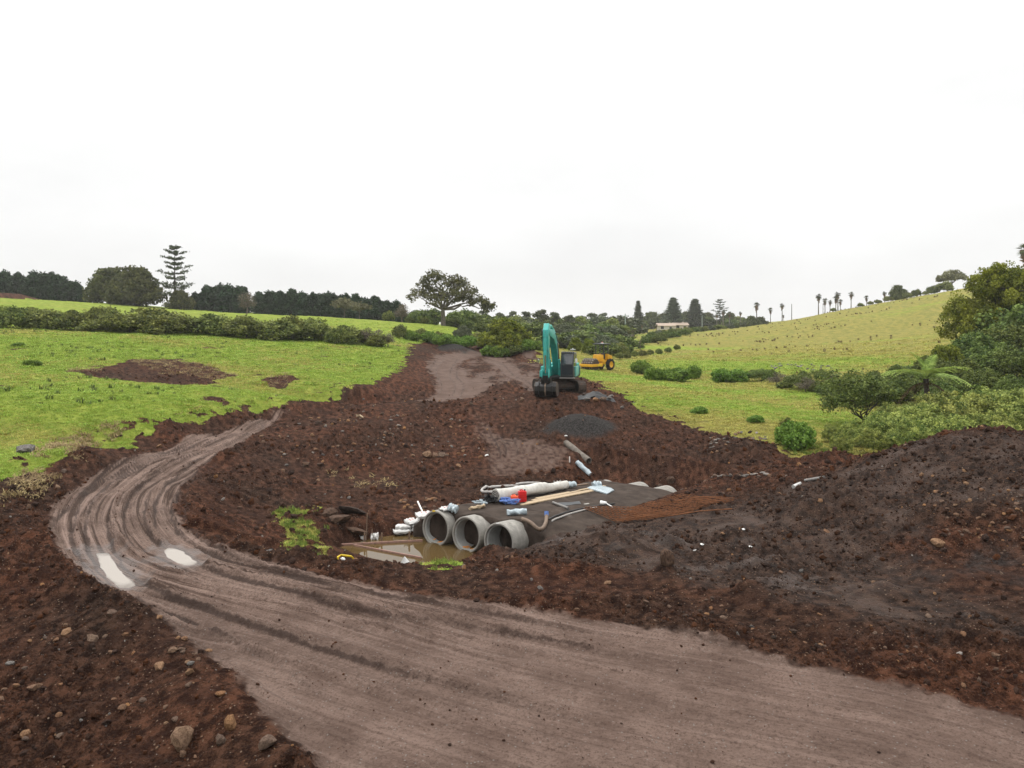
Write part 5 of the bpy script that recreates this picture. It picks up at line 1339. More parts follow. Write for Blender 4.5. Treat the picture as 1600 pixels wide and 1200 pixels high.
def roll(name, a, b, r, mat, label, lump=0.06, cat='fabric roll', seg=18, n=16, parts=True, seed=0):
    pa = np.array(a); pb = np.array(b); rr = R_(seed); b_ = MB(); ax = pb - pa; L = np.linalg.norm(ax); ax /= L
    sd = np.cross(ax, [0, 0, 1.0]); sd /= np.linalg.norm(sd); up = np.cross(sd, ax); V = []
    ph = rr.uniform(0, 6, 6)
    for i in range(n + 1):
        f = i / n; c = pa + (pb - pa) * f + np.array([0, 0, r])
        for k in range(seg):
            t = 2 * math.pi * k / seg
            q = r * (1 + lump * (math.sin(3 * t + ph[0] + 9 * f) + math.sin(2 * t + ph[1] - 14 * f) + 0.7 * math.sin(5 * t + ph[2] + 23 * f)))
            if math.sin(t) < -0.6: q *= 0.9
            V.append(tuple(c + (sd * math.cos(t) + up * math.sin(t)) * q))
    Fs = [(i * seg + k, (i + 1) * seg + k, (i + 1) * seg + (k + 1) % seg, i * seg + (k + 1) % seg) for i in range(n) for k in range(seg)]
    Fs += [tuple(range(seg)), tuple(reversed(range(n * seg, n * seg + seg)))]
    if not parts:
        b_.add(V, Fs); o = b_.build(name, mat, smooth=60); return tag(o, label, cat)
    root = empty(name, tuple(pa), 0, label, cat)
    V = [tuple(np.array(v) - pa) for v in V]; b_.add(V, Fs); b_.build('roll', mat, root, smooth=60)
    sp = MB(); P = []
    for k in range(26):      # spiral edge at the near end
        t = k * 0.7; q = r * (0.15 + 0.8 * k / 26); P.append(tuple(np.array([0, 0, r]) - ax * 0.012 + (sd * math.cos(t) + up * math.sin(t)) * q))
    sp.tube(P, 0.014, 5); sp.build('spiral_edge', M['geotex'], root)
    return root
roll('fabric_roll', put_f(774, 784), put_f(852, 771), 0.23, M['white_cloth'], 'thick muddied white fabric roll behind the two fuel cans', 0.05, seed=1)
roll('fabric_roll', put_f(852, 771), put_f(884, 765), 0.19, M['white_cloth'], 'shorter white fabric roll at the far end of the thick one', 0.04, seed=2)
roll('plastic_bundle', put_f(792, 806), put_f(823, 804), 0.105, M['plastic_film'], 'crumpled clear plastic bundle on the sheet above the right pipe', 0.12, 'plastic', parts=False, seed=3)
roll('plastic_bundle', put_f(886, 763), put_f(886, 763) + Vector((0.36, 0.2, 0)), 0.13, M['plastic_film'], 'pale rolled plastic at the far end of the white rolls', 0.08, 'plastic', parts=False, seed=4)
roll('plastic_bundle', put_f(702, 814), put_f(714, 806), 0.13, M['plastic_film'], 'pale blue plastic stuffed between the left and middle pipe', 0.14, 'plastic', parts=False, seed=5)
roll('plastic_bundle', put_f(926, 762), put_f(926, 762) + Vector((0.36, 0.1, 0)), 0.13, M['plastic_film'], 'clear plastic bag beside the far plank ends', 0.14, 'plastic', parts=False, seed=6)
roll('plastic_bundle', put_f(866, 764), put_f(866, 764) + Vector((0.3, 0.1, 0)), 0.15, M['galv'], 'grey crumpled plastic heap behind the white rolls', 0.2, 'plastic', parts=False, seed=7)
roll('rag', put_f(734, 798), put_f(757, 793), 0.06, M['timber'], 'flattened tan rag on the sheet above the middle pipe', 0.2, 'rag', parts=False, seed=8)
def slab(name, L, th, mat, label, cat, wav=0.012):
    """soft slab through four photo corners on the sheet"""
    C = [np.array(put_f(u, v)) for u, v in L]; n = 8; V = []; b = MB()
    for lay in (0, 1):
        for i in range(n + 1):
            for j in range(n + 1):
                f, g_ = i / n, j / n; q = (C[0] * (1 - f) + C[1] * f) * (1 - g_) + (C[3] * (1 - f) + C[2] * f) * g_
                e = min(1.0, 6 * min(f, 1 - f, g_, 1 - g_) + 0.35)
                q = q + np.array([0, 0, 0.01 + lay * (th * e + wav * math.sin(7 * f + 3 * g_))]); V.append(tuple(q))
    m_ = (n + 1) ** 2; Fs = []
    for i in range(n):
        for j in range(n):
            a = i * (n + 1) + j; Fs += [(a, a + 1, a + n + 2, a + n + 1), (m_ + a, m_ + a + n + 1, m_ + a + n + 2, m_ + a + 1)]
    for k in range(n):
        for a, c in ((k, k + 1), (n * (n + 1) + k + 1, n * (n + 1) + k), ((k + 1) * (n + 1), k * (n + 1)), (k * (n + 1) + n, (k + 1) * (n + 1) + n)): Fs.append((a, c, m_ + c, m_ + a))
    b.add(V, Fs); o = b.build(name, mat, smooth=40); return tag(o, label, cat)
slab('plastic_package', [(917, 764), (931, 760), (960, 767), (948, 773)], 0.11, M['plastic_film'], 'flat plastic wrapped package across the far plank ends', 'package')
slab('rubber_mat', [(869, 787), (905, 784), (908, 788), (878, 791)], 0.025, M['cab_grey'], 'flat dark rubber mat on the sheet right of the planks', 'mat')
def bar(name, a, b, w, h, mat, label, cat, group=None, parent=None, roll_=0.0):
    a = Vector(a); b = Vector(b); d = b - a
    q = MB(); q.box((0, 0, 0), (w, d.length, h)); o = q.build(name, mat, parent, min(w, h) * 0.08)
    o.location = (a + b) / 2 + Vector((0, 0, h / 2)); o.rotation_mode = 'QUATERNION'; o.rotation_quaternion = d.to_track_quat('Y', 'Z')
    if label: tag(o, label, cat, group)
    return o
pk = [((815, 790), (926, 768), 'nearest long pale plank, lowest of the plank row'), ((822, 787), (938, 764), 'long pale plank, second from the front of the plank row'), ((832, 783), (905, 768), 'pale plank nearest the white roll'), ((838, 780), (890, 770), 'short pale plank tucked against the white roll'), ((905, 767), (945, 760), 'far pale plank running under the plastic package'), ((893, 760), (918, 757), 'short brown plank behind the package')]
for i, (a, b, lab) in enumerate(pk):
    bar('timber_plank', put_f(*a), put_f(*b), 0.14, 0.045, M['timber'] if i < 5 else M['timber_dark'], lab, 'plank', 'planks on the sheet')
m = MB(); m.tube([tuple(put_f(864, 788) + Vector((0, 0, .06))), tuple(put_f(888, 797) + Vector((0, 0, .06)))], 0.055, 10); o = m.build('steel_tube', M['galv']); tag(o, 'short muddy steel tube lying beside the dark mat', 'tube')
cb = path_f([(857,813),(872,806),(895,799),(925,793),(960,788)], 0.03)
m = MB(); m.tube(cb, 0.028, 8); o = m.build('black_conduit', M['black_plastic']); tag(o, 'black conduit running from the blue capped hose to the steel mesh', 'conduit')
cb = path_f([(862,816),(880,808),(905,800),(932,794)], 0.03)
m = MB(); m.tube(cb, 0.03, 8); o = m.build('grey_conduit', M['hose']); tag(o, 'grey conduit lying beside the black conduit', 'conduit')
hp = path_f([(854,813),(853,820),(848,828),(840,836),(830,842),(815,848)], 0.05)
r = empty('brown_hose', hp[0], 0, 'brown hose with blue end cap curling down beside the right pipe', 'hose')
m = MB(); m.tube([tuple(np.array(p) - np.array(hp[0]) + np.array([0, 0, 0.12 * math.exp(-i / 5)])) for i, p in enumerate(hp)], 0.065, 10); m.build('hose_body', M['hose_brown'], r)
m = MB(); m.tube([(0, 0, 0.10), (0, 0.05, 0.24)], 0.075, 10); m.build('end_cap', M['blue_strap'], r)
def tangle(name, L, n, r, mat, label, cat, seed, hgt=0.18):
    rr = R_(seed); C = [np.array(put_f(u, v)) for u, v in L]; m = MB()
    for k in range(n):
        P = []
        for j in range(7):
            f = rr.rand() * (len(C) - 1); i = int(f); q = C[i] + (C[min(i + 1, len(C) - 1)] - C[i]) * (f - i) + np.array([rr.randn() * 0.10, rr.randn() * 0.10, abs(rr.randn()) * hgt * 0.4 + r]); P.append(tuple(q))
        m.tube(dens3(P), r, 6)
    o = m.build(name, mat); return tag(o, label, cat)
def dens3(P, n=5):
    P = np.array(P); out = []
    for i in range(len(P) - 1):
        p0, p1, p2, p3 = P[max(i - 1, 0)], P[i], P[i + 1], P[min(i + 2, len(P) - 1)]
        for t in np.linspace(0, 1, n, endpoint=False): out.append(tuple(0.5 * (2 * p1 + (p2 - p0) * t + (2 * p0 - 5 * p1 + 4 * p2 - p3) * t * t + (3 * p1 - p0 - 3 * p2 + p3) * t ** 3)))
    out.append(tuple(P[-1])); return out
tangle('cable_tangle', [(759, 787), (766, 786), (773, 785)], 9, 0.022, M['black_plastic'], 'tangled black cable bundle at the near end of the white roll', 'cable', 4, 0.35)
tangle('blue_straps', [(782, 788), (794, 787), (806, 789)], 7, 0.026, M['blue_strap'], 'crumpled blue straps in front of the orange fuel can', 'strap', 5, 0.22)
tangle('blue_rope', [(741, 785), (750, 787), (757, 789)], 3, 0.022, M['plastic_film'], 'pale blue rope end left of the cable tangle', 'rope', 6, 0.1)
# white marker on the sheet edge
pw = put_f(943, 789); pw2 = put_f(957, 794)
m = MB(); m.tube([tuple(pw + Vector((-.1, .1, .06))), tuple(pw + Vector((.12, 0, .07)))], [0.09, 0.05], 8); m.tube([tuple(pw + Vector((.1, 0, .06))), tuple(pw2 + Vector((0, 0, .04)))], 0.022, 6)
o = m.build('white_funnel', M['white_paint']); tag(o, 'white plastic funnel lying at the corner of the rusty mesh', 'funnel')

# ---- steel reinforcing mesh, two sheets
mc4 = [np.array(put_f(u, v)) for u, v in [(912, 798), (1062, 777), (1146, 786), (992, 817)]]
for lay in range(2):
    m = MB(); A, B, C_, D_ = [c + np.array([0.05 * lay, 0.04 * lay, 0]) for c in mc4]
    def gp(f, g_, up=0.0):
        q = (A * (1 - f) + B * f) * (1 - g_) + (D_ * (1 - f) + C_ * f) * g_
        z = float(surf(np.array([q[0]]), np.array([q[1]]))[0])
        return (q[0], q[1], z + 0.07 + 0.05 * lay + up + 0.03 * math.sin(6 * f + 2 * g_))
    n1, n2 = 26, 11
    for i in range(n2 + 1): m.tube([gp(k / 9, i / n2) for k in range(10)], 0.011, 5)
    for i in range(n1 + 1): m.tube([gp(i / n1, k / 5, 0.018) for k in range(6)], 0.011, 5)
    o = m.build('reinforcing_mesh', M['rust']); tag(o, ['lower sheet of rusty steel reinforcing mesh beside the culvert', 'upper sheet of rusty steel reinforcing mesh beside the culvert'][lay], 'steel mesh', 'stacked reinforcing mesh')
pb = put(1045, 812); pc = put(1144, 803)
m = MB(); m.tube([tuple(pb + Vector((0, 0, .08))), tuple((pb + pc) / 2 + Vector((0, 0, .14))), tuple(pc + Vector((0, 0, .1)))], 0.022, 6); o = m.build('rusty_bar', M['rust']); tag(o, 'single long rusty bar in front of the steel mesh', 'steel bar')

# ---- sandbags
def sandbag(u, v, L, W, H, rz, label, tilt=0.0, fold=False, Y=None, z=None):
    p = put_f(u, v)
    if z is not None: p.z = z
    rr = R_(int(u * 3 + v)); bm = bmesh.new(); bmesh.ops.create_cube(bm, size=1.0); bmesh.ops.subdivide_edges(bm, edges=bm.edges[:], cuts=5, use_grid_fill=True)
    for q in bm.verts:
        x, y, zz = q.co * 2; e = (1 - abs(x) ** 3 * 0.35) ; th = math.sqrt(max(0.06, 1 - 0.8 * max(abs(x) ** 4, abs(y) ** 4)))
        q.co = Vector((x * L / 2, y * W / 2 * (1 - 0.15 * abs(x)), (zz * 0.5 * th + 0.5) * H + 0.02 * math.sin(9 * x + 4 * y) + 0.015 * rr.randn()))
    me = bpy.data.meshes.new('bag'); bm.to_mesh(me); bm.free(); me.polygons.foreach_set('use_smooth', np.ones(len(me.polygons), bool))
    root = empty('sandbag', p, rz, label, 'sandbag', 'white sandbags by the pipes'); root.rotation_euler = (tilt, 0, rz)
    link('bag', me, M['sandbag'], root)
    for sgn in (-1, 1):
        s_ = MB(); s_.tube([(sgn * L * 0.12, -W * 0.42, H * 0.62), (sgn * L * 0.15, -W * 0.1, H * 1.02), (sgn * L * 0.13, W * 0.2, H * 1.0)], 0.008, 5); s_.build('print_stripe', M['red_print'], root)
    t_ = MB(); t_.lathe([(0.03, 0), (0.05, 0.05), (0.10, 0.12)], 8, Matrix.Translation((L * 0.47, 0, H * 0.5)) @ Matrix.Rotation(-math.pi / 2, 4, 'Z')); t_.build('tied_neck', M['sandbag'], root)
sandbag(628, 834, 0.60, 0.42, 0.15, 0.3, 'white sandbag at the water edge, lower one of the pair')
sandbag(630, 827, 0.55, 0.38, 0.15, 0.1, 'white sandbag lying on top of the water edge one', z=put_f(628, 834).z + 0.13)
sandbag(642, 819, 0.46, 0.38, 0.15, 0.9, 'white sandbag halfway up the slope beside the left pipe', 0.3)
sandbag(662, 811, 0.56, 0.38, 0.16, 0.5, 'white sandbag against the top of the left pipe', 0.25)
sandbag(697, 800, 0.52, 0.3, 0.09, 0.9, 'red printed white sandbag on the sheet behind the left pipe', 0.1)
bar('white_stake', put_f(660, 803) + Vector((0, 0, .05)), put_f(654, 797) + Vector((-.05, 0.1, .28)), 0.05, 0.05, M['white_paint'], 'short white stake leaning above the sandbags', 'stake')

# ---- pool: formwork boards, pegs, scraps
WL = WZ + CZ
def wp(u, v, dz=0.0): return put_z(u, v, WZ) + Vector((0, 0, dz))
bar('formwork_board', wp(528, 853, -.03), wp(660, 846, -.03), 0.045, 0.10, M['formply'], 'long formwork board across the far side of the pool', 'board', 'formwork boards in the pool')
bar('formwork_board', wp(553, 853, -.03), wp(658, 873, -.03), 0.045, 0.09, M['formply'], 'formwork board slanting across the pool toward the white scrap', 'board', 'formwork boards in the pool')
for u, v0, v1, lab in [(569, 850, 833, 'thick timber peg at the far board, leftmost'), (596, 848, 833, 'timber peg at the middle of the far board'), (639, 846, 831, 'timber peg below the sandbags'), (572, 844, 802, 'tall thin rod standing before the rock ledge'), (581, 842, 827, 'thin peg behind the far board')]:
    p = wp(u, v0); h = (v0 - v1) / F * p.y
    thin = 'thin' in lab
    m = MB(); m.box((0, 0, h / 2 - 0.2), (0.03 if thin else 0.05, 0.03 if thin else 0.05, h + 0.4)); m.box((0, 0, h + 0.01), (0.022 if thin else 0.04,) * 2 + (0.03,), taper=(0.5, 0.5))
    o = m.build('timber_peg', M['timber_dark'], loc=p); o.rotation_euler = (0.03, 0.04, 0.4); tag(o, lab, 'peg', 'pegs in the pool')
roll('floating_rag', wp(560, 843, -.06), wp(572, 843, -.06), 0.09, M['sandbag'], 'half sunk white bag left of the middle peg', 0.2, 'rag', parts=False, seed=11)
roll('floating_rag', wp(580, 842, -.06), wp(591, 842, -.06), 0.12, M['sandbag'], 'half sunk white bag by the foot of the rock ledge', 0.25, 'rag', parts=False, seed=12)
ph = put(527, 873); ph2 = put(552, 872)
m = MB(); q = (ph2 - ph); m.tube([(0, 0, -.05), (0.02, 0, .10), (0.10, 0.02, .14), tuple(q * 0.85 + Vector((0, 0, .14))), tuple(q * 0.97 + Vector((0, 0, .10))), tuple(q + Vector((0, 0, -.05)))], 0.028, 8)
o = m.build('yellow_handle', M['yellow_b'], loc=ph); tag(o, 'yellow bent pipe handle sticking out beside the pool', 'handle')
roll('white_scrap', put(533, 876), put(538, 876), 0.05, M['white_paint'], 'small white scrap under the yellow handle', 0.2, 'scrap', parts=False, seed=13)
slab2 = MB(); pz = put(626, 873); slab2.add([(0, 0, 0.05), (0.10, 0, 0.22), (0.30, -.05, 0.0), (0.18, -.12, -.05), (0.02, 0.015, 0.05), (0.12, 0.015, 0.22), (0.32, -.035, 0.0), (0.2, -.105, -.05)], [(0, 1, 2, 3), (7, 6, 5, 4), (0, 4, 5, 1), (1, 5, 6, 2), (2, 6, 7, 3), (3, 7, 4, 0)])
o = slab2.build('white_board_scrap', M['white_paint'], loc=pz); tag(o, 'torn white board scrap on the near bank of the pool', 'scrap')

# ---- rocks
RM = {k: [rock_mesh('rock', 900 + i + 20 * j, 2, 0.9, sq) for i in range(5)] for j, (k, sq) in enumerate([('rock_brown', (1, .85, .62)), ('rock_tan', (1, .8, .62)), ('rock_grey', (1, .8, .5)), ('rock_dark', (1, .7, .5)), ('rock_slab', (1, .75, .3))])}
for k, L in RM.items():
    for m_ in L: m_.materials.append(M['rock_grey' if k == 'rock_slab' else k])
_ri = [0]
def rock(u, v, wpx, kind, label, group=None, rz=None, name='rock', sx=1.0, sz=1.0, lift=0.0):
    p = put(u, v); s = wpx / F * p.y / 2
    _ri[0] += 1; rr = random.Random(_ri[0])
    o = link(name, RM[kind][_ri[0] % 5], None, None, p + Vector((0, 0, s * 0.25 * sz + lift)), (rr.uniform(-.3, .3), rr.uniform(-.3, .3), rr.uniform(0, 6.28) if rz is None else rz), (s * sx, s, s * sz))
    return tag(o, label, 'rock', group)
big = [(285, 1172, 44, 'rock_tan', 'large pointed tan rock near the bottom edge on the left bank'), (358, 1160, 28, 'rock_tan', 'round orange rock right of the large pointed one at the bottom'), (248, 1058, 26, 'rock_tan', 'pale cracked rock on the left bank below the road'), (145, 1008, 24, 'rock_tan', 'tan rock highest on the left bank'), (105, 998, 20, 'rock_tan', 'slim tan rock left of the highest tan one'), (270, 1040, 18, 'rock_tan', 'small orange rock above the pale cracked one'), (175, 978, 20, 'rock_brown', 'flat tan stone at the road edge on the left bank'), (55, 1085, 24, 'rock_brown', 'brown rock low on the left bank'), (345, 1108, 20, 'rock_brown', 'brown rock close to the road on the left bank'), (298, 1055, 14, 'rock_grey', 'grey stone beside the pale cracked rock'), (15, 1050, 16, 'rock_grey', 'long pale stone at the left edge'), (40, 1155, 20, 'rock_tan', 'slim pale stone in the bottom left corner'), (250, 983, 14, 'rock_tan', 'small orange stone lying at the road edge'), (190, 1120, 16, 'rock_brown', 'brown rock in the middle of the left bank'), (420, 1185, 40, 'rock_brown', 'big brown clod like rock at the bottom beside the road'), (345, 1180, 20, 'rock_brown', 'brown rock right of the pointed tan rock'),
       (40, 708, 36, 'rock_grey', 'lichen grey rock in the grass at the left edge'), (1040, 906, 34, 'rock_dark', 'upright pointed brown rock on the windrow beside the road'), (1048, 731, 17, 'rock_dark', 'upright slab of brown rock at the left end of the stone ledge'), (1032, 734, 12, 'rock_dark', 'dark round rock beside the upright slab'), (1440, 686, 20, 'rock_tan', 'pale tan rock on the crest of the spoil heap'), (1458, 748, 10, 'rock_tan', 'small tan stone on the face of the spoil heap'), (1465, 857, 26, 'rock_tan', 'flat tan stone above the grey gravel'), (668, 714, 26, 'rock_tan', 'left tan rock of the row on the embankment face'), (680, 714, 16, 'rock_brown', 'middle brown rock of the row on the embankment face'), (690, 713, 16, 'rock_tan', 'right tan rock of the row on the embankment face'), (716, 731, 12, 'rock_tan', 'pale round stone right of the rock row'), (498, 664, 14, 'rock_dark', 'dark wet rock on the embankment shoulder'), (479, 729, 22, 'rock_dark', 'dark rock at the foot of the embankment'), (500, 729, 14, 'rock_dark', 'smaller dark rock right of the dark foot rock'), (497, 753, 8, 'rock_tan', 'small tan stone below the dark foot rocks'), (409, 686, 10, 'rock_tan', 'pale stone near the road on the embankment'), (420, 860, 18, 'rock_grey', 'grey rock left of the grass strip by the pool'), (1220, 905, 10, 'rock_brown', 'low brown rock in the trodden mud'), (1452, 965, 14, 'rock_tan', 'orange stone at the right of the windrow'), (1285, 1004, 10, 'rock_tan', 'small tan stone by the road edge on the right'), (1240, 998, 18, 'rock_dark', 'dark clod rock by the road edge on the right'), (1556, 1045, 20, 'rock_brown', 'brown rock at the right edge of the windrow')]
for u, v, w, k, lab in big:
    rock(u, v, w, k, lab, sz=1.9 if 'upright' in lab or 'pointed' in lab else 1.0)
# low stone ledge on the far side of the excavation, stone by stone
rr = random.Random(4); led = []
for i in range(17): led.append((1066 + i * 4.7, 737 + i * 0.75 + rr.uniform(-1, 1), rr.uniform(8, 13)))
for i in range(11): led.append((1155 + i * 5.2, 747 + rr.uniform(-2.5, 2.5), rr.uniform(8, 15)))
for i, (u, v, w) in enumerate(led): rock(u, v, w, ['rock_slab', 'rock_grey', 'rock_brown'][i % 3], '%s stone from the left in the low ledge behind the steel mesh' % ORD[i], 'stones of the low ledge', name='ledge_stone')
hp_ = [(1112 + rr.uniform(-2, 26), 690 + rr.uniform(-4, 24), rr.uniform(5, 9)) for i in range(26)] + [(1160 + rr.uniform(-14, 40), 682 + rr.uniform(-4, 12), rr.uniform(5, 10)) for i in range(16)]
for i, (u, v, w) in enumerate(sorted(hp_)): rock(u, v, w, ['rock_grey', 'rock_slab', 'rock_brown', 'rock_tan'][i % 4], '%s grey stone from the left in the rubble spill at the paddock corner' % ordinal(i), 'stones of the rubble spill', name='rubble_stone')
tf_ = [(1460 + rr.uniform(0, 140), 770 + rr.uniform(0, 85), rr.uniform(5, 12)) for i in range(46)]
for i, (u, v, w) in enumerate(sorted(tf_)): rock(u, v, w, ['rock_brown', 'rock_tan', 'rock_brown'][i % 3], '%s orange brown stone from the left in the stony fan at right' % ordinal(i), 'stones of the right hand fan', name='fan_stone')
fc = [(440 + rr.uniform(0, 290), 650 + rr.uniform(0, 70), rr.uniform(5, 9)) for i in range(60)]
for i, (u, v, w) in enumerate(sorted(fc)): rock(u, v, w, ['rock_tan', 'rock_grey', 'rock_brown'][i % 3], '%s small pale stone from the left strewn on the embankment face' % ordinal(i), 'stones on the embankment face', name='strewn_stone')
pc_ = [(620 + rr.uniform(0, 60), 780 + rr.uniform(0, 22), rr.uniform(6, 10)) for i in range(22)]
for i, (u, v, w) in enumerate(sorted(pc_)): rock(u, v, w, ['rock_brown', 'rock_tan'][i % 2], '%s reddish stone from the left in the rubble above the sandbags' % ordinal(i), 'stones above the sandbags', name='rubble_stone')
lb = [(rr.uniform(0, 330), rr.uniform(1000, 1190), rr.uniform(8, 15)) for i in range(34)]
for i, (u, v, w) in enumerate(sorted(lb)): rock(u, v, w, ['rock_brown', 'rock_tan', 'rock_brown', 'rock_brown'][i % 4], '%s small brown stone from the left in the lower left bank' % ordinal(i), 'stones in the lower left bank', name='bank_stone')
wb = [(rr.uniform(900, 1600), 0, rr.uniform(7, 13)) for i in range(44)]
for i, (u, v, w) in enumerate(sorted(wb)): rock(u, 925 + (u - 900) * 0.16 + rr.uniform(-15, 35), w, ['rock_brown', 'rock_dark', 'rock_dark', 'rock_brown', 'rock_tan'][i % 5], '%s brown stone from the left in the windrow right of the road' % ordinal(i), 'stones in the windrow', name='windrow_stone')
# dark ledge over the far end of the pool
for u, v, w, sx, lab in [(530, 818, 46, 1.0, 'left block of the dark rock ledge over the pool'), (556, 822, 40, 1.2, 'right block of the dark rock ledge over the pool'), (590, 830, 40, 1.4, 'low wet rock shelf between the ledge and the sandbags'), (515, 808, 34, 1.0, 'upper left block of the dark rock ledge'), (548, 806, 44, 1.3, 'upper right block of the dark rock ledge'), (608, 838, 30, 1.5, 'flat wet stone at the water under the sandbags'), (648, 842, 30, 1.4, 'flat dark stone at the foot of the left pipe')]:
    rock(u, v, w, 'rock_dark', lab, 'dark ledge rocks', 0.3, 'ledge_rock', sx, 0.75)
# rubbish heap beside the excavator
hpc = [(918, 633, 12, 'rock_grey', 'white rock at the front of the heap beside the excavator'), (930, 634, 13, 'rock_tan', 'tan rock second in the front of the heap'), (942, 634, 14, 'rock_tan', 'tan rock third in the front of the heap'), (952, 631, 14, 'rock_grey', 'grey rock at the right end of the heap'), (955, 622, 10, 'rock_grey', 'small pale rock at the top right of the heap'), (937, 626, 14, 'rock_dark', 'dark rock in the middle of the heap'), (925, 625, 15, 'rock_dark', 'dark rock high in the heap'), (946, 622, 12, 'rock_dark', 'dark rock at the top of the heap'), (915, 625, 16, 'rock_dark', 'dark root ball at the left of the heap')]
for u, v, w, k, lab in hpc: rock(u, v, w, k, lab, 'rocks of the heap by the excavator', lift=0.08)
bd = put(932, 628); rr3 = R_(8); V = []; n = 12
for i in range(n + 1):
    for j in range(n + 1):
        f, g_ = i / n - .5, j / n - .5
        x = bd.x + f * 2.4; y = bd.y + g_ * 1.2
        V.append((x, y, ground(x, y) + 0.02 + 0.30 * math.exp(-(f * f + g_ * g_) * 9) + 0.22 * float(fbm(np.array([f * 7]), np.array([g_ * 7]), 3, 3)[0]) ))
ii = np.arange(n)[:, None] * (n + 1) + np.arange(n)[None]
o = link('plastic_sheet', np_mesh('plastic_sheet', V, np.stack([ii, ii + n + 1, ii + n + 2, ii + 1], -1).reshape(-1, 4), True), M['black_plastic']); tag(o, 'crumpled black plastic sheet over the rock heap beside the excavator', 'sheet')
# hollow log, wrapped bundle, stake, pale scraps
a = put(884, 697); b = put(920, 714); d = (b - a)
m = MB(); ax = d.normalized()
m.lathe([(0.15, 0), (0.17, d.length * .3), (0.155, d.length * .6), (0.18, d.length), (0.13, d.length), (0.12, d.length - 0.5)], 14, Matrix.Translation((0, 0, 0.15)) @ d.to_track_quat('Y', 'Z').to_matrix().to_4x4())
o = m.build('hollow_log', M['bark'], loc=a, smooth=50); tag(o, 'hollow grey log lying above the wrapped bundle in the pit', 'log')
roll('wrapped_bundle', put(901, 723), put(922, 727), 0.13, M['plastic_film'], 'pale blue wrapped bundle lying below the hollow log', 0.07, 'bundle', parts=False, seed=21)
p = put(890, 724); bar('white_stake', p, p + Vector((0, 0, .28)), 0.05, 0.05, M['white_paint'], 'short white survey stake left of the wrapped bundle', 'stake')
a = put(1240, 766); b = put(1258, 757); c = put(1288, 752)
m = MB(); m.tube([tuple(a - a + Vector((0, 0, .06))), tuple((b - a) * 0.6 + Vector((0, 0, .05)))], [0.09, 0.05], 8); o = m.build('white_bag_scrap', M['sandbag'], loc=a); tag(o, 'torn white bag at the foot of the spoil heap', 'scrap')
m = MB(); m.tube([(0, 0, .02), tuple(c - b + Vector((0, 0, .05)))], 0.07, 10); o = m.build('grey_pipe', M['galv'], loc=b); tag(o, 'grey pipe half buried at the foot of the spoil heap', 'pipe')
for u, v, w, lab in [(1086, 866, 8, 'white scrap in the trodden mud, left one'), (1097, 863, 6, 'white scrap in the mud, just right of the left one'), (1172, 862, 7, 'white scrap in the mud farther right'), (1160, 848, 8, 'pale torn scrap above the right white one'), (884, 688, 5, 'tiny white scrap on the ramp above the log'), (760, 714, 6, 'pale flat scrap in the middle of the ramp')]:
    p = put(u, v); s = w / F * p.y / 2; rr = R_(int(u)); m = MB(); m.box((0, 0, s * 0.3), (2 * s, s * 1.2, s * 0.6), (rr.uniform(-.4, .4), rr.uniform(-.4, .4), rr.uniform(0, 3)), taper=(0.6, 0.7)); m.box((s * .8, s * .3, s * 0.2), (s, s * .7, s * .3), (0.3, 0.2, 1), taper=(.7, .5))
    o = m.build('white_scrap', M['white_paint'], None, 0.1 * s, loc=p); tag(o, lab, 'scrap')
# branch on the embankment shoulder
a = put(558, 652); m = MB(); m.tube([(0, 0, .05), (0.25, -.3, .12), (0.55, -1.0, .1)], [0.07, 0.06, 0.04], 7); m.tube([(0.25, -.3, .12), (0.05, -.6, .2)], [0.04, 0.02], 6); o = m.build('dead_branch', M['timber'], loc=a); tag(o, 'forked dead branch on the embankment shoulder', 'branch')
# ------------------------------------------------------------------ excavator
ex = put_y(873, 54.0)
exc = empty('excavator', (ex.x, ex.y, ex.z - 0.03), 0, 'teal tracked excavator facing the camera with its bucket on the ground', 'excavator')
exc.scale = (0.9, 0.9, 0.93)
TU = Matrix.Rotation(math.radians(19), 4, 'Z'); TH = Matrix.Rotation(math.radians(-13), 4, 'Z')
def stadium(L, H, n=10):
    r = H / 2; P = []
    for k in range(n + 1): a = -math.pi / 2 + math.pi * k / n; P.append((L / 2 - r + r * math.cos(a), r + r * math.sin(a)))
    for k in range(n + 1): a = math.pi / 2 + math.pi * k / n; P.append((-L / 2 + r + r * math.cos(a), r + r * math.sin(a)))
    return P
def along(P, n):
    Q = P + [P[0]]; d = [math.hypot(Q[i + 1][0] - Q[i][0], Q[i + 1][1] - Q[i][1]) for i in range(len(P))]; T = sum(d); out = []
    for k in range(n):
        s = T * k / n; i = 0
        while s > d[i] and i < len(d) - 1: s -= d[i]; i += 1
        f = s / max(d[i], 1e-6); a = math.atan2(Q[i + 1][1] - Q[i][1], Q[i + 1][0] - Q[i][0])
        out.append((Q[i][0] + (Q[i + 1][0] - Q[i][0]) * f, Q[i][1] + (Q[i + 1][1] - Q[i][1]) * f, a))
    return out
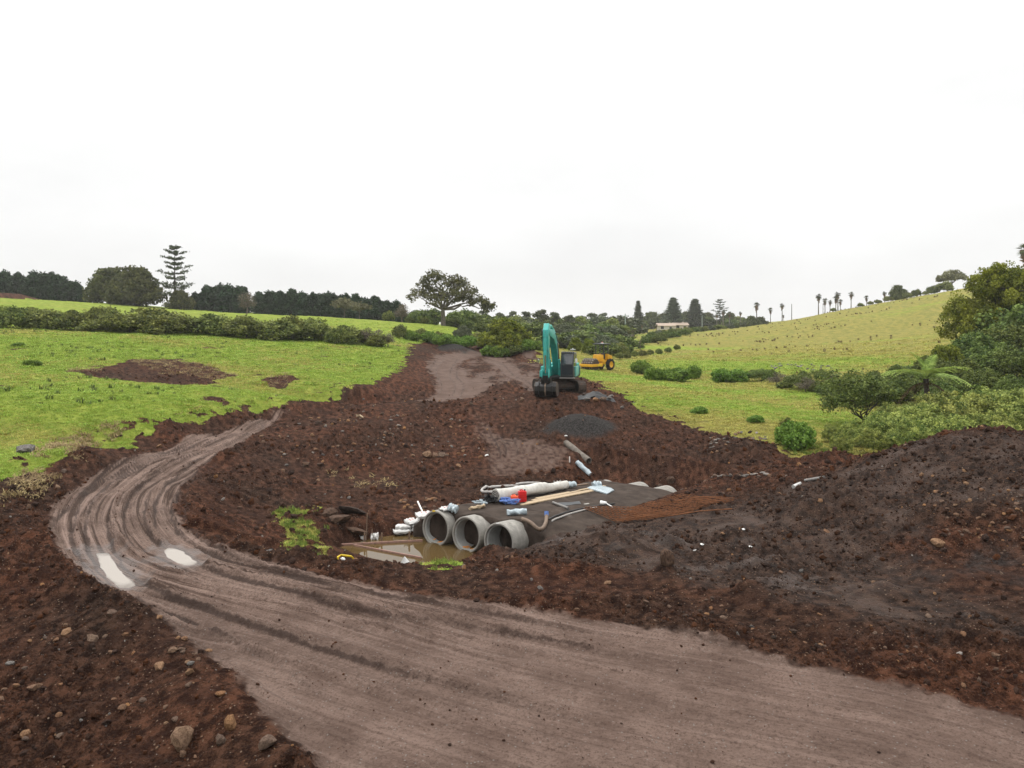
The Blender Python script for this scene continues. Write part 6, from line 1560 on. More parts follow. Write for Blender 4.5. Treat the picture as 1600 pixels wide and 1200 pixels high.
for sx in (-1, 1):
    T0 = TU @ Matrix.Translation((sx * 1.15, 0, 0.02))
    b = MB(); b.prism([(y * 0.97, z * 0.93 + 0.03) for y, z in stadium(4.0, 0.88)], -0.27, 0.27, 'x', T0)
    tr = b.build('track', M['track'], exc)
    s = MB()
    for y, z, a in along(stadium(4.0, 0.88), 46):
        s.box((0, y, z), (0.62, 0.21, 0.035), (a, 0, 0), T0); s.box((0, y - 0.03 * math.sin(a) * 0, z), (0.62, 0.03, 0.10), (a, 0, 0), T0)
    o = s.build('track_shoes', M['track'], tr)
    for y, rr_ in ((-1.56, 0.30), (1.56, 0.30)):
        w = MB(); w.tube([(-0.29, y, 0.46), (0.29, y, 0.46)], rr_, 18, M=T0); w.tube([(-0.31, y, 0.46), (0.31, y, 0.46)], rr_ * 0.4, 12, M=T0); w.build('idler' if y < 0 else 'sprocket', M['bucket'], tr)
    for y in (-0.9, -0.45, 0.0, 0.45, 0.9):
        w = MB(); w.tube([(-0.285, y, 0.17), (0.285, y, 0.17)], 0.10, 10, M=T0); w.build('track_roller', M['bucket'], tr)
b = MB(); b.box((0, 0, 0.62), (1.9, 1.6, 0.34), M=TU); b.box((0, 0.9, 0.55), (1.8, 0.35, 0.3), M=TU); b.box((0, -0.9, 0.55), (1.8, 0.35, 0.3), M=TU); b.tube([(0, 0, 0.75), (0, 0, 1.08)], 0.62, 24)
b.build('undercarriage', M['track'], exc, 0.03)
b = MB(); b.box((0, 0.5, 1.17), (2.6, 3.6, 0.18), M=TH); b.build('platform', M['bucket'], exc, 0.02)
b = MB()   # engine hood and counterweight
b.box((0, 1.35, 1.70), (2.66, 1.5, 0.88), M=TH); b.box((-0.87, 0.1, 1.62), (0.86, 1.6, 0.72), M=TH); b.build('engine_hood', M['teal'], exc, 0.06, seg=3)
b = MB(); b.prism([(-1.32, 1.05), (1.32, 1.05), (1.36, 1.9), (-1.36, 1.9)], 2.1, 2.75, 'y', TH); b.build('counterweight', M['cab_grey'], exc, 0.12, seg=3)
b = MB(); b.box((-0.95, -0.95, 1.45), (0.66, 0.7, 0.52), M=TH); b.build('tool_box', M['teal'], exc, 0.05)
b = MB(); b.tube([(-1.25, -1.2, 1.7), (-1.25, -1.2, 2.55), (-1.25, -0.4, 2.6), (-1.25, -0.3, 1.8)], 0.022, 6, M=TH); b.tube([(-0.65, -1.2, 1.7), (-0.65, -1.2, 2.3)], 0.02, 6, M=TH); b.build('handrail', M['cab_grey'], exc)
b = MB(); b.tube([(-1.27, -1.22, 2.45), (-1.42, -1.30, 2.5)], 0.015, 6, M=TH); b.tube([(-1.40, -1.30, 2.42), (-1.42, -1.33, 2.42)], 0.15, 14, M=TH); b.build('mirror', M['chrome'], exc)
# cab
b = MB(); cx0, cx1 = 0.36, 1.36; y0, y1 = -1.45, 0.35
b.prism([(y0 + 0.10, 1.26), (y1, 1.26), (y1, 3.0), (y0 + 0.42, 3.02), (y0 + 0.06, 2.2)], cx0, cx1, 'x', TH)
cab = b.build('cab', M['cab_grey'], exc, 0.05, seg=3)
g = MB(); fw = 0.08
def fp(x, f): # point on the raked upper windscreen
    ya, za, yb, zb = y0 + 0.06, 2.2, y0 + 0.42, 3.02
    return (x, ya + (yb - ya) * f - 0.012, za + (zb - za) * f)
g.add([fp(cx0 + fw, 0.02), fp(cx1 - fw, 0.02), fp(cx1 - fw, 0.9), fp(cx0 + fw, 0.9)], [(0, 1, 2, 3)], TH); g.build('windscreen', M['glass'], cab)
g = MB(); g.add([(cx0 + fw, y0 + 0.085, 1.42), (cx1 - fw, y0 + 0.085, 1.42), (cx1 - fw, y0 + 0.047, 2.14), (cx0 + fw, y0 + 0.047, 2.14)], [(0, 1, 2, 3)], TH); g.build('lower_window', M['glass'], cab)
for x in (cx0 - 0.006, cx1 + 0.006):
    g = MB(); g.add([(x, y0 + 0.22, 1.75), (x, y1 - 0.75, 1.75), (x, y1 - 0.75, 2.88), (x, y0 + 0.50, 2.88), (x, y0 + 0.2, 2.2)], [(0, 1, 2, 3, 4)], TH); g.build('side_window', M['glass'], cab)
g = MB(); g.box((0.86, y0 + 0.62, 3.05), (1.0, 0.5, 0.05), M=TH)
for k in range(6): g.box((0.46 + k * 0.16, y0 + 0.36, 3.06), (0.03, 0.5, 0.06), (0.3, 0, 0), TH)
g.build('roof_guard', M['cab_grey'], cab, 0.008)
g = MB(); g.tube([(1.2, -0.6, 3.02), (1.2, -0.6, 3.22)], 0.015, 6, M=TH); g.box((1.2, -0.6, 3.25), (0.4, 0.1, 0.05), M=TH); g.tube([(1.2, -0.6, 3.25), (1.2, -0.6, 3.36)], 0.05, 10, M=TH); g.build('beacon', M['white_paint'], cab)
g = MB(); g.tube([(1.36, -1.2, 2.3), (1.55, -1.25, 2.4)], 0.015, 6, M=TH); g.box((1.56, -1.26, 2.45), (0.17, 0.05, 0.32), M=TH); g.build('mirror', M['white_paint'], exc, 0.02)
g = MB(); g.box((1.42, -0.1, 1.62), (0.12, 1.2, 0.72), M=TH); g.build('side_panel', M['teal_pale'], exc, 0.03)
g = MB(); g.box((0.88, -1.25, 1.17), (1.14, 0.6, 0.10), M=TH); g.build('cab_step', M['galv'], exc, 0.02)
# boom, arm, cylinders (f = reach in front of the slew centre)
BX = -0.12
def pr(poly, w0, w1): return [(-f, z) for f, z in poly]
b = MB(); b.prism(pr([(0.35, 1.45), (1.15, 2.6), (1.75, 3.5), (2.7, 4.05), (4.45, 4.35), (4.75, 4.5), (4.7, 4.78), (4.3, 4.82), (2.5, 4.75), (1.35, 4.2), (0.75, 3.2), (0.05, 1.75)], 0, 0), BX - 0.24, BX + 0.24, 'x', TH)
boom = b.build('boom', M['teal'], exc, 0.04)
for sx in (-1, 1):
    c = MB(); c.tube([(BX + sx * 0.36, -0.85, 1.35), (BX + sx * 0.36, -1.35, 2.55)], 0.10, 12, M=TH); c.build('boom_cylinder', M['teal'], exc)
    c = MB(); c.tube([(BX + sx * 0.36, -1.35, 2.55), (BX + sx * 0.36, -1.85, 3.75)], 0.055, 12, M=TH); c.build('cylinder_rod', M['chrome'], exc)
b = MB(); b.prism(pr([(4.25, 5.12), (4.62, 5.22), (5.0, 4.75), (5.05, 4.2), (4.72, 1.55), (4.40, 1.48), (4.42, 3.4), (4.30, 4.3), (4.12, 4.8)], 0, 0), BX - 0.20, BX + 0.20, 'x', TH)
arm = b.build('arm', M['teal'], exc, 0.03)
c = MB(); c.tube([(BX, -4.3, 4.98), (BX, -2.9, 5.02)], 0.10, 12, M=TH); c.tube([(BX, -2.9, 5.02), (BX, -1.9, 4.72)], 0.11, 12, M=TH); c.build('arm_cylinder', M['teal'], exc)
c = MB(); c.tube([(BX, -5.02, 4.35), (BX, -5.10, 3.0)], 0.105, 14, M=TH); c.box((BX, -4.98, 4.4), (0.34, 0.3, 0.25), M=TH); c.build('bucket_cylinder', M['teal'], exc)
c = MB(); c.tube([(BX, -5.10, 3.0), (BX, -5.02, 1.75)], 0.055, 12, M=TH); c.build('cylinder_rod', M['chrome'], exc)
for sx in (-1, 1):
    c = MB(); c.prism(pr([(4.95, 2.05), (5.08, 2.0), (5.15, 1.5), (5.05, 1.42), (4.5, 1.55), (4.5, 1.7)], 0, 0), BX + sx * 0.24 - 0.03, BX + sx * 0.24 + 0.03, 'x', TH); c.build('link_plate', M['teal'], exc, 0.01)
c = MB()
for k in range(3): c.tube([(BX - 0.27 + 0.03 * k, -2.0, 4.5), (BX - 0.3, -4.0, 4.9), (BX - 0.28, -4.9, 4.7 - 0.1 * k), (BX - 0.24, -4.9, 3.6)], 0.022, 6, M=TH)
for k in range(2): c.tube([(BX + 0.28, -0.6, 2.4), (BX + 0.29 + 0.03 * k, -1.4, 3.8), (BX + 0.28, -2.4, 4.5)], 0.022, 6, M=TH)
c.build('hydraulic_hoses', M['black_plastic'], exc)
c = MB(); c.prism(pr([(4.35, 1.55), (5.1, 1.6), (5.05, 1.05), (4.35, 1.05)], 0, 0), BX - 0.22, BX + 0.22, 'x', TH); c.build('quick_hitch', M['bucket'], exc, 0.03)
c = MB(); c.tube([(BX - .26, -4.75, 1.3), (BX + .26, -4.75, 1.3)], 0.09, 12, M=TH); c.build('hitch_pin', M['teal'], exc)
# bucket: curved shell with side plates
prof = [(4.35, 1.05), (4.85, 1.12), (5.15, 0.85), (5.18, 0.5), (4.95, 0.2), (4.5, 0.06), (3.95, 0.04)]; inn = [(3.95, 0.09), (4.5, 0.12), (4.9, 0.25), (5.1, 0.52), (5.08, 0.82), (4.82, 1.05), (4.35, 0.99)]
c = MB(); c.prism(pr(prof + inn, 0, 0), BX - 0.78, BX + 0.78, 'x', TH); bk_ = c.build('bucket', M['bucket'], exc, 0.01)
for sx in (-1, 1):
    c = MB(); c.prism(pr(prof, 0, 0), BX + sx * 0.78 - 0.03, BX + sx * 0.78 + 0.03, 'x', TH); c.build('bucket_side', M['track'], bk_)
    c = MB(); c.prism(pr([(4.4, 1.0), (5.0, 1.0), (4.98, 1.4), (4.4, 1.4)], 0, 0), BX + sx * 0.3 - 0.03, BX + sx * 0.3 + 0.03, 'x', TH); c.build('bucket_ear', M['bucket'], bk_)
for k in range(-1, 2): 
    c = MB(); c.prism(pr([(4.85, 1.13), (5.17, 0.87), (5.2, 0.5), (4.97, 0.18), (5.05, 0.16), (5.27, 0.48), (5.24, 0.9), (4.9, 1.2)], 0, 0), BX + k * 0.5 - 0.04, BX + k * 0.5 + 0.04, 'x', TH); c.build('wear_strip', M['hose_brown'] if k == 0 else M['bucket'], bk_)

# ------------------------------------------------------------------ roller
rp = put_y(934, 82.0)
rol = empty('road_roller', (rp.x, rp.y, rp.z), math.radians(48), 'yellow single drum roller with black canopy parked on the grass', 'roller')
# local: +x is the rear, -x the drum end
def part(name, mat, f, bevel=0.03, parent=None):
    b = MB(); f(b); return b.build(name, mat, parent or rol, bevel)
part('drum', M['track'], lambda b: b.tube([(-1.35, -0.72, 0.62), (-1.35, 0.72, 0.62)], 0.62, 28), 0)
def pads(b):
    for k in range(14):
        a = 2 * math.pi * k / 14
        for j in range(5): b.box((-1.35 + 0.66 * math.cos(a), -0.6 + 0.3 * j, 0.62 + 0.66 * math.sin(a)), (0.12, 0.14, 0.12), (0, -a, 0), taper=(1, 1))
part('drum_pads', M['rock_grey'], pads, 0)
def frame(b):
    for s in (-1, 1): b.box((-1.25, s * 0.84, 0.62), (1.9, 0.12, 0.28))
    b.box((-2.2, 0, 0.62), (0.16, 1.8, 0.28)); b.box((-0.35, 0, 0.66), (0.2, 1.8, 0.3))
fr = part('drum_frame', M['yellow'], frame)
part('warning_stripe', M['yellow_b'], lambda b: b.box((-0.9, -0.905, 0.62), (0.7, 0.012, 0.2)), 0, fr)
part('articulation_joint', M['bucket'], lambda b: b.box((-0.1, 0, 0.7), (0.5, 0.4, 0.4)))
part('chassis', M['yellow'], lambda b: (b.box((0.85, 0, 0.85), (1.7, 0.95, 0.42)), b.box((0.2, 0, 1.0), (0.35, 1.3, 0.3))))
part('engine_hood', M['yellow'], lambda b: b.prism([(1.05, 1.0), (1.85, 1.0), (1.85, 1.5), (1.05, 1.75)], -0.6, 0.6, 'y'), 0.05)
part('front_cowl', M['yellow'], lambda b: b.box((0.12, 0, 1.32), (0.6, 1.1, 0.72), taper=(0.85, 0.95)), 0.06)
part('seat', M['black_plastic'], lambda b: (b.box((0.75, 0, 1.25), (0.5, 0.5, 0.14)), b.box((0.98, 0, 1.55), (0.12, 0.48, 0.55))), 0.04)
part('steering_wheel', M['black_plastic'], lambda b: (b.tube([(0.45, 0, 1.55), (0.38, 0, 1.75)], 0.03, 8), b.tube([(0.38 + 0.02, 0.19 * math.cos(k * 0.523), 1.76 + 0.06 * math.sin(k * .523)) for k in range(13)], 0.018, 6)), 0)
for s in (-1, 1):
    w = part('wheel', M['tyre'], lambda b: b.lathe([(0.34, -0.17), (0.56, -0.19), (0.60, -0.1), (0.60, 0.1), (0.56, 0.19), (0.34, 0.17)], 24, Matrix.Translation((1.35, s * 0.66, 0.6))), 0)
    part('rim', M['yellow'], lambda b: b.lathe([(0.0, 0.10), (0.2, 0.12), (0.34, 0.17), (0.34, -0.17), (0.2, -0.12), (0.0, -0.10)], 18, Matrix.Translation((1.35, s * 0.66, 0.6))), 0, w)
    part('tyre_lugs', M['tyre'], lambda b: [b.box((1.35 + 0.6 * math.cos(k * .35), s * 0.66 + 0.09 * (-1) ** k, 0.6 + 0.6 * math.sin(k * .35)), (0.07, 0.18, 0.08), (0, -k * .35, 0)) for k in range(18)], 0, w)
for x in (0.35, 1.15):
    for s in (-1, 1): part('canopy_post', M['cab_grey'], lambda b: b.tube([(x, s * 0.52, 1.2), (x, s * 0.52, 2.8)], 0.055, 8), 0)
rf = part('canopy_roof', M['cab_grey'], lambda b: b.box((0.75, 0, 2.80), (1.35, 1.4, 0.14)), 0.03)
part('work_light', M['white_paint'], lambda b: b.box((0.2, -0.45, 2.9), (0.12, 0.3, 0.1)), 0.01, rf)
lm = NT('red_beacon'); lm.bsdf((0.7, 0.06, 0.03), 0.3)
part('beacon', lm.m, lambda b: b.tube([(1.1, 0.2, 2.86), (1.1, 0.2, 3.0)], 0.06, 10), 0, rf)
part('exhaust', M['bucket'], lambda b: b.tube([(1.5, 0.3, 1.5), (1.5, 0.3, 2.1)], 0.035, 8), 0)

# ------------------------------------------------------------------ far houses, poles
def house(u, vbase, Y, L, D, H, rz, wall, roof, label, flat=False):
    p = put_y(u, Y); p.z = max(p.z, CZ - (vbase - HOR) / F * Y - 0.2)
    r = empty('farm_house', p, rz, label, 'house')
    b = MB(); b.box((0, 0, H / 2 - 0.4), (L, D, H + 0.8)); b.build('wall', wall, r)
    b = MB()
    b.prism([(-D / 2 - .5, H), (D / 2 + .5, H), (0, H + D * 0.22)], -L / 2 - .5, L / 2 + .5, 'x'); rf_ = b.build('roof', roof, r)
    b = MB(); b.box((L * 0.25, 0.4, H + D * 0.22), (0.5, 0.5, 0.9)); b.build('chimney', wall, rf_)
    n = max(2, int(L / 3.2))
    for k in range(n):
        x = -L / 2 + L * (k + 0.5) / n
        b = MB(); b.box((x, -D / 2 - 0.02, H * 0.52), (1.3, 0.06, 1.2)) if k != n // 2 else b.box((x, -D / 2 - 0.02, H * 0.36), (1.0, 0.06, H * 0.72))
        b.build('window' if k != n // 2 else 'door', M['window_dark'], r)
house(957, 518, 345, 5.5, 5, 2.6, 0.15, M['wall_cream'], M['roof_brown'], 'pale farmhouse with tan roof among the trees behind the roller')
house(1040, 514, 330, 7, 5, 1.6, -0.05, M['wall_cream'], M['roof_brown'], 'long low house below the pines, left of the two')
house(1062, 513, 335, 6, 5, 1.6, 0.05, M['wall_cream'], M['roof_brown'], 'long low house below the pines, right of the two')
def pole(u, vb, vt, Y, r, mat, label, arm=True):
    p = put_y(u, Y); h = CZ - (vt - HOR) / F * Y - p.z
    m = MB(); m.tube([(0, 0, -0.5), (0, 0, h)], [r, r * 0.7], 8)
    if arm: m.box((0, 0, h - 0.6), (1.8, 0.12, 0.14)); [m.tube([(x, 0, h - .5), (x, 0, h - .3)], 0.05, 6) for x in (-.8, 0, .8)]
    o = m.build('utility_pole', mat, loc=p); tag(o, label, 'pole')
pole(977, 522, 490, 200, 0.16, M['pole'], 'pale green pole behind the leafless trees')
pole(1097, 515, 493, 300, 0.15, M['pole'], 'slim pale pole left of the round topped pine', False)
pole(1237, 500, 475, 240, 0.13, M['bark'], 'bare timber pole on the hill crest among the palms', False)
pole(1286, 490, 474, 240, 0.10, M['bark'], 'thin dead trunk between the first hill crest palms', False)
# weathered rock outcrop in the gully below the yellow hill
rr = random.Random(12)
for i, u in enumerate(sorted(1205 + rr.uniform(0, 95) for _ in range(40))):
    v = 572 + rr.uniform(-4, 6) + (u - 1205) * 0.02
    rock(u, v, rr.uniform(3, 7), ['rock_grey', 'rock_slab'][i % 2], '%s small grey outcrop rock from the left above the gully' % ordinal(i), 'outcrop rocks above the gully', name='outcrop_rock')
for i, u in enumerate(sorted(1175 + rr.uniform(0, 90) for _ in range(16))):
    rock(u, 592 + rr.uniform(-3, 5), rr.uniform(3, 6), 'rock_slab', '%s pale flat rock from the left along the gully bed' % ordinal(i), 'pale rocks in the gully bed', name='outcrop_rock')
# ------------------------------------------------------------------ loose stuff: clods, stones, grass (uncountable, scattered)
def scatter(name, P, rot, scl, idx, meshes, kind='stuff', label=None):
    me = bpy.data.meshes.new(name); n = len(P)
    me.vertices.add(n); me.vertices.foreach_set('co', np.asarray(P, np.float32).ravel())
    a = me.attributes.new('rot', 'FLOAT_VECTOR', 'POINT'); a.data.foreach_set('vector', np.asarray(rot, np.float32).ravel())
    a = me.attributes.new('scl', 'FLOAT_VECTOR', 'POINT'); a.data.foreach_set('vector', np.asarray(scl, np.float32).ravel())
    a = me.attributes.new('idx', 'INT', 'POINT'); a.data.foreach_set('value', np.asarray(idx, np.int32))
    o = link(name, me); tag(o, kind=kind)
    ng = bpy.data.node_groups.new(name + '_scatter', 'GeometryNodeTree')
    ng.interface.new_socket('Geometry', in_out='INPUT', socket_type='NodeSocketGeometry'); ng.interface.new_socket('Geometry', in_out='OUTPUT', socket_type='NodeSocketGeometry')
    gi = ng.nodes.new('NodeGroupInput'); go = ng.nodes.new('NodeGroupOutput'); ip = ng.nodes.new('GeometryNodeInstanceOnPoints'); jn = ng.nodes.new('GeometryNodeJoinGeometry')
    for m in reversed(meshes):
        po = bpy.data.objects.new(name + '_piece', m)      # kept out of the scene, only drawn through the scatter
        oi = ng.nodes.new('GeometryNodeObjectInfo'); oi.inputs['Object'].default_value = po; oi.inputs['As Instance'].default_value = True
        ng.links.new(oi.outputs['Geometry'], jn.inputs[0])
    def na(nm, typ):
        q = ng.nodes.new('GeometryNodeInputNamedAttribute'); q.data_type = typ; q.inputs['Name'].default_value = nm; return q.outputs['Attribute']
    ng.links.new(gi.outputs[0], ip.inputs['Points']); ng.links.new(jn.outputs[0], ip.inputs['Instance']); ip.inputs['Pick Instance'].default_value = True
    ng.links.new(na('idx', 'INT'), ip.inputs['Instance Index']); ng.links.new(na('rot', 'FLOAT_VECTOR'), ip.inputs['Rotation']); ng.links.new(na('scl', 'FLOAT_VECTOR'), ip.inputs['Scale'])
    ng.links.new(ip.outputs[0], go.inputs[0])
    md = o.modifiers.new('scatter', 'NODES'); md.node_group = ng
    return o
def sample(n, r0, r1, power, seed, th=0.68):
    rr = R_(seed); a = rr.uniform(-th, th, n); k = rr.rand(n)
    e = 1.0001 - power
    r = (r0 ** e + k * (r1 ** e - r0 ** e)) ** (1 / e)
    return r * np.sin(a), r * np.cos(a), rr
# clods of soil over all the disturbed ground
clods = [rock_mesh('clod', 500 + i, 1, 0.6, (1, 0.9, 0.75)) for i in range(5)]
X, Y, rr = sample(120000, 8.5, 62, 1.0, 1)
Z, g, road, mud, gravel, dry = look(X, Y, 'z', 'g', 'road', 'mud', 'gravel', 'dry')
depv = look(X, Y, 'dep')
tt_, ss_ = culv(X, Y)
ok = ((road > 0.4) & (depv > 0.012) & (rr.rand(len(X)) < 0.35)) | ((g < 0.5) * (1 - g) * (1 - road) * (1 - gravel * 0.95) * (0.12 + 1.0 * np.maximum(sstep(-0.2, 0.3, fbm(X * 0.28, Y * 0.28, 3, 151)), np.maximum(0.8 * sstep(-2.5, -5, X + 0.2 * Y) * sstep(18, 14, Y), 0.9 * sstep(7.5, 9.5, X) * sstep(19, 20.5, Y)))) > rr.rand(len(X))) | ((road > 0.5) & (rr.rand(len(X)) < 0.035))
inpit = (ss_ > -0.9) & (ss_ < 4.6) & (tt_ > -0.6) & (tt_ < 13.4)
ok &= ~inpit & (poly_sd(X, Y, pool_poly) > 0.25)
for P in PUD_PLAN: ok &= poly_sd(X, Y, P) > 0.2
X, Y, Z, mud, road = X[ok], Y[ok], Z[ok], mud[ok], road[ok]; n = len(X)
sz = 0.014 * (1 - rr.rand(n)) ** -0.5; sz = np.clip(sz, 0.012, 0.115) * np.clip(np.hypot(X, Y) / 22, 0.75, 1.6) * np.where(road > 0.5, 0.45, 1.0)
P = np.stack([X, Y, Z + sz * 0.25], 1); rot = rr.uniform(0, 6.28, (n, 3)) * np.array([0.15, 0.15, 1]); sc3 = sz[:, None] * rr.uniform(0.7, 1.3, (n, 3))
for m in clods: m.materials.clear(); m.materials.append(M['clod'])
dk = mud > 0.5
scatter('soil_clods', P[~dk], rot[~dk], sc3[~dk], rr.randint(0, 5, (~dk).sum()), clods)
clods_m = [rock_mesh('mud_clod', 520 + i, 1, 0.5, (1, 0.9, 0.7)) for i in range(4)]
for m in clods_m: m.materials.append(M['clod_mud'])
scatter('mud_clods', P[dk], rot[dk], sc3[dk] * 0.95, rr.randint(0, 4, dk.sum()), clods_m)
# small stones, tan and grey
stones = [rock_mesh('stone', 540 + i, 1, 0.85) for i in range(6)]
for i, m in enumerate(stones): m.materials.append(M['rock_tan'] if i < 3 else (M['rock_brown'] if i < 5 else M['rock_grey']))
X, Y, rr = sample(16000, 8.5, 60, 1.0, 2)
Z, g, road, mud, gravel, dry = look(X, Y, 'z', 'g', 'road', 'mud', 'gravel', 'dry')
tt_, ss_ = culv(X, Y)
tanfan = sstep(1.0, -0.5, poly_sd(X, Y, up_list([(1440,790),(1600,740),(1640,880),(1560,860),(1480,840)])))
face = sstep(1.5, -1.5, poly_sd(X, Y, up_list([(430,680),(520,645),(700,640),(740,680),(650,700),(520,720),(440,740)])))
pr = (1 - g) * (1 - road) * (0.16 + 0.9 * tanfan + 0.45 * face + 0.25 * sstep(0.1, 0.4, fbm(X * 0.4, Y * 0.4, 3, 301))) * (1 - 0.6 * mud * (1 - tanfan))
ok = (pr > rr.rand(len(X))) & ~((ss_ > -0.9) & (ss_ < 4.6) & (tt_ > -0.6) & (tt_ < 13.4)) & (poly_sd(X, Y, pool_poly) > 0.25)
X, Y, Z = X[ok], Y[ok], Z[ok]; n = len(X)
sz = np.clip(0.018 * (1 - rr.rand(n)) ** -0.5, 0.015, 0.10) * np.clip(np.hypot(X, Y) / 22, 0.75, 1.8)
scatter('loose_stones', np.stack([X, Y, Z + sz * 0.3], 1), rr.uniform(0, 6.28, (n, 3)) * np.array([0.2, 0.2, 1]), sz[:, None] * rr.uniform(0.7, 1.4, (n, 3)), rr.randint(0, 6, n), stones)

# grass tufts
def tuft_mesh(name, seed, nb, h, w, spread, mat, bend=0.5):
    rr = R_(seed); V = []; Fs = []; T = []
    for i in range(nb):
        a = rr.uniform(0, 6.28); r = spread * math.sqrt(rr.rand()); b = np.array([r * math.cos(a), r * math.sin(a), -0.03])
        d = rr.uniform(0, 6.28); ln = h * rr.uniform(0.6, 1.3); lean = bend * rr.uniform(0.3, 1.3)
        dirv = np.array([math.cos(d), math.sin(d), 0]); sd = np.array([-math.sin(d), math.cos(d), 0]) * w
        m1 = b + dirv * ln * lean * 0.4 + np.array([0, 0, ln * 0.6]); tip = b + dirv * ln * lean + np.array([0, 0, ln * (1.0 - 0.25 * lean)])
        k = len(V); V += [b - sd, b + sd, m1 + sd * 0.8, m1 - sd * 0.8, tip]; Fs += [(k, k + 1, k + 2, k + 3), (k + 3, k + 2, k + 4)]; T += [rr.rand()] * 5
    me = bpy.data.meshes.new(name); me.from_pydata([tuple(v) for v in V], [], Fs)
    a = me.attributes.new('tint', 'FLOAT', 'POINT'); a.data.foreach_set('value', np.array(T, np.float32)); me.materials.append(mat); me.update()
    return me
tg = [tuft_mesh('grass_tuft', 600 + i, 16, 0.10, 0.010, 0.16, M['lf_grass'], 0.8) for i in range(4)]
td = [tuft_mesh('dry_grass_tuft', 610 + i, 16, 0.11, 0.010, 0.16, M['lf_grass_dry'], 0.8) for i in range(3)]
X, Y, rr = sample(210000, 17, 150, 1.15, 3, 0.64)
Z, g, road, mud, gravel, dry = look(X, Y, 'z', 'g', 'road', 'mud', 'gravel', 'dry')
ok = (g > 0.35 + 0.5 * rr.rand(len(X))) & (rr.rand(len(X)) > sstep(75, 150, np.hypot(X, Y)))
X, Y, Z, dry = X[ok], Y[ok], Z[ok], dry[ok]; n = len(X); R = np.hypot(X, Y)
sz = rr.uniform(0.6, 1.4, n) * np.clip(R / 40, 0.8, 2.2) * (0.8 + 0.8 * sstep(0.1, 0.5, fbm(X * 0.8, Y * 0.8, 3, 402)))
isd = dry > rr.rand(n)
Pg = np.stack([X, Y, Z], 1); rot = np.stack([np.zeros(n), np.zeros(n), rr.uniform(0, 6.28, n)], 1); sc3 = np.stack([sz * 1.1, sz * 1.1, sz * 0.65], 1)
scatter('pasture_grass', Pg[~isd], rot[~isd], sc3[~isd], rr.randint(0, 4, (~isd).sum()), tg)
scatter('dry_pasture_grass', Pg[isd], rot[isd], sc3[isd], rr.randint(0, 3, isd.sum()), td)
# longer grass: pool edges, the strip in the pit, below the lantana
tl = [tuft_mesh('long_grass_tuft', 620 + i, 22, 0.28, 0.010, 0.14, M['lf_long'], 0.5) for i in range(3)]
LG = strip_polys + [up_list([(1210,690),(1240,680),(1300,700),(1345,714),(1290,712),(1235,712)])]
Pl = []
for Pq in LG:
    rr = R_(len(Pq)); lo = Pq.min(0); hi = Pq.max(0); m = int(55 * np.prod(hi - lo))
    q = rr.uniform(lo, hi, (m, 2)); q = q[poly_sd(q[:, 0], q[:, 1], Pq) < -0.05 + 0.15 * rr.randn(len(q))]; Pl.append(q)
q = np.concatenate(Pl); q = q[(fbm(q[:, 0] * 1.6, q[:, 1] * 1.6, 3, 9) > -0.1) & (poly_sd(q[:, 0], q[:, 1], pool_poly) > 0.1)]
n = len(q); sz = R_(1).uniform(0.25, 0.7, n)
scatter('long_grass', np.stack([q[:, 0], q[:, 1], height(q[:, 0], q[:, 1])], 1), np.stack([np.zeros(n), np.zeros(n), R_(2).uniform(0, 6.28, n)], 1), np.repeat(sz[:, None], 3, 1), R_(3).randint(0, 3, n), tl)
# straw and torn turf on the cut edge of the left pasture and on the bare patch
tst = [tuft_mesh('straw_tuft', 630 + i, 14, 0.13, 0.012, 0.16, M['lf_straw'], 1.3) for i in range(3)]
SG = [([(0,760),(40,728),(70,735),(90,745),(60,785),(0,800)], 45), ([(70,690),(140,676),(155,700),(115,716),(75,702)], 55), ([(150,665),(195,658),(200,685),(170,692)], 45), ([(48,702),(75,705),(75,716),(52,716)], 40), ([(110,715),(135,705),(125,722)], 40), ([(270,648),(310,638),(305,652)], 25), ([(200,562),(280,562),(330,572),(375,590),(330,594),(250,585)], 10), ([(95,577),(150,572),(160,580),(110,584)], 12), ([(420,585),(450,582),(450,605),(420,604)], 8), ([(500,735),(580,725),(620,760),(560,765)], 6)]
Pl = []
for L, dn in SG:
    Pq = up_list(L); rr = R_(len(L) * 7 + dn); lo = Pq.min(0); hi = Pq.max(0); q = rr.uniform(lo, hi, (int(dn * np.prod(hi - lo)), 2))
    q = q[(poly_sd(q[:, 0], q[:, 1], Pq) < 0) & (fbm(q[:, 0] * 1.3, q[:, 1] * 1.3, 3, 88) > -0.05)]; Pl.append(q)
q = np.concatenate(Pl); n = len(q)
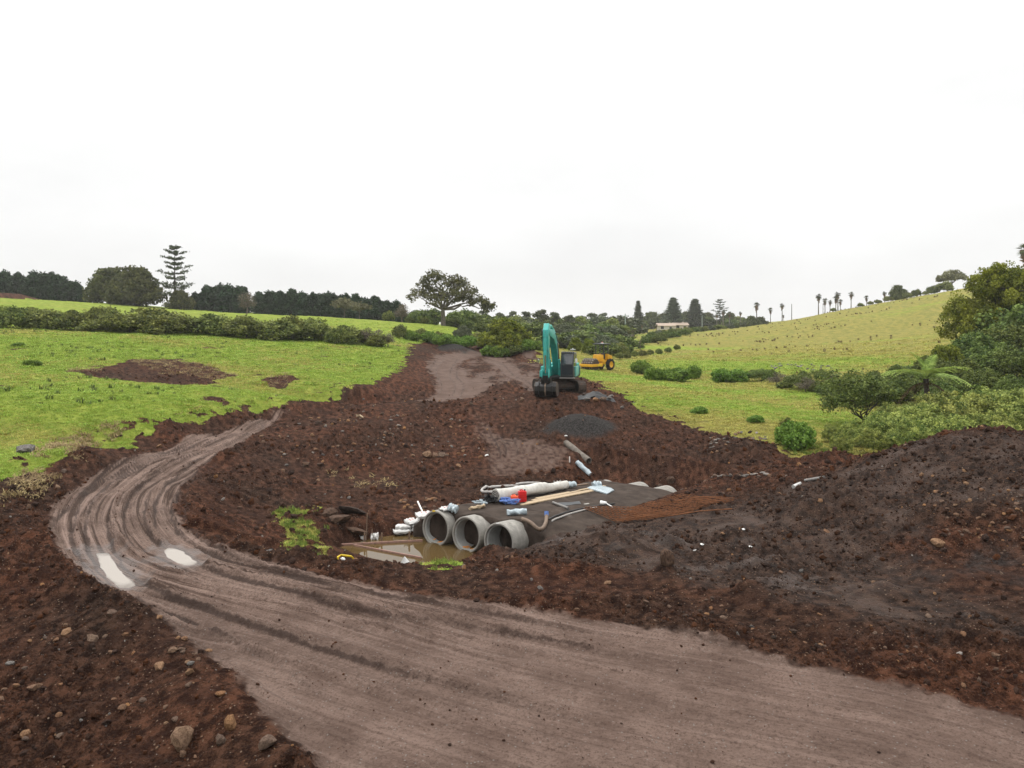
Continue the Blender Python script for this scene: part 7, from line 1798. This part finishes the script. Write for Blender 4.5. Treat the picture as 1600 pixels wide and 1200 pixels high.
scatter('torn_straw', np.stack([q[:, 0], q[:, 1], height(q[:, 0], q[:, 1])], 1), np.stack([R_(4).uniform(-.5, .5, n), R_(5).uniform(-.5, .5, n), R_(2).uniform(0, 6.28, n)], 1), np.repeat(R_(6).uniform(0.7, 1.6, n)[:, None], 3, 1) * np.array([1, 1, 0.7]), R_(3).randint(0, 3, n), tst)
# brown tussocks on the hillside, weeds on the left pasture
tus = [tuft_mesh('tussock', 640 + i, 26, 0.55, 0.03, 0.22, M['lf_tussock'], 0.7) for i in range(3)]
rr = R_(77); X = rr.uniform(8, 150, 26000); Y = rr.uniform(70, 240, 26000)
dn = sstep(0.0, 0.5, fbm(X * 0.03 + Y * 0.004, Y * 0.11 - X * 0.02, 3, 501)) * sstep(10, 26, X - 0.06 * Y) * sstep(70, 90, Y)
ok = dn * 0.22 > rr.rand(len(X)); X, Y = X[ok], Y[ok]; n = len(X)
scatter('hillside_tussocks', np.stack([X, Y, height(X, Y)], 1), np.stack([np.zeros(n), np.zeros(n), rr.uniform(0, 6.28, n)], 1), np.repeat(rr.uniform(0.35, 0.9, n)[:, None], 3, 1), rr.randint(0, 3, n), tus)
wd = [tuft_mesh('pasture_weed', 650 + i, 14, 0.34, 0.02, 0.12, M['lf_shrub'], 0.6) for i in range(3)]
rr = R_(78); X = rr.uniform(-75, -5, 1500); Y = rr.uniform(30, 88, 1500); g = look(X, Y, 'g'); ok = (g > 0.8) & (fbm(X * 0.1, Y * 0.1, 3, 511) > 0.05); X, Y = X[ok], Y[ok]; n = len(X)
scatter('pasture_weeds', np.stack([X, Y, height(X, Y)], 1), np.stack([np.zeros(n), np.zeros(n), rr.uniform(0, 6.28, n)], 1), rr.uniform(0.3, 1.1, (n, 1)) * np.array([[1.4, 1.4, 0.8]]), rr.randint(0, 3, n), wd)

# ------------------------------------------------------------------ damp air
m = MB(); m.box((0, 0, 33.0), (3400, 3400, 72.0))
t = NT('damp_air'); pv = t.n('ShaderNodeVolumePrincipled')
pv.inputs['Color'].default_value = (1.0, 0.99, 0.97, 1.0); pv.inputs['Density'].default_value = 0.00024; pv.inputs['Anisotropy'].default_value = 0.0
t.l(pv.outputs[0], t.out.inputs['Volume'])
hz_ = m.build('haze', t.m); tag(hz_, kind='stuff')
